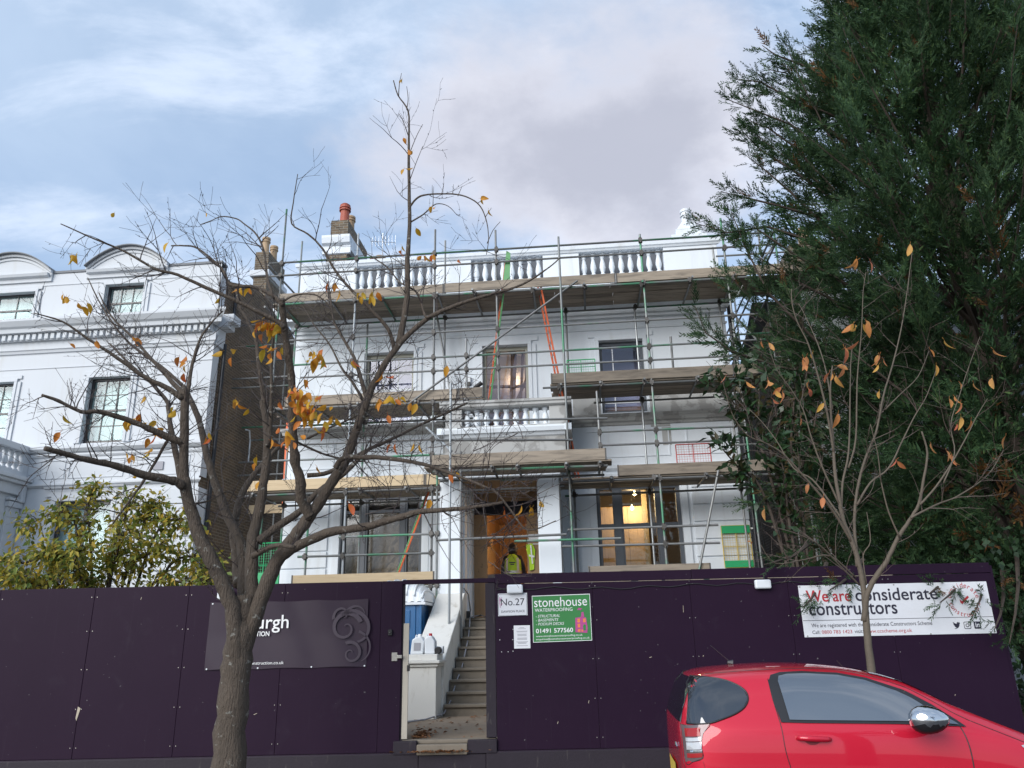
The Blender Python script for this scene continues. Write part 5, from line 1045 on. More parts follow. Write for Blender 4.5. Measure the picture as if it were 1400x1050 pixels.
for k, (u, lab, lean, hh) in enumerate(((-1.245, 'white plastic can tilted to the left on the pedestal by the steps', .12, .30), (-1.03, 'upright white plastic can with a red mark on the pedestal by the steps', -.03, .31))):
    t = fthing('plastic_can', lab, 'container', u, 4.35, 1.545, 'white cans on the pedestal')
    b_ = MB(); w = .105 if k == 0 else .085
    pts = [(-w, 0), (w, 0), (w, hh * .62), (w * .55, hh * .82), (w * .3, hh * .9), (-w * .3, hh * .9), (-w, hh * .75)]
    b_.prism([(u + x + lean * z, 1.545 + z) for x, z in pts], -4.45, -4.25); build(b_, 'body', M['fitting'], t, fix=True, bevel=.018)
    b_ = MB(); b_.lathe([(.028, 0), (.028, .04), (.024, .045)], (u + lean * hh * .85, -4.35, 1.545 + hh * .88), 10); build(b_, 'cap', M['redink'] if k else M['white'], t)
    b_ = MB(); b_.tube([(u - w * .75 + lean * hh * .8, -4.35, 1.545 + hh * .72), (u - w * .6 + lean * hh, -4.35, 1.545 + hh * .98), (u - w * .2 + lean * hh, -4.35, 1.545 + hh * .9)], .012, 6); build(b_, 'grip', M['fitting'], t)
    if k == 0: b_ = MB(); b_.add([(u - .05 + .005, -4.456, 1.60), (u + .06 + .005, -4.456, 1.60), (u + .07, -4.456, 1.72), (u - .04, -4.456, 1.72)], [(0, 1, 2, 3)]); build(b_, 'label', M['greyink'], t)
t = fthing('tape_roll', 'small black and white roll beside the cans on the pedestal', 'tape', -0.90, 4.36, 1.545)
b_ = MB(); b_.tube([(-.90, -4.46, 1.60), (-.90, -4.36, 1.60)], .055, 14); build(b_, 'roll', M['black'], t, bevel=.01); b_ = MB(); b_.box(-.95, -.83, -4.36, -4.24, 1.548, 1.66); build(b_, 'tin', M['fitting'], t, bevel=.01)
t = fthing('site_cable', 'grey cable trailing from the porch down the left side of the steps', 'cable', -.7, 4, .6)
pts = []
for (u, d, z) in ((-.80, 1.75, 2.55), (-.76, 1.8, 2.2), (-.74, 2.0, 2.05), (-.72, 2.35, 1.75), (-.70, 2.7, 1.62), (-.72, 3.1, 1.28), (-.75, 3.5, 1.08), (-.78, 3.9, .80), (-.82, 4.3, .64), (-1.0, 4.9, .612), (-1.2, 5.2, .612), (-1.36, 5.3, .612)): pts.append((u, -d, z + .01))
b_ = MB(); b_.tube(pts, .013, 6); build(b_, 'cord', M['greyink'], t, smooth=True); b_ = MB(); b_.tube([(-.78, -1.85, 2.12), (-.74, -1.9, 2.3), (-.8, -1.8, 2.6), (-.9, -1.7, 2.72)], .012, 6); b_.box(-.83, -.77, -1.87, -1.80, 2.12, 2.28); build(b_, 'plug', M['black'], t)
t = fthing('crumpled_sheet', 'dark blue grey plastic sheet crumpled on the top step', 'sheet', -.4, 1.9, 2.15)
b_ = MB(); n = 9; vs = [(-.75 + .62 * i / n, -1.95 + .25 * j / 4, 2.158 + .05 * random.random() * (1 if 0 < i < n else .2)) for j in range(5) for i in range(n + 1)]; b_.add(vs, [(j * (n + 1) + i, j * (n + 1) + i + 1, (j + 1) * (n + 1) + i + 1, (j + 1) * (n + 1) + i) for j in range(4) for i in range(n)]); build(b_, 'sheet', M['grey_frame'], t)
# dead leaves drifted into the gateway
V_, F_ = [], []
for i in range(420):
    if i < 190: x, y, z = -1.32 + abs(random.gauss(0, .10)), 10.2 + random.random() * .9, .612 + random.random() * .07 * math.exp(-random.random() * 3)
    elif i < 300: x, y, z = random.uniform(-1.5, .7), random.uniform(10.2, 13.2), .607
    else: x, y, z = random.gauss(-.95, .2), 9.93 + random.uniform(-.06, .05), .50 + random.random() * .02; 
    a = random.random() * 6.3; L_ = random.uniform(.02, .045); c, s_ = math.cos(a) * L_, math.sin(a) * L_; h = random.uniform(.002, .02); k = len(V_)
    V_ += [(x - c, y - s_, z), (x + s_ * .5, y - c * .5, z + h), (x + c, y + s_, z + .004), (x - s_ * .5, y + c * .5, z + h * .4)]; F_.append((k, k + 1, k + 2, k + 3))
tag(bulk('fallen_leaves', V_, F_, M['litter'], kind='stuff'), 'brown fallen leaves gathered inside the gateway', 'leaves')

# ------------------------------------------------------------------ worker in the doorway
Pn = thing('person', 'worker seen from behind in a hi-vis vest over dark clothes, walking into the doorway', 'person', (-0.07, 18.15, 2.15), FA)
def skinned(name, verts, edges, radii, m, parent, root=0, lv=2):
    me = bpy.data.meshes.new(name); me.from_pydata(verts, edges, []); me.materials.append(m); o = link(name, me, parent)
    md = o.modifiers.new('skin', 'SKIN'); md.use_smooth_shade = True
    sv = me.skin_vertices[0].data if me.skin_vertices else None
    if sv is None:
        bm = bmesh.new(); bm.from_mesh(me); bm.verts.layers.skin.verify(); bm.to_mesh(me); bm.free(); sv = me.skin_vertices[0].data
    for i, r in enumerate(radii): sv[i].radius = (r, r) if not isinstance(r, tuple) else r
    sv[root].use_root = True
    su = o.modifiers.new('sub', 'SUBSURF'); su.levels = lv; su.render_levels = lv
    return o
bv = [(0, 0, .90), (0, 0, 1.05), (0, -.01, 1.22), (0, 0, 1.36), (0, .01, 1.45), (0, .04, 1.53), (0, .05, 1.60),
      (-.09, 0, .84), (-.10, .03, .48), (-.10, -.04, .09), (-.11, .12, .05), (.09, 0, .84), (.11, -.06, .47), (.10, -.22, .12), (.11, -.08, .05),
      (-.17, 0, 1.37), (-.23, .0, 1.15), (-.25, .06, .92), (-.25, .09, .84), (.17, 0, 1.37), (.24, .0, 1.16), (.27, .05, .94), (.27, .08, .86)]
be2 = [(0, 1), (1, 2), (2, 3), (3, 4), (4, 5), (5, 6), (0, 7), (7, 8), (8, 9), (9, 10), (0, 11), (11, 12), (12, 13), (13, 14), (3, 15), (15, 16), (16, 17), (17, 18), (3, 19), (19, 20), (20, 21), (21, 22)]
br = [(.15, .11), (.14, .10), (.16, .115), (.14, .10), .055, .085, .09, .095, .062, .045, .04, .095, .062, .045, .04, .065, .052, .042, .035, .065, .052, .042, .035]
fing = []
for s0, base in ((-1, 18), (1, 22)):
    w = Vector(bv[base])
    for k, (dx, L_) in enumerate(((-.024, .075), (-.008, .085), (.008, .08), (.022, .062), (-.035, .05))):
        i0 = len(bv); bv += [(w.x + dx, w.y + .005, w.z - .06), (w.x + dx * 1.1, w.y + .012, w.z - .06 - L_ * .55), (w.x + dx * 1.05, w.y + .03, w.z - .06 - L_)]; be2 += [(base, i0), (i0, i0 + 1), (i0 + 1, i0 + 2)]; br += [.011, .010, .008]
pb = skinned('body', bv, be2, br, M['navy'], Pn)
q = MB(); q.lathe([(.02, -.12), (.05, -.11), (.075, -.06), (.085, 0), (.082, .05), (.06, .095), (.02, .115)], (0, .05, 1.58), 14); build(q, 'head', M['skin'], Pn, smooth=True)
q = MB(); q.lathe([(.085, -.13), (.102, -.08), (.108, 0), (.10, .06), (.072, .11), (.02, .13)], (0, .042, 1.59), 14); build(q, 'hood', M['hair'], Pn, smooth=True)
q = MB(); vp = []
def ringp(z, rx, ry, cy=0): return [(rx * math.cos(a), cy + ry * math.sin(a), z) for a in np.linspace(0, 2 * PI, 21)[:-1]]
rg = [ringp(.86, .205, .155), ringp(1.0, .195, .15), ringp(1.2, .205, .16, -.005), ringp(1.34, .195, .14), ringp(1.43, .12, .095, .01), ringp(1.455, .085, .075, .02)]
vs = [p for r in rg for p in r]; q.add(vs, [(i * 20 + k, i * 20 + (k + 1) % 20, (i + 1) * 20 + (k + 1) % 20, (i + 1) * 20 + k) for i in range(5) for k in range(20)]); ve = build(q, 'vest', M['hivis'], Pn, smooth=True)
q = MB(); 
r0, r1 = ringp(1.02, .200, .156), ringp(1.075, .202, .158); q.add(r0 + r1, [(k, (k + 1) % 20, (k + 1) % 20 + 20, k + 20) for k in range(20)])
for sx in (-1, 1): q.add([(sx * .105, -.150, 1.07), (sx * .155, -.128, 1.07), (sx * .150, -.13, 1.22), (sx * .145, -.115, 1.36), (sx * .095, -.135, 1.36), (sx * .10, -.158, 1.22)], [(0, 1, 2, 5), (5, 2, 3, 4)])
build(q, 'reflective_tape', M['reflect'], ve, fix=True)
q = MB(); q.box(-.07, .07, -.17, -.164, 1.24, 1.265); q.box(-.045, .045, -.17, -.164, 1.20, 1.225); build(q, 'back_print', M['ink'], ve)
hv = fthing('hanging_vest', 'bright hi-vis vest hanging on the plywood right of the doorway', 'vest', .34, .08, 3.15)
q = MB(); pts = [(.24, 3.72), (.38, 3.74), (.44, 3.60), (.42, 3.38), (.40, 3.18), (.31, 3.16), (.30, 3.38), (.25, 3.58)]
q.add([(u, -.07 - .05 * ((i * 7) % 3) / 2, z) for i, (u, z) in enumerate(pts)] + [(u, -.055, z) for u, z in pts], [tuple(range(8)), tuple(range(15, 7, -1))] + [(i, i + 8, (i + 1) % 8 + 8, (i + 1) % 8) for i in range(8)]); build(q, 'fabric', M['hivis'], hv, fix=True)
q = MB(); q.add([(.30, -.13, 3.50), (.42, -.13, 3.47), (.42, -.13, 3.43), (.30, -.13, 3.46)], [(0, 1, 2, 3)]); q.add([(.33, -.131, 3.7), (.36, -.131, 3.7), (.39, -.131, 3.3), (.36, -.131, 3.3)], [(0, 1, 2, 3)]); build(q, 'tape', M['reflect'], hv)
pn = fthing('paper_notice', 'white notice pinned to the plywood right of the doorway', 'notice', .42, .06, 3.65)
q = MB(); q.fbox(.30, .53, .052, .058, 3.78, 3.95); q.fbox(.29, .56, .052, .075, 3.72, 3.74); build(q, 'sheet', M['paper'], pn)
bx = fthing('dark_crate', 'dark box with a pale lid inside the left of the doorway', 'crate', -.55, -.7, 2.15)
q = MB(); q.fbox(-.85, -.25, -1.2, -.6, 2.15, 3.05); build(q, 'body', M['navy'], bx, bevel=.03); q = MB(); q.fbox(-.80, -.45, -1.0, -.58, 3.05, 3.16); build(q, 'lid', M['greyink'], bx, bevel=.02)

# ------------------------------------------------------------------ trees
def smooth_path(P, R, sub=5):
    P = [Vector(p) for p in P]; n = len(P); oP, oR = [], []
    for i in range(n - 1):
        p0, p1, p2, p3 = P[max(0, i - 1)], P[i], P[i + 1], P[min(n - 1, i + 2)]
        for k in range(sub):
            t = k / sub; t2, t3 = t * t, t * t * t
            oP.append(0.5 * ((2 * p1) + (p2 - p0) * t + (2 * p0 - 5 * p1 + 4 * p2 - p3) * t2 + (3 * p1 - p0 - 3 * p2 + p3) * t3)); oR.append(R[i] + (R[i + 1] - R[i]) * t)
    oP.append(P[-1]); oR.append(R[-1]); return oP, oR
class Tree:
    def __init__(s): s.limb = MB(); s.twig = MB(); s.paths = []; s.tips = []
    def branch(s, pix, r0, r1, y0, y1, n=8, knob=0.05, rec=True, fat=True, own=None):
        m = len(pix); P = []; L = [0.0]
        for a, b_ in zip(pix, pix[1:]): L.append(L[-1] + math.hypot(b_[0] - a[0], b_[1] - a[1]))
        for (x, y), l in zip(pix, L): P.append(at(x, y, y0 + (y1 - y0) * l / L[-1]))
        R = [r0 + (r1 - r0) * (l / L[-1]) ** 0.85 for l in L]
        P, R = smooth_path(P, R, 4)
        R2 = [r * (1 + random.uniform(-knob, knob)) for r in R]
        J = [p + Vector((random.uniform(-1, 1), random.uniform(-1, 1), random.uniform(-1, 1))) * r * 0.12 for p, r in zip(P, R)]
        (s.limb if fat else s.twig).tube(J, R2, n)
        if rec: s.paths.append((J, R2))
        return J, R2
    def grow(s, p, dirv, length, r, depth, droop=0.0, seg=0.07):
        n = max(3, int(length / seg)); P = [Vector(p)]; d = dirv.normalized(); R = [r]
        for i in range(n):
            d = (d + Vector((random.gauss(0, .12), random.gauss(0, .12), random.gauss(0, .12))) + Vector((0, 0, -droop + 0.03))).normalized()
            P.append(P[-1] + d * seg); R.append(max(.0016, r * (1 - .75 * (i + 1) / n)))
        s.twig.tube(P, R, 4 if r < .006 else 5)
        s.tips.append((P[-1], d)); s.paths.append((P, R))
        for i in range(1, n):        # buds
            if random.random() < .35:
                o = Vector((random.gauss(0, 1), random.gauss(0, 1), random.gauss(0, 1))).normalized(); q = P[i]
                s.twig.tube([q, q + (o + d) * .009, q + (o + d) * .016], [.0025, .0034, .001], 3)
        if depth > 0:
            for k in range(random.randint(1, 3)):
                i = random.randint(1, n - 1); o = Vector((random.gauss(0, 1), random.gauss(0, 1), random.gauss(0, 1))); o = (o - d * o.dot(d)).normalized()
                s.grow(P[i], d * .7 + o * .8 + Vector((0, 0, .15)), length * random.uniform(.35, .7), R[i] * .75, depth - 1, droop)
    def twigs(s, count, lo=.25, hi=.7, r=.006, up=.25, depth=1, rmax=.04, droop=0.0, side=None):
        base = list(s.paths); wts = []
        for P, R in base: wts.append(sum((b_ - a).length for a, b_ in zip(P, P[1:])) * (1.0 if R[0] < rmax else .45))
        for _ in range(count):
            P, R = random.choices(base, wts)[0]
            i = min(len(P) - 2, int(len(P) * random.uniform(.12, 1.0)))
            if R[i] > rmax and random.random() < .6: continue
            if P[i].z > 5.9 and random.random() < .88: continue
            d = (P[i + 1] - P[i]).normalized(); o = Vector((random.gauss(0, 1), random.gauss(0, .8), random.gauss(0, 1))); o = (o - d * o.dot(d)).normalized()
            s.grow(P[i], d * random.uniform(.2, .9) + o + Vector((0, 0, up)), random.uniform(lo, hi), min(r, R[i] * .7), depth, droop)

def leaf_mesh(name, m, L=.11, wd=.048, curl=.3):
    q = MB(); n = 6; vs = []
    for i in range(n + 1):
        t = i / n; w = wd * (math.sin(PI * min(1, t * .97 + .02)) ** .75) * (1 - .25 * t) * .5 * 1.6; y = -L * curl * t * t; zz = -L * t
        vs += [(-w, y + w * .55, zz), (0, y, zz), (w, y + w * .55, zz)]
    fs = []
    for i in range(n): a = i * 3; fs += [(a, a + 1, a + 4, a + 3), (a + 1, a + 2, a + 5, a + 4)]
    q.add(vs, fs); q.tube([(0, 0, 0), (0, .01, .03)], .0015, 3)
    me = bpy.data.meshes.new(name); me.from_pydata(q.v, [], q.f); me.polygons.foreach_set('use_smooth', [True] * len(me.polygons)); me.materials.append(m); me.update(); return me

# -- the big bare cherry on the left
CH = thing('cherry_tree', 'nearly bare street cherry with a stout trunk and orange leaves before the dark banner', 'tree', at(312, 1046, 8.0) * 1.0)
CH.location.z = 0.125; OFF[CH.name] = Vector(CH.location)
t = Tree(); Y = 8.0
t.branch([(305, 1160), (311, 1050), (318, 960), (325, 900), (331, 860), (334, 815)], .178, .128, Y, Y, 18, .05, rec=False)
t.branch([(321, 950), (323, 890), (319, 838), (306, 800), (288, 764), (271, 728), (258, 687), (252, 655)], .096, .056, Y, Y - .35, 12)                 # A
t.branch([(252, 660), (251, 621), (252, 580), (252, 537), (249, 540)], .050, .040, Y - .35, Y - .5, 9)
t.branch([(250, 545), (224, 528), (200, 517), (160, 489), (120, 463), (86, 440), (46, 428)], .031, .005, Y - .5, Y - 1.1)
t.branch([(252, 545), (257, 534), (263, 497), (274, 463), (290, 440), (305, 425)], .026, .007, Y - .5, Y - .2)
t.branch([(252, 540), (228, 514), (200, 483), (183, 463), (152, 432), (135, 400)], .028, .006, Y - .5, Y - .2)
t.branch([(250, 665), (237, 657), (200, 650), (160, 637), (126, 630), (90, 621), (61, 613)], .046, .021, Y - .4, Y - 1.4, 9, .12)
t.branch([(248, 660), (244, 636), (236, 600), (230, 560), (228, 548), (206, 523), (183, 503), (150, 470)], .038, .010, Y - .35, Y + .3)
t.branch([(250, 606), (221, 594), (183, 577), (137, 563), (111, 563), (80, 548), (57, 540)], .038, .014, Y - .42, Y - 1.2, 8, .14)
t.branch([(228, 604), (212, 632), (197, 657), (176, 686), (155, 715)], .017, .009, Y - .2, Y - .6)
t.branch([(333, 850), (333, 795), (329, 743), (314, 713), (301, 679), (288, 642), (281, 614), (273, 578), (262, 550), (250, 528)], .066, .028, Y, Y + .5, 10)       # B
t.branch([(252, 530), (225, 505), (200, 487), (170, 462), (140, 420), (120, 380)], .024, .006, Y + .5, Y + .9)
t.branch([(328, 800), (323, 760), (320, 732), (326, 689), (339, 661), (354, 640), (380, 612), (400, 585)], .062, .018, Y + .1, Y + .9, 9)             # C
t.branch([(345, 850), (344, 790), (346, 734), (356, 687), (363, 640), (365, 593), (359, 550), (361, 547), (354, 498), (349, 461), (337, 436), (329, 421), (322, 395)], .080, .012, Y, Y + .3, 11)   # D
t.branch([(365, 610), (369, 593), (371, 550), (371, 523), (371, 488), (373, 461), (366, 430)], .028, .010, Y + .1, Y - .2)
t.branch([(321, 960), (331, 895), (350, 838), (372, 780), (393, 747), (412, 722), (427, 700), (449, 666), (472, 629), (485, 593), (498, 560), (507, 534), (521, 506), (539, 480), (556, 460), (587, 434), (627, 416), (670, 403), (714, 389), (750, 366), (766, 352)], .098, .006, Y, Y - .2, 12)   # F
t.branch([(424, 706), (423, 704), (412, 683), (411, 657), (404, 632), (401, 593), (399, 550), (399, 523), (394, 483), (389, 449), (386, 420), (385, 409)], .056, .030, Y - .1, Y - 1.0, 9, .13)   # E
t.branch([(389, 448), (376, 437), (362, 431), (329, 414), (295, 401), (320, 410), (243, 376), (211, 367), (171, 344), (114, 321), (83, 306)][:4] + [(290, 397), (243, 376), (211, 367), (171, 344), (130, 327), (83, 306)], .026, .005, Y - 1.0, Y - 1.7)
t.branch([(387, 418), (370, 402), (344, 392), (315, 389), (303, 367), (271, 340), (252, 336), (234, 336)], .024, .007, Y - 1.0, Y - .8)
t.branch([(375, 408), (366, 382), (361, 345), (351, 321), (335, 307), (323, 299), (303, 296), (288, 302), (274, 307)], .016, .004, Y - 1.0, Y - .6, fat=True)
t.branch([(388, 412), (402, 404), (425, 402), (440, 408), (452, 420), (456, 437)], .010, .004, Y - 1.0, Y - .9, 6)
t.branch([(545, 470), (553, 431), (557, 397), (557, 354), (560, 309), (559, 239), (559, 189), (558, 152), (544, 130), (538, 110)], .040, .006, Y - .1, Y - .3)
t.branch([(545, 132), (546, 115), (549, 100)], .007, .003, Y - .3, Y - .35, 6); t.branch([(556, 150), (558, 135), (556, 118)], .006, .003, Y - .3, Y - .25, 6)
t.branch([(559, 212), (570, 185), (578, 170)], .006, .003, Y - .3, Y - .2, 6); t.branch([(559, 250), (568, 225), (578, 200)], .006, .003, Y - .3, Y - .4, 6); t.branch([(558, 185), (551, 165), (545, 155)], .006, .003, Y - .3, Y - .4, 6)
t.branch([(559, 285), (568, 273), (579, 267), (604, 265), (631, 267), (653, 278), (664, 298), (668, 325), (665, 348)], .013, .004, Y - .2, Y - .6, 6)
t.branch([(561, 304), (579, 293), (596, 279), (613, 282), (625, 294), (628, 293)], .010, .003, Y - .2, Y, 6)
t.branch([(666, 333), (674, 315), (684, 303)], .005, .003, Y - .6, Y - .6, 5)
for x, y, dx, dy in ((591, 267, 0, -14), (604, 265, 3, -15), (619, 266, 1, -14), (626, 268, 6, -14), (653, 278, 8, -6), (664, 296, 8, -12), (592, 281, 1, -26)): t.branch([(x, y), (x + dx * .5, y + dy * .5), (x + dx, y + dy)], .005, .002, Y - .4, Y - .4, 5, rec=False)
t.branch([(502, 548), (493, 517), (484, 489), (464, 454), (456, 437), (452, 410), (448, 385)], .026, .008, Y - .1, Y + .4)
t.branch([(539, 476), (530, 449), (507, 423), (484, 400), (459, 371), (441, 340), (421, 320), (399, 306), (401, 277), (407, 238)], .024, .004, Y - .1, Y - .5)
t.branch([(498, 549), (480, 520), (467, 503), (450, 470), (430, 445), (415, 420)], .018, .005, Y, Y + .6)
t.branch([(588, 433), (581, 431), (570, 400), (547, 386), (530, 366), (513, 354), (493, 340), (478, 318)], .014, .004, Y - .2, Y + .2, 6)
t.branch([(458, 640), (470, 626), (495, 625), (521, 626), (576, 634), (621, 649), (659, 664), (679, 674), (700, 700), (722, 725), (760, 712)], .030, .004, Y - .2, Y - 1.0)
t.branch([(420, 650), (452, 645), (498, 617), (530, 603), (570, 583), (613, 563), (639, 551)], .028, .012, Y + .4, Y + .9)
t.branch([(352, 740), (384, 717), (412, 698), (435, 672), (470, 648), (500, 617)], .045, .024, Y + .05, Y + .5)
t.branch([(380, 762), (399, 751), (447, 729), (499, 720), (541, 709), (570, 700), (604, 697), (641, 694), (687, 687)], .060, .012, Y - .05, Y - .9, 9, .12)
t.branch([(420, 600), (449, 585), (470, 577), (500, 562)], .014, .006, Y - .3, Y)
t.branch([(346, 760), (363, 751), (380, 745), (402, 748)], .035, .02, Y - .1, Y - .4)
t.branch([(398, 600), (440, 620), (472, 628)], .013, .010, Y - .4, Y - .1)
t.branch([(256, 690), (285, 685), (310, 672), (325, 680)], .012, .006, Y - .2, Y + .2)
random.seed(21)
t.twigs(430, .22, .8, .0062, .35, 2, .045)
random.seed(22)
t.twigs(230, .12, .42, .0042, .2, 0, .03)
# denser tangle to the right, about the low limb ends
low = [p for p in t.paths if p[0][-1].z < 5.2 and p[0][-1].x > -1.6]
for _ in range(130):
    P, R = random.choice(low); i = random.randint(len(P) // 3, len(P) - 1); o = Vector((random.gauss(0.25, 1), random.gauss(0, .6), random.gauss(.1, 1))).normalized(); t.grow(P[i], o, random.uniform(.2, .6), .005, 1)
tk = build(t.limb, 'trunk', M['bark'], CH, smooth=True)
build(t.twig, 'twigs', M['twig'], CH, kind='stuff')
lf = [leaf_mesh('leaf', M['autumn'], .118, .044, .25), leaf_mesh('leaf', M['autumn'], .10, .042, .5), leaf_mesh('leaf', M['autumn'], .085, .034, .1)]
def put_leaf(parent, p, meshes, sc=1.0, spread=.5, name='leaf'):
    o = link(name, random.choice(meshes), parent); o.location = Vector(p) - OFF[parent.name]
    o.rotation_euler = (random.gauss(0, spread), random.gauss(0, spread), random.uniform(0, 2 * PI)); s_ = sc * random.uniform(.75, 1.15); o.scale = (s_, s_, s_); return o
random.seed(5)
CL = [(365, 449, 30, 18, 10), (372, 482, 8, 14, 8), (428, 490, 13, 14, 10), (410, 545, 32, 26, 24), (425, 570, 20, 24, 16), (392, 600, 8, 12, 18), (455, 580, 6, 18, 14), (507, 405, 5, 8, 6), (326, 398, 2, 5, 3), (341, 398, 2, 4, 3), (155, 296, 1, 2, 2), (102, 352, 3, 9, 4), (92, 412, 4, 8, 5), (112, 422, 3, 5, 5),
      (132, 470, 1, 2, 2), (97, 473, 1, 2, 2), (184, 463, 2, 4, 4), (252, 508, 5, 8, 14), (285, 602, 3, 7, 5), (85, 572, 1, 2, 2), (83, 598, 1, 2, 2), (181, 580, 9, 14, 12), (208, 590, 8, 14, 14), (205, 615, 4, 10, 10), (175, 628, 4, 12, 5), (188, 652, 1, 5, 3), (197, 545, 1, 3, 3), (240, 564, 2, 5, 6), (330, 555, 5, 14, 8), (318, 487, 3, 10, 14),
      (494, 407, 4, 10, 10), (462, 400, 2, 6, 8), (580, 355, 4, 6, 4), (590, 355, 3, 5, 4), (628, 360, 1, 3, 3), (550, 345, 2, 4, 5), (435, 595, 2, 6, 8), (520, 555, 3, 8, 5), (545, 555, 3, 10, 6), (565, 560, 3, 14, 5), (528, 575, 1, 3, 3), (480, 500, 2, 8, 8), (452, 392, 2, 6, 8), (594, 288, 2, 4, 5), (569, 312, 1, 2, 3), (552, 235, 2, 4, 5), (560, 210, 2, 4, 5), (553, 197, 1, 3, 3), (549, 112, 2, 3, 3), (657, 275, 2, 3, 3), (667, 295, 1, 2, 3), (231, 337, 1, 2, 2), (283, 295, 1, 2, 2),
      (300, 412, 1, 4, 4), (534, 545, 2, 6, 8), (612, 505, 1, 3, 3), (530, 520, 2, 10, 6), (478, 695, 1, 2, 3), (540, 613, 2, 4, 6), (588, 690, 1, 3, 3), (620, 650, 2, 5, 5), (690, 700, 1, 2, 2), (715, 700, 4, 14, 5), (738, 690, 1, 2, 2), (435, 645, 1, 3, 4), (573, 610, 2, 6, 8), (372, 605, 2, 6, 6), (350, 640, 3, 6, 12)]
for x, y, n, sx_, sy_ in CL:
    yb = Y - (1.0 if x < 150 else .8 if 330 < x < 440 and y < 620 else .4)
    for k in range(n): put_leaf(CH, at(x + random.gauss(0, sx_ * .55), y + random.gauss(0, sy_ * .55) - 5, yb + random.gauss(0, .08)), lf, 1.0 if y > 320 else .8, .45)

# -- the young cherry behind the car
SA = thing('young_cherry', 'slender young cherry with pale whippy branches and salmon leaves behind the red car', 'tree', Vector((3.36, 8.25, .125))); OFF[SA.name] = Vector((3.36, 8.25, .125))
t2 = Tree(); Y = 8.25
t2.branch([(1215, 1120), (1203, 1000), (1191, 915), (1185, 860), (1181, 810), (1174, 770), (1165, 740), (1153, 712), (1147, 680), (1141, 640), (1138, 590), (1135, 540), (1138, 500)], 0.0590, 0.0072, Y, Y, 12, .05)
t2.branch([(1182, 850), (1186, 812), (1200, 785), (1212, 768), (1228, 735), (1243, 712), (1256, 690), (1262, 660), (1268, 620), (1260, 590)], 0.0328, 0.0081, Y, Y - .4, 9)
t2.branch([(1172, 775), (1170, 745), (1168, 715), (1172, 670), (1182, 630), (1198, 590), (1208, 540), (1220, 500), (1232, 450), (1240, 400), (1247, 345)], 0.0197, 0.0036, Y, Y + .3)
t2.branch([(1165, 742), (1140, 700), (1120, 675), (1098, 650), (1070, 620), (1045, 605), (1022, 595), (1003, 570), (993, 540), (988, 520)], 0.0164, 0.0027, Y, Y - .5)
t2.branch([(1155, 715), (1130, 680), (1110, 655), (1085, 640), (1060, 600), (1040, 575), (1025, 560)], 0.0131, 0.0036, Y, Y + .5)
t2.branch([(1148, 690), (1125, 640), (1110, 600), (1098, 560), (1080, 530), (1062, 505), (1050, 470)], 0.0123, 0.0027, Y, Y - .2)
t2.branch([(1140, 620), (1132, 570), (1120, 520), (1105, 470), (1090, 440), (1083, 415), (1082, 395)], 0.0148, 0.0054, Y, Y - .3)
t2.branch([(1138, 560), (1130, 510), (1118, 470), (1100, 430), (1092, 415)], 0.0098, 0.0036, Y, Y + .3)
t2.branch([(1150, 700), (1152, 660), (1160, 620), (1162, 560), (1163, 500), (1166, 470)], 0.0148, 0.0045, Y, Y + .2); t2.branch([(1160, 640), (1170, 600), (1172, 520), (1178, 450), (1180, 400), (1184, 372)], 0.0115, 0.0036, Y, Y - .3)
t2.branch([(1172, 690), (1190, 660), (1215, 640), (1235, 600), (1250, 570), (1265, 545), (1275, 520), (1280, 505)], 0.0131, 0.0036, Y, Y + .2)
t2.branch([(1210, 560), (1230, 540), (1255, 515), (1270, 480), (1285, 510)][:4], 0.0082, 0.0036, Y + .2, Y + .4); t2.branch([(1258, 690), (1280, 665), (1300, 635), (1320, 600), (1335, 570), (1350, 545)], 0.0115, 0.0036, Y - .4, Y - .6); t2.branch([(1245, 708), (1280, 690), (1310, 678), (1350, 650), (1372, 615)], 0.0115, 0.0036, Y - .4, Y - .1)
t2.branch([(1290, 660), (1305, 620), (1300, 580), (1312, 540), (1325, 500), (1340, 460)], 0.0074, 0.0027, Y - .5, Y - .4); t2.branch([(1175, 800), (1150, 775), (1120, 745), (1090, 730), (1055, 720)], 0.0098, 0.0045, Y, Y - .5); t2.branch([(1170, 790), (1135, 760), (1100, 765), (1060, 770), (1040, 745)], 0.0098, 0.0036, Y, Y - .3); t2.branch([(1185, 800), (1180, 760), (1190, 740), (1185, 700)], 0.0082, 0.0036, Y, Y)
t2.branch([(1230, 735), (1215, 700), (1205, 660), (1200, 620), (1190, 580)], 0.0098, 0.0036, Y - .2, Y - .4)
random.seed(31); t2.twigs(125, .2, .65, .0048, .35, 1, .03); t2.twigs(40, .15, .4, .004, .3, 0, .03)
build(t2.limb, 'trunk', M['sapbark'], SA, smooth=True); build(t2.twig, 'twigs', M['saptwig'], SA, kind='stuff')
ls = [leaf_mesh('leaf', M['sapleaf'], .125, .036, .3), leaf_mesh('leaf', M['sapleaf'], .11, .033, .6), leaf_mesh('leaf', M['sapleaf'], .095, .030, .15)]
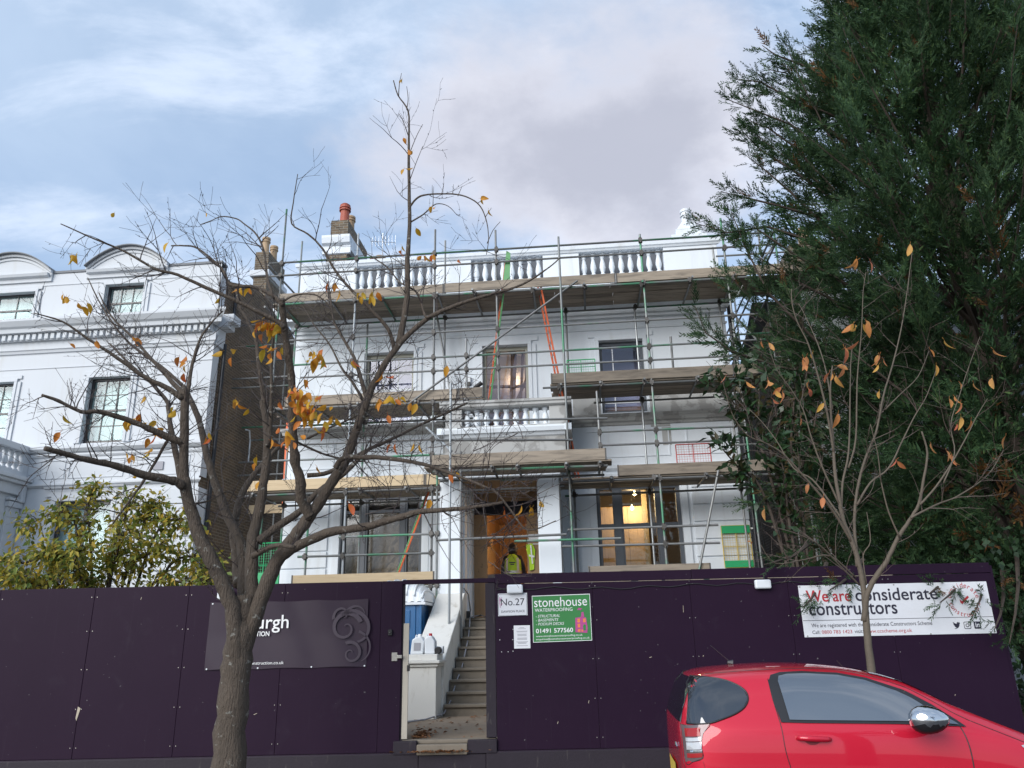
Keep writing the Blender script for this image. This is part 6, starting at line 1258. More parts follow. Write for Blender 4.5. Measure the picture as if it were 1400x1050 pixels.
for x, y, n in ((1176, 363, 2), (1190, 360, 1), (1247, 340, 1), (1170, 450, 3), (1182, 448, 3), (1155, 482, 3), (1110, 495, 1), (1043, 470, 2), (1100, 495, 2), (1138, 520, 3), (1145, 515, 2), (1122, 550, 1), (1104, 533, 2), (1062, 545, 4), (1050, 525, 2), (1020, 530, 1), (990, 523, 1), (1200, 492, 2), (1208, 500, 2), (1140, 570, 1), (1097, 580, 1), (1275, 482, 1), (1287, 473, 1), (1280, 510, 1), (1318, 520, 1), (1330, 525, 1), (1355, 522, 1), (1297, 555, 2), (1310, 550, 1), (1315, 573, 1), (1326, 575, 1), (1308, 585, 1), (1377, 605, 1), (1270, 615, 1), (1295, 625, 2), (1305, 628, 1), (1220, 632, 2), (1108, 668, 1), (1120, 682, 1), (1045, 697, 1), (1028, 745, 1), (1205, 545, 1), (1358, 485, 1)):
    for k in range(n): put_leaf(SA, at(x + random.gauss(0, 4), y + random.gauss(0, 4) - 6, Y - .2 + random.gauss(0, .1)), ls, 1.15, .4)

# ------------------------------------------------------------------ foliage fields (numpy)
def rot_basis(d, roll):
    """d (n,3) unit; returns three axes: along d, sideways, normal"""
    up = np.where(np.abs(d[:, 2:3]) > .95, np.array([[1.0, 0, 0]]), np.array([[0, 0, 1.0]]))
    s_ = np.cross(d, up); s_ /= np.linalg.norm(s_, axis=1, keepdims=True); n = np.cross(s_, d)
    c, q = np.cos(roll)[:, None], np.sin(roll)[:, None]
    return d, s_ * c + n * q, n * c - s_ * q
def scatter(TV, TF, P, D, scale, roll):
    """template (along x, sideways y, normal z) copied to every point"""
    a, s_, n = rot_basis(D, roll); sc = scale[:, None, None]
    V = P[:, None, :] + sc * (TV[None, :, 0:1] * a[:, None, :] + TV[None, :, 1:2] * s_[:, None, :] + TV[None, :, 2:3] * n[:, None, :])
    k = len(TV); F = TF[None] + (np.arange(len(P)) * k)[:, None, None]
    return V.reshape(-1, 3), F.reshape(-1, TF.shape[1])
def frond(seed, nb=7, L=1.0, wd=.36):
    r = np.random.default_rng(seed); V, F = [], []
    def spr(p, d, l, w, nrm):
        k = len(V); s_ = np.cross(d, nrm); s_ /= np.linalg.norm(s_)
        V.extend([p, p + d * l * .45 + s_ * w, p + d * l, p + d * l * .45 - s_ * w]); F.append((k, k + 1, k + 2, k + 3))
    ax = np.array([1.0, 0, 0]); spr(np.zeros(3), ax, L, .016, np.array([0, 0, 1.0]))
    for i in range(nb):
        t = (i + .5) / (nb + .8)
        for sg in (-1, 1):
            p = np.array([t * L, 0, 0]); l = wd * L * (1 - t * .62) * r.uniform(.65, 1.35)
            d = np.array([.86, sg * .55, r.normal(0, .30)]); d /= np.linalg.norm(d)
            spr(p, d, l, .024, np.array([r.normal(0, .4), r.normal(0, .4), 1.0]))
            q = p + d * l * r.uniform(.25, .5); e = d + np.array([.3, -sg * r.uniform(.2, .9), r.normal(0, .5)]); e /= np.linalg.norm(e)
            spr(q, e, l * .5 * r.uniform(.7, 1.3), .022, np.array([r.normal(0, .5), r.normal(0, .5), 1.0]))
    return np.array(V), np.array(F)
FR = [frond(s_) for s_ in range(4)]

# -- the great conifer
CO = thing('conifer_tree', 'huge dark green conifer with feathery sprays filling the right of the picture', 'tree', (8.5, 13.0, .58))
def crown_R(z):
    zs = [0.8, 2.0, 3.2, 5.0, 7.0, 9.0, 11.0, 12.5, 14.0, 16.0, 18.0, 20.0]; rs = [3.4, 4.1, 4.35, 4.5, 4.5, 4.05, 3.35, 2.45, 1.65, 1.2, .8, .15]
    return np.interp(z, zs, rs)
bz = MB(); r5 = np.random.default_rng(11); PP, DD, SS = [], [], []
bz.tube([(0, 0, -.1), (.05, .05, 4), (-.05, 0, 9), (0, 0, 14), (.05, 0, 18.6)], [.42, .34, .24, .14, .03], 12)
bz.tube([(.1, -.3, -.1), (.9, -.6, 4), (1.5, -.4, 9), (1.6, -.3, 15)], [.3, .24, .15, .04], 10); bz.tube([(-.2, -.1, -.1), (-1.0, -.4, 4), (-1.3, -.3, 9), (-1.1, -.2, 13)], [.26, .2, .13, .03], 10)
def plume(path, tmin, dens, sc, sp):
    """feathery sprays hugging one bough"""
    n = len(path) - 1; L = sum(np.linalg.norm(path[i + 1] - path[i]) for i in range(n))
    for k in range(int(L * dens * (1 - tmin)) + 3):
        t_ = tmin + (1 - tmin) * r5.random() ** .85; j = min(n - 1, int(t_ * n)); f = min(1.0, t_ * n - j)
        tv = path[j + 1] - path[j]; tv = tv / np.linalg.norm(tv); q = path[j] + (path[j + 1] - path[j]) * f
        rd = r5.normal(0, 1, 3); rd -= tv * rd.dot(tv); rd /= np.linalg.norm(rd)
        PP.append(q + rd * sp * (1.1 - t_) * r5.random()); e = tv * r5.uniform(.6, 1.2) + rd * r5.uniform(.2, .9) + np.array([0, 0, .10]); DD.append(e / np.linalg.norm(e)); SS.append(r5.uniform(*sc) * (1.15 - .35 * t_))
    PP.append(path[-1] - tv * .05); DD.append(tv); SS.append(sc[1])
nbr = 500
for i in range(nbr):
    z = .9 + 18.2 * (i / nbr) ** 1.12; az = i * 2.39996 + r5.normal(0, .25)
    if math.sin(az) > .35 and r5.random() < .72: continue             # the hidden back is thinner
    R = crown_R(z) * r5.choice([r5.uniform(.62, .85), r5.uniform(.85, 1.18)]); el = rad(np.interp(z, [1, 4, 10, 18], [0, 14, 30, 50]) + r5.normal(0, 8))
    d = np.array([math.cos(az) * math.cos(el), math.sin(az) * math.cos(el), math.sin(el)])
    L = R / max(.35, math.cos(el)); z0 = z - R * math.tan(el) * .62
    n = max(7, int(L / .22)); p = np.array([0, 0, max(.5, z0)]); path = [p.copy()]; dd = d.copy()
    for k in range(n):
        dd = dd + np.array([r5.normal(0, .05), r5.normal(0, .05), .022 - .05 * (z < 4) * (k / n)]); dd /= np.linalg.norm(dd); p = p + dd * L / n; path.append(p.copy())
    if p[1] < -3.25 and p[2] < 3.2: continue
    bz.tube(path, [max(.007, .05 * (1 - k / (n + .3))) for k in range(n + 1)], 5)
    plume(path, .42, 11, (.26, .46), .16)
    for s_ in range(5 if z < 11 else 4):
        t_ = r5.uniform(.30, .88); j = min(n - 1, int(t_ * n)); tv = path[j + 1] - path[j]; tv /= np.linalg.norm(tv); rd = r5.normal(0, 1, 3); rd -= tv * rd.dot(tv); rd /= np.linalg.norm(rd); rd[2] = abs(rd[2]) * .6 if z > 4 else rd[2]
        e = tv + rd * r5.uniform(.5, 1.0); e /= np.linalg.norm(e); l = L * r5.uniform(.20, .38) * (1.15 - .5 * t_); q = [path[j] + e * l * k / 5 + np.array([0, 0, .03 * (k / 5) ** 2 * l]) + r5.normal(0, .012, 3) for k in range(6)]
        plume(q, .12, 15, (.22, .40), .12)
# hand-placed limbs that read against the sky and over the hoarding
def extra(pts, m=40, sc=(.24, .48), sp=.20):
    pts = [np.array(p) - np.array([8.5, 13.0, .58]) for p in pts]; bz.tube(pts, list(np.linspace(.03, .006, len(pts))), 5)
    seg = [np.linalg.norm(b_ - a) for a, b_ in zip(pts, pts[1:])]; tot = sum(seg)
    for k in range(m):
        t_ = r5.random() ** .8 * tot; j = 0
        while j < len(seg) - 1 and t_ > seg[j]: t_ -= seg[j]; j += 1
        tv = (pts[j + 1] - pts[j]) / seg[j]; q = pts[j] + tv * min(t_, seg[j]); rd = r5.normal(0, 1, 3); rd -= tv * rd.dot(tv); rd /= np.linalg.norm(rd)
        PP.append(q + rd * sp * .4 * r5.random()); e = tv * r5.uniform(.5, 1) + rd * r5.uniform(.2, .8); DD.append(e / np.linalg.norm(e)); SS.append(r5.uniform(*sc))
A_ = lambda x, y, Y_: tuple(at(x, y, Y_))
extra([A_(1150, 520, 12.6), A_(1060, 500, 12.3), A_(1000, 480, 12.1), A_(965, 455, 12.0), A_(950, 418, 12.0)], 80); extra([A_(1120, 470, 12.5), A_(1050, 400, 12.2), A_(1020, 340, 12.1), A_(1000, 290, 12.0)], 75); extra([A_(1110, 330, 12.4), A_(1050, 310, 12.2), A_(995, 318, 12.0), A_(950, 305, 12.0)], 50, (.2, .36))
extra([A_(1150, 230, 12.5), A_(1080, 170, 12.3), A_(1030, 150, 12.2), A_(992, 135, 12.1)], 60); extra([A_(1160, 200, 12.5), A_(1090, 140, 12.2), A_(1040, 112, 12.1), A_(1005, 108, 12.1)], 55); extra([A_(1150, 280, 12.4), A_(1080, 230, 12.2), A_(1040, 205, 12.2), A_(1015, 180, 12.1)], 55); extra([A_(1170, 130, 12.5), A_(1100, 90, 12.3), A_(1060, 75, 12.2), A_(1042, 62, 12.2)], 45)
for (a0, a1, a2, a3, m_) in (((1190, 180), (1120, 150), (1075, 100), (1050, 95), 45), ((1150, 330), (1080, 262), (1045, 232), (1022, 214), 50), ((1160, 390), (1090, 350), (1030, 310), (1005, 330), 50), ((1140, 260), (1085, 200), (1050, 175), (1025, 165), 45)):
    extra([A_(*a0, 12.4), A_(*a1, 12.2), A_(*a2, 12.1), A_(*a3, 12.0)], m_, (.2, .42))
extra([A_(1130, 300, 12.4), A_(1060, 280, 12.2), A_(1010, 268, 12.1), A_(985, 262, 12.0)], 50)
for xs, ys in (((1130, 1120, 1110, 1098), (770, 800, 818, 830)), ((1180, 1165, 1150, 1135), (765, 785, 797, 806)), ((1330, 1315, 1300, 1285), (770, 795, 812, 824)), ((1350, 1345, 1340, 1335), (775, 800, 820, 832)), ((1300, 1290, 1278, 1270), (780, 796, 806, 812)), ((1370, 1372, 1368, 1360), (780, 815, 840, 860)), ((1390, 1392, 1388, 1380), (760, 800, 840, 880)), ((1110, 1085, 1060, 1045), (740, 760, 768, 772))):
    extra([A_(xs[0], ys[0], 10.9), A_(xs[1], ys[1], 10.2), A_(xs[2], ys[2], 9.8), A_(xs[3], ys[3], 9.62)], 26, (.16, .30), .14)
P_ = np.array(PP); D_2 = np.array(DD); S_ = np.array(SS)
# inner shaded sprays that close the crown
m_in = 6500; zz = r5.uniform(.9, 1, m_in) + 15 * r5.random(m_in) ** 1.25; aa = r5.uniform(0, 2 * PI, m_in); rr_ = crown_R(zz) * np.sqrt(r5.random(m_in)) * .72
Pi = np.stack([np.cos(aa) * rr_, np.sin(aa) * rr_, zz], 1); Di = np.stack([np.cos(aa), np.sin(aa), r5.uniform(-.2, .9, m_in)], 1) + r5.normal(0, .35, (m_in, 3)); Di /= np.linalg.norm(Di, axis=1, keepdims=True)
P_ = np.concatenate([P_, Pi]); D_2 = np.concatenate([D_2, Di]); S_ = np.concatenate([S_, r5.uniform(.4, .8, m_in)])
kind = r5.integers(0, 4, len(P_)); brown = (r5.random(len(P_)) < .012) | ((np.linalg.norm(P_ - np.array([3.0 - 8.5 + 3.6, -2.6, 2.6]), axis=1) < .9) & (r5.random(len(P_)) < .25))
for nm, sel, mm in (('crown', ~brown, 'conifer'), ('dead_spray', brown, 'conbrown')):
    Vs, Fs, o_ = [], [], 0
    for k in range(4):
        q = sel & (kind == k)
        if not q.any(): continue
        v, f = scatter(FR[k][0], FR[k][1], P_[q], D_2[q], S_[q], r5.uniform(0, 2 * PI, q.sum())); Vs.append(v); Fs.append(f + o_); o_ += len(v)
    bulk(nm, np.concatenate(Vs), np.concatenate(Fs), M[mm], CO)
build(MB(), 'trunk', M['darkbark'], CO).data.from_pydata(bz.v, [], bz.f)

# -- leafy shrubs: stems with single leaves; the nearest leaves are objects of their own
LT = np.array([[0, 0, 0], [.35, .20, .05], [.35, -.20, .05], [.75, .15, .02], [.75, -.15, .02], [1, 0, -.08], [.4, 0, 0]]); 
LT = np.array([[0, 0, 0], [.38, .23, .06], [1, 0, -.10], [.38, -.23, .06]]); LF = np.array([[0, 1, 2, 3]])
def shrub(name, label, base, stems, m_, m_one, per, size, spread, droop, seed, n_own=240, bark='darkbark', fat=.03, cat='shrub', out=.12):
    rr2 = np.random.default_rng(seed); random.seed(seed)
    t_ = thing(name, label, cat, base); B = np.array(base); q = MB(); PP2, DD2, SS2 = [], [], []
    for st in stems:
        pts = [np.array(p) - B for p in st]; Pq, Rq = smooth_path([tuple(p) for p in pts], list(np.linspace(fat, .006, len(pts))), 5); q.tube(Pq, Rq, 6)
        Pn_ = [np.array(p) for p in Pq]; n = len(Pn_)
        for k in range(per):
            i = int(n * (.20 + .80 * rr2.random())); i = min(i, n - 2); tv = Pn_[i + 1] - Pn_[i]; tv = tv / np.linalg.norm(tv); o = rr2.normal(0, 1, 3); o -= tv * o.dot(tv); o /= np.linalg.norm(o); o[2] *= .6
            tip = Pn_[i] + (o * rr2.uniform(.3, 1) + tv * rr2.uniform(0, .8)) * spread * rr2.uniform(.4, 1); q.tube([Pn_[i], (Pn_[i] + tip) / 2 + np.array([0, 0, .04]), tip], [.005, .004, .002], 3)
            for j in range(rr2.integers(4, 8)):
                f = rr2.uniform(.3, 1.05); c = Pn_[i] + (tip - Pn_[i]) * f + rr2.normal(0, out, 3) * .6; d = (tip - Pn_[i]); d = d / (np.linalg.norm(d) + 1e-6) * .5 + rr2.normal(0, .5, 3) + np.array([0, 0, -droop]); PP2.append(c); DD2.append(d / np.linalg.norm(d)); SS2.append(size * rr2.uniform(.65, 1.25))
    Pa, Da, Sa = np.array(PP2), np.array(DD2), np.array(SS2)
    order = np.argsort(Pa[:, 1]); own = order[:n_own]; rest = order[n_own:]
    v, f = scatter(LT, LF, Pa[rest], Da[rest], Sa[rest], rr2.normal(0, .7, len(rest))); bulk('foliage', v, f, m_, t_, kind='stuff')
    me = bpy.data.meshes.new('leaf'); me.from_pydata([tuple(x) for x in LT], [], [tuple(x) for x in LF]); me.materials.append(m_one); me.update()
    a, s_, nn = rot_basis(Da[own], rr2.normal(0, .7, len(own)))
    for i, k in enumerate(own):
        o = link('leaf', me, t_); mt = Matrix(((a[i][0], s_[i][0], nn[i][0]), (a[i][1], s_[i][1], nn[i][1]), (a[i][2], s_[i][2], nn[i][2]))).to_4x4(); o.matrix_local = Matrix.Translation(Pa[k]) @ mt @ Matrix.Scale(float(Sa[k]), 4)
    build(q, 'stem', M[bark], t_, smooth=True); return t_
def st_(x0, pts, Yb, Ye): return [tuple(at(x, y, Yb + (Ye - Yb) * i / (len(pts) - 1))) for i, (x, y) in enumerate(pts)]
sb = (-6.2, 12.2, .58)
stems = []
for pts, ye in (([(130, 860), (150, 775), (168, 715), (180, 680)], 12.0), ([(130, 860), (110, 760), (90, 700), (30, 722)], 11.8), ([(130, 860), (125, 770), (120, 700), (128, 670)], 12.2), ([(140, 860), (200, 760), (235, 710), (262, 722)], 11.9), ([(140, 860), (220, 790), (270, 760), (292, 770)], 11.6), ([(130, 860), (80, 780), (30, 770), (-30, 770)], 11.8), ([(130, 860), (60, 800), (0, 790), (-60, 800)], 11.4),
                ([(135, 860), (170, 790), (200, 760), (225, 740)], 11.3), ([(135, 860), (110, 790), (85, 760), (60, 755)], 11.3), ([(135, 860), (150, 800), (160, 760), (165, 730)], 11.2), ([(140, 860), (200, 810), (245, 795), (285, 795)], 11.0), ([(135, 860), (90, 815), (50, 800), (20, 790)], 11.0), ([(135, 860), (190, 740), (205, 705), (212, 690)], 12.3), ([(135, 860), (120, 800), (100, 780), (110, 750)], 11.0)):
    stems.append([sb] + st_(0, pts, 12.0, ye)[1:])
shrub('yellowing_shrub', 'broad green and yellow leaved shrub showing above the left hoarding', sb, stems, M['maple'], M['maple_one'], 74, .115, .40, .50, 3, 240)
mb_ = (4.3, 11.6, .58); stems = []
for pts, ye in (([(1080, 800), (1050, 640), (1010, 560), (975, 525)], 11.2), ([(1080, 800), (1060, 640), (1030, 560), (1010, 520)], 11.4), ([(1080, 800), (1070, 640), (1060, 560), (1040, 480)], 11.6), ([(1080, 800), (1050, 690), (1010, 640), (980, 605)], 11.1), ([(1085, 800), (1085, 660), (1085, 560), (1090, 500)], 11.5), ([(1085, 800), (1095, 680), (1110, 600), (1120, 540)], 11.5), ([(1085, 800), (1080, 720), (1075, 660), (1060, 600)], 11.1)):
    stems.append([mb_] + st_(0, pts, 11.6, ye)[1:])
shrub('broadleaf_evergreen', 'glossy broad-leaved evergreen shrub at the left edge of the conifer', mb_, stems, M['magnolia'], M['mag_one'], 36, .17, .28, .05, 4, 150)
# ivy and dark growth beyond the right-hand end of the hoarding
iv = thing('ivy_mass', 'dark ivy clad growth beyond the right end of the hoarding', 'ivy', (6.6, 10.8, .125))
r6 = np.random.default_rng(8); n = 9000; Pv = np.stack([r6.uniform(-.50, 3.2, n), r6.uniform(-.5, 1.3, n), r6.uniform(0, 2.9, n)], 1); Pv = Pv[(Pv[:, 1] < .3) | (r6.random(n) < .4)]; Dv = r6.normal(0, 1, (len(Pv), 3)); Dv[:, 2] -= .8; Dv /= np.linalg.norm(Dv, axis=1, keepdims=True)
v, f = scatter(LT * np.array([1, 1.6, 1]), LF, Pv, Dv, r6.uniform(.07, .12, len(Pv)), r6.uniform(0, 6.3, len(Pv))); bulk('leaves', v, f, M['ivy'], iv, kind='stuff')
q = MB()
for i in range(9): x = .1 + i * .33; q.tube([(x, .4, -.1), (x + random.uniform(-.1, .1), .45, 1.2), (x + random.uniform(-.2, .2), .4, 2.7)], [.03, .022, .008], 6)
build(q, 'stem', M['darkbark'], iv)

# ------------------------------------------------------------------ the red car (local x = along the car from its tail, y = across, z up)
M['paint'] = None
m, t_, b_ = new_mat('red_car_paint'); M['paint'] = m
b_.inputs['Base Color'].default_value = (0.48, 0.005, 0.026, 1); b_.inputs['Roughness'].default_value = 0.45; b_.inputs['Coat Weight'].default_value = 1.0; b_.inputs['Coat Roughness'].default_value = 0.03; b_.inputs['Specular IOR Level'].default_value = 0.25; b_.inputs['Metallic'].default_value = 0.15
M['carglass'] = glass_mat('tinted_car_glass', (0.012, 0.015, 0.018), 0.30, 0.006, solid=True)
M['privacy'] = glass_mat('dark_rear_glass', (0.008, 0.010, 0.013), 0.13, 0.006, solid=True)
M['cardark'] = mat('black_car_trim', (0.014, 0.014, 0.016), 0.35, var=0.05)
M['chrome'] = mat('chrome', (0.62, 0.63, 0.64), 0.12, 1.0, var=0.01)
M['lens_red'] = mat('red_lamp_lens', (0.30, 0.018, 0.02), 0.12, var=0.1); M['lens_clear'] = mat('clear_lamp_lens', (0.55, 0.56, 0.58), 0.10, 0.35, var=0.2, vscale=30); M['lens_smoke'] = mat('smoked_lamp_housing', (0.16, 0.12, 0.125), 0.12, 0.3, var=0.2, vscale=20)
CAR_X, CAR_Y, CAR_R = 1.188, 6.585, rad(-6)
CA = thing('parked_car', 'small red hatchback with a chrome door mirror parked at the kerb', 'car', (CAR_X, CAR_Y, 0), CAR_R)
def itp(x, xs, ys): return float(np.interp(x, xs, ys))
ST = [0.0, .03, .08, .16, .28, .45, .65, .9, 1.15, 1.4, 1.6, 1.8, 2.0, 2.2, 2.35, 2.5, 2.65, 2.78, 2.88, 2.95, 2.985]
def section(x):
    zt = itp(x, [0, .03, .08, .16, .28, .45, .65, .95, 1.15, 1.35, 1.55, 1.75, 1.92, 2.08, 2.22, 2.4, 2.6, 2.75, 2.88, 2.985], [1.10, 1.20, 1.275, 1.395, 1.478, 1.505, 1.523, 1.532, 1.53, 1.518, 1.492, 1.435, 1.362, 1.283, 1.212, 1.125, 1.05, .985, .90, .68])
    Wd = itp(x, [0, .03, .08, .18, .4, .8, 2.2, 2.5, 2.75, 2.9, 2.985], [.56, .66, .735, .785, .825, .84, .84, .83, .76, .64, .48])
    belt = min(itp(x, [0, .2, .8, 1.6, 2.1, 2.3, 2.6, 2.985], [1.06, 1.165, 1.165, 1.15, 1.12, 1.08, .97, .62]), zt - .03)
    Wr = itp(x, [0, .08, .28, .5, 1.0, 1.5, 1.9, 2.2, 2.4, 2.7, 2.985], [.50, .60, .585, .60, .615, .60, .61, .66, .70, .66, .36])
    zb = itp(x, [0, .1, .4, 2.5, 2.9, 2.985], [.36, .27, .20, .20, .25, .34])
    h = zt - belt
    return [(0, zb), (Wd * .80, zb), (Wd * .94, zb + .06), (Wd * .985, (zb + belt) * .42), (Wd, (zb + belt) * .56), (Wd * .992, belt - .17), (Wd * .975, belt - .045), (Wd * .945, belt), (Wd * .945 + (Wr - Wd * .945) * .45, belt + h * .45), (Wr + (Wd * .945 - Wr) * .12, belt + h * .80), (Wr * .93, zt - h * .075 - .006), (Wr * .60, zt - .004 - h * .012), (0, zt)]
vs, fs = [], []; SEC = [section(x) for x in ST]; K = len(SEC[0]); RING = 2 * K - 2
for x, sc_ in zip(ST, SEC):
    for y, z in sc_: vs.append((x, -y, z))
    for y, z in sc_[-2:0:-1]: vs.append((x, y, z))
for i in range(len(ST) - 1):
    for k in range(RING): k2 = (k + 1) % RING; fs.append((i * RING + k, (i + 1) * RING + k, (i + 1) * RING + k2, i * RING + k2))
fs.append(tuple(range(RING))); fs.append(tuple((len(ST) - 1) * RING + k for k in range(RING - 1, -1, -1)))
q = MB(); q.add(vs, fs); body = build(q, 'body', M['paint'], CA, smooth=True, fix=True)
sm = body.modifiers.new('smooth', 'SUBSURF'); sm.levels = 2; sm.render_levels = 2
bpy.context.view_layer.update()
dg0 = bpy.context.evaluated_depsgraph_get(); baked = bpy.data.meshes.new_from_object(body.evaluated_get(dg0)); body.modifiers.clear(); body.data = baked; baked.name = 'body'; bpy.context.view_layer.update()
dg = bpy.context.evaluated_depsgraph_get(); be = body.evaluated_get(dg)
def cast(o, d):
    ok, p, n, _ = be.ray_cast(Vector(o), Vector(d)); return (p, n) if ok else (None, None)
def patch(name, poly, m, off=.004, side='side', parent=None, step=.045, smoothed=True, label=None, mirror=False):
    """poly: outline in (x,z) thrown on the near flank, or (y,z) on the tail, or (y,z) on the nose, following the body"""
    P = [Vector(p) for p in poly]; n = len(P)
    bd_ = []
    for i in range(n):
        a, c = P[i], P[(i + 1) % n]; k = max(1, int((c - a).length / step))
        for j in range(k): bd_.append(a + (c - a) * j / k)
    x0, x1 = min(p.x for p in P), max(p.x for p in P); z0, z1 = min(p.y for p in P), max(p.y for p in P); ins = []
    x = x0 + step / 2
    while x < x1:
        z = z0 + step / 2
        while z < z1: ins.append(Vector((x, z))); z += step
        x += step
    ed = [(i, (i + 1) % len(bd_)) for i in range(len(bd_))]
    pv, _, pf, _, _, _ = delaunay_2d_cdt(bd_ + ins, ed, [], 1, 1e-6)
    for sgn in ((1, -1) if mirror else (1,)):
        out_ = []; miss = set()
        for p in pv:
            if side == 'side': h, nn = cast((p.x, -2 * sgn, p.y), (0, sgn, 0))
            elif side == 'tail': h, nn = cast((-1, p.x, p.y), (1, 0, 0))
            elif side == 'nose': h, nn = cast((4, p.x, p.y), (-1, 0, -.0))
            elif side == 'front': h, nn = cast((p.x, p.y, 3), (0, 0, -1))
            if h is None: miss.add(len(out_)); h, nn = Vector((p.x, -.8 * sgn, p.y)) if side == 'side' else Vector((0, p.x, p.y)), Vector((0, 0, 0))
            out_.append(h + nn * off)
        me = bpy.data.meshes.new(name); me.from_pydata([tuple(v) for v in out_], [], [tuple(f) for f in pf if not any(k in miss for k in f)]); 
        bmm = bmesh.new(); bmm.from_mesh(me); bmesh.ops.recalc_face_normals(bmm, faces=bmm.faces); bmm.to_mesh(me); bmm.free()
        me.polygons.foreach_set('use_smooth', [True] * len(me.polygons)); me.materials.append(m); me.update(); o = link(name, me, parent or CA)
        if label: o['label'] = label
    return o
def seam(name, line, side='side', r=.0035, m='cardark', off=0.0, parent=None, mirror=False):
    for sgn in ((1, -1) if mirror else (1,)):
        pts = []; L_ = [Vector(p) for p in line]; LP, _ = smooth_path([(p.x, p.y, 0) for p in L_], [1] * len(L_), 8)
        for p in LP:
            if side == 'side': h, nn = cast((p.x, -2 * sgn, p.y), (0, sgn, 0))
            elif side == 'tail': h, nn = cast((-1, p.x, p.y), (1, 0, 0))
            else: h, nn = cast((p.x, p.y, 3), (0, 0, -1))
            if h is not None: pts.append(h + nn * off)
        if len(pts) > 2: q = MB(); q.tube(pts, r, 6); o = build(q, name, M[m], parent or CA, smooth=True)
    return o
def rounded(pts, sub=6): P, _ = smooth_path([(x, z, 0) for x, z in pts] + [(pts[0][0], pts[0][1], 0)], [1] * (len(pts) + 1), sub); return [(p.x, p.y) for p in P[:-1]]
# glass: door window with its black surround, rear quarter window, tailgate window, windscreen
patch('window_surround', [(.80, 1.168), (.765, 1.30), (.765, 1.425), (.80, 1.462), (.90, 1.478), (1.10, 1.482), (1.32, 1.468), (1.50, 1.432), (1.70, 1.358), (1.90, 1.262), (2.06, 1.165), (2.10, 1.128), (1.60, 1.150)], M['cardark'], .006, mirror=True, step=.03)
patch('door_window', [(.885, 1.182), (.855, 1.42), (.875, 1.452), (.96, 1.462), (1.12, 1.464), (1.32, 1.449), (1.48, 1.415), (1.66, 1.345), (1.80, 1.268), (1.885, 1.205), (1.89, 1.155), (1.60, 1.166)], M['carglass'], .012, mirror=True, step=.03)
patch('quarter_light', [(1.905, 1.152), (1.905, 1.215), (2.03, 1.155), (2.055, 1.138)], M['carglass'], .012, mirror=True)
qw = [(.10, 1.158), (.205, 1.425), (.28, 1.452), (.42, 1.448), (.52, 1.425), (.60, 1.375), (.615, 1.315), (.575, 1.255), (.48, 1.205), (.33, 1.165)]
patch('quarter_window', qw, M['privacy'], .008, mirror=True, step=.03)
seam('window_seal', qw + [qw[0]], r=.006, off=.005, mirror=True)
patch('rear_window', [(-.60, 1.16), (.60, 1.16), (.585, 1.30), (.535, 1.42), (.45, 1.445), (-.45, 1.445), (-.535, 1.42), (-.585, 1.30)], M['privacy'], .005, 'tail')
patch('windscreen', [(1.56, -.50), (1.56, .50), (1.8, .55), (2.14, .60), (2.20, .35), (2.215, 0), (2.20, -.35), (2.14, -.60), (1.8, -.55)], M['carglass'], .005, 'front')
# tail lamp in bands, tailgate edges
tl = [(.045, 1.145), (.16, 1.15), (.335, 1.160), (.27, 1.10), (.235, 1.03), (.245, .955), (.13, .925), (.05, .915)]
patch('tail_lamp', tl, M['lens_smoke'], .006, mirror=True)
for z0, z1, mm in ((1.075, 1.125, 'lens_red'), (1.045, 1.068, 'lens_clear'), (.995, 1.040, 'lens_clear'), (.98, .992, 'chrome'), (.945, .972, 'lens_red')):
    patch('lamp_band', [(.075, z0), (.235, z0 + .012), (.245, z1 + .012), (.075, z1)], M[mm], .010, step=.03, mirror=True)
seam('tailgate_seam', [(.04, 1.155), (.03, 1.0), (.04, .88), (.10, .86)], mirror=True); seam('panel_seam', tl + [tl[0]], r=.003, mirror=True)
# doors
seam('door_seam', [(.765, 1.44), (.768, 1.30), (.79, 1.16), (.80, 1.0), (.835, .85), (.86, .60), (.90, .34)], r=.004, mirror=True); seam('door_seam', [(2.06, 1.14), (2.08, 1.0), (2.07, .80), (2.02, .55), (1.98, .34)], r=.004, mirror=True); seam('door_seam', [(.90, .34), (1.4, .31), (1.98, .34)], r=.004, mirror=True)
seam('roof_rail', [(.38, 1.472), (.7, 1.494), (1.1, 1.499), (1.4, 1.478), (1.7, 1.385), (1.92, 1.285), (2.14, 1.165)], r=.003, mirror=True); seam('bonnet_seam', [(2.14, 1.165), (2.35, 1.07), (2.55, .985), (2.7, .92)], r=.003, mirror=True)
seam('fuel_flap_seam', [(.24, .93), (.30, .80), (.42, .70), (.6, .66)], r=.002)
for sg in (-1, 1):
    q = MB(); h, nn = cast((1.05, 2 * sg, 1.065), (0, -sg, 0)); yb = h.y
    q.tube([(.92, yb + sg * .004, 1.078), (.95, yb + sg * .026, 1.078), (1.05, yb + sg * .032, 1.074), (1.14, yb + sg * .026, 1.068), (1.165, yb + sg * .004, 1.066)], [.015, .017, .018, .017, .015], 10); build(q, 'door_handle', M['paint'], CA, smooth=True)
patch('handle_recess_shade', rounded([(.985, 1.062), (1.03, 1.035), (1.08, 1.035), (1.11, 1.06), (1.05, 1.075)]), mat('recess_shade_red', (.16, .006, .012), .4, var=.02), .002, step=.02, mirror=True)  # shade of the handle recess painted as a darker red patch, no hollow cut
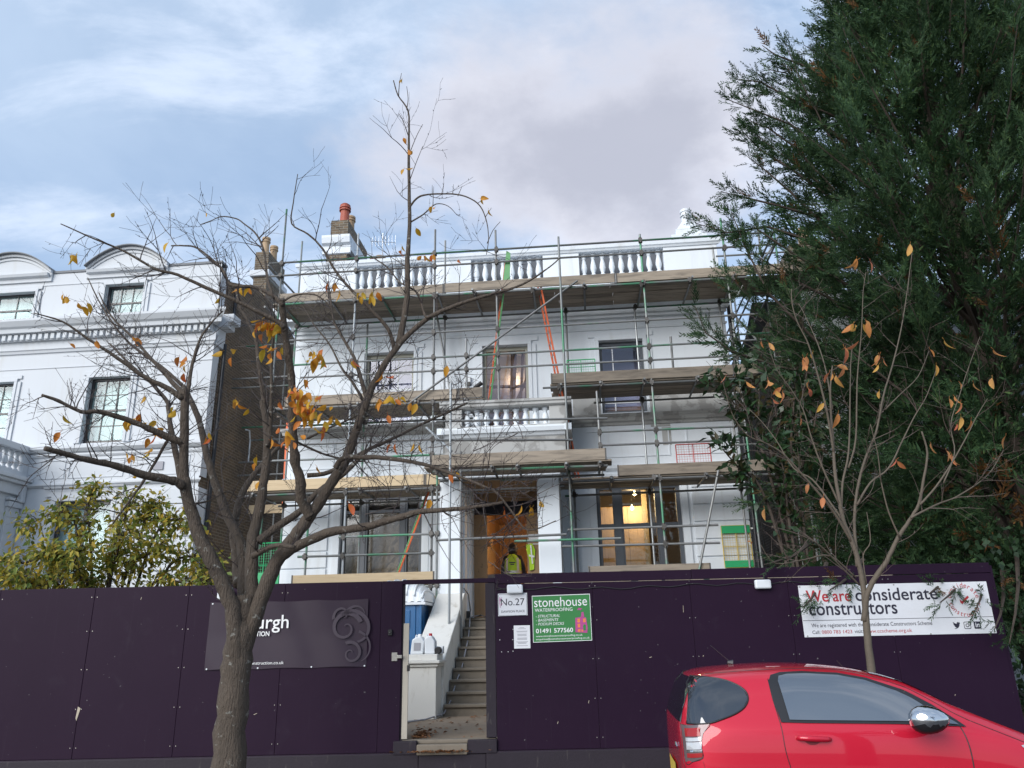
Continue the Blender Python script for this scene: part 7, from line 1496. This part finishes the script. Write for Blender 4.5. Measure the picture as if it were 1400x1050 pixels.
# door mirrors: chrome cap over a black shell
for sg in (-1, 1):
    mr_ = MB(); n1, n2 = 18, 12; vv = []; cx, cy, cz = 1.735, sg * .985, 1.195
    for j in range(n2 + 1):
        th = PI * j / n2
        for i in range(n1):
            a = 2 * PI * i / n1; ex = .135 * math.sin(th) * math.cos(a); ey = .085 * math.cos(th); ez = .085 * math.sin(th) * math.sin(a)
            ex *= 1.0 if ex < 0 else .86; vv.append((cx + ex + .03 * (ez > 0) * 0, cy + ey * sg, cz + ez * (1 - .25 * ex / .135)))
    ff = [(j * n1 + i, j * n1 + (i + 1) % n1, (j + 1) * n1 + (i + 1) % n1, (j + 1) * n1 + i) for j in range(n2) for i in range(n1)]
    top_f = [f for f in ff if sum(vv[k][2] for k in f) / 4 > cz - .028]; low_f = [f for f in ff if sum(vv[k][2] for k in f) / 4 <= cz - .028]
    mr_.add(vv, low_f); shell = build(mr_, 'door_mirror', M['cardark'], CA, smooth=True, fix=True)
    q = MB(); q.add(vv, top_f); build(q, 'mirror_cap', M['chrome'], shell, smooth=True, fix=True)
    q = MB(); q.tube([(1.80, sg * .76, 1.135), (1.77, sg * .86, 1.135), (1.74, sg * .93, 1.15)], [.035, .03, .03], 8); build(q, 'mirror_arm', M['cardark'], shell, smooth=True)
# lamps at the nose, antenna, badges, wheels, plates
patch('headlight', [(2.40, 1.015), (2.52, 1.03), (2.68, .965), (2.80, .86), (2.82, .78), (2.70, .78), (2.52, .88)], M['lens_clear'], .005, mirror=True)
q = MB(); q.tube([(.66, .10, 1.522), (.62, .10, 1.53)], [.03, .016], 8); q.tube([(.655, .10, 1.525), (.50, .10, 1.665)], [.004, .0025], 6); build(q, 'antenna', M['cardark'], CA)
q = MB(); q.tube([(.008, -.45, .97), (.0, -.47, .99), (-.004, -.45, 1.01)], .008, 6); q.tube([(.006, -.30, .99), (.0, -.35, 1.0), (-.004, -.40, .985)], .007, 6); build(q, 'badge', M['chrome'], CA)
patch('rear_plate', [(-.26, .74), (.26, .74), (.26, .85), (-.26, .85)], M['yellow'], .012, 'tail'); patch('grille', [(-.4, .35), (.4, .35), (.35, .5), (-.35, .5)], M['cardark'], .006, 'nose')
for x in (.42, 2.45):
    for sg in (-1, 1):
        q = MB(); prof = [(.20, .0), (.27, -.005), (.295, .03), (.298, .09), (.295, .15), (.27, .18), (.20, .18)]
        qq = MB(); qq.lathe(prof, (0, 0, 0), 28); q.add([(x + a, sg * (.655 + c), .298 + b2) for a, b2, c in qq.v], qq.f); wh = build(q, 'wheel', M['black'], CA, smooth=True, fix=True)
        q = MB(); qq = MB(); qq.lathe([(.02, .165), (.05, .17), (.06, .15), (.17, .155), (.205, .178), (.205, .10)], (0, 0, 0), 24); q.add([(x + a, sg * (.655 + c), .298 + b2) for a, b2, c in qq.v], qq.f); build(q, 'rim', M['alu'], wh, smooth=False, fix=True)
        q = MB(); q.tube([(x + .345 * math.cos(a), sg * .832, .30 + .345 * math.sin(a)) for a in np.linspace(-.12, PI + .12, 22)], .02, 6); build(q, 'wheel_arch', M['cardark'], CA, smooth=True)

# the proportions of this very short car: lengths along it are remapped in one go
FX0 = [-.3, 0, .1, .28, .43, .765, 1.05, 1.4, 1.735, 2.06, 2.4, 2.985, 3.2]; FX1 = [-.3, 0, .06, .16, .285, .66, .855, 1.235, 1.585, 1.84, 2.19, 2.76, 2.97]
for o in [c for c in CA.children_recursive if c.type == 'MESH']:
    co = np.empty(len(o.data.vertices) * 3, np.float32); o.data.vertices.foreach_get('co', co); co = co.reshape(-1, 3)
    root = o if o.parent is CA else o.parent
    if root.name.split('.')[0] in ('wheel', 'wheel_arch', 'door_mirror', 'antenna'):
        c0 = .42 if co[:, 0].mean() < 1 else 2.45
        if root.name.startswith('door_mirror'): c0 = 1.735
        if root.name.startswith('antenna'): c0 = .6
        co[:, 0] += float(np.interp(c0, FX0, FX1)) - c0
    else: co[:, 0] = np.interp(co[:, 0], FX0, FX1)
    o.data.vertices.foreach_set('co', co.ravel()); o.data.update()

# ------------------------------------------------------------------ bare tree over the road, mirrored in the car's door glass
RT = thing('bare_street_tree', 'bare spreading tree across the road, seen only as a reflection in the car window', 'tree', (4.3, -6.3, .1)); OFF[RT.name] = Vector((4.3, -6.3, .1))
t3 = Tree(); random.seed(77); b0 = Vector((4.3, -6.3, .1))
P, R = smooth_path([b0, b0 + Vector((.05, 0, 2.6)), b0 + Vector((-.05, .1, 5.4))], [.30, .26, .22], 4); t3.limb.tube(P, R, 10)
for k in range(16):
    a = k * 2.4; el = .0 + .5 * random.random() if k < 12 else 1.1; d = Vector((math.cos(a) * math.cos(el), math.sin(a) * math.cos(el), math.sin(el))); p = P[-1] - Vector((0, 0, random.uniform(0, .7))); L_ = random.uniform(1.8, 3.4); pts = [p, p + d * L_ * .35 + Vector((0, 0, .1)), p + d * L_ * .7 + Vector((0, 0, .2)), p + d * L_ + Vector((0, 0, .6))]
    Q, RR = smooth_path(pts, [.12, .08, .05, .02], 4); t3.limb.tube(Q, RR, 6); t3.paths.append((Q, RR))
t3.twigs(150, .6, 1.5, .02, .3, 1, .2); build(t3.limb, 'trunk', M['bark'], RT, smooth=True); build(t3.twig, 'twigs', M['twig'], RT, kind='stuff')
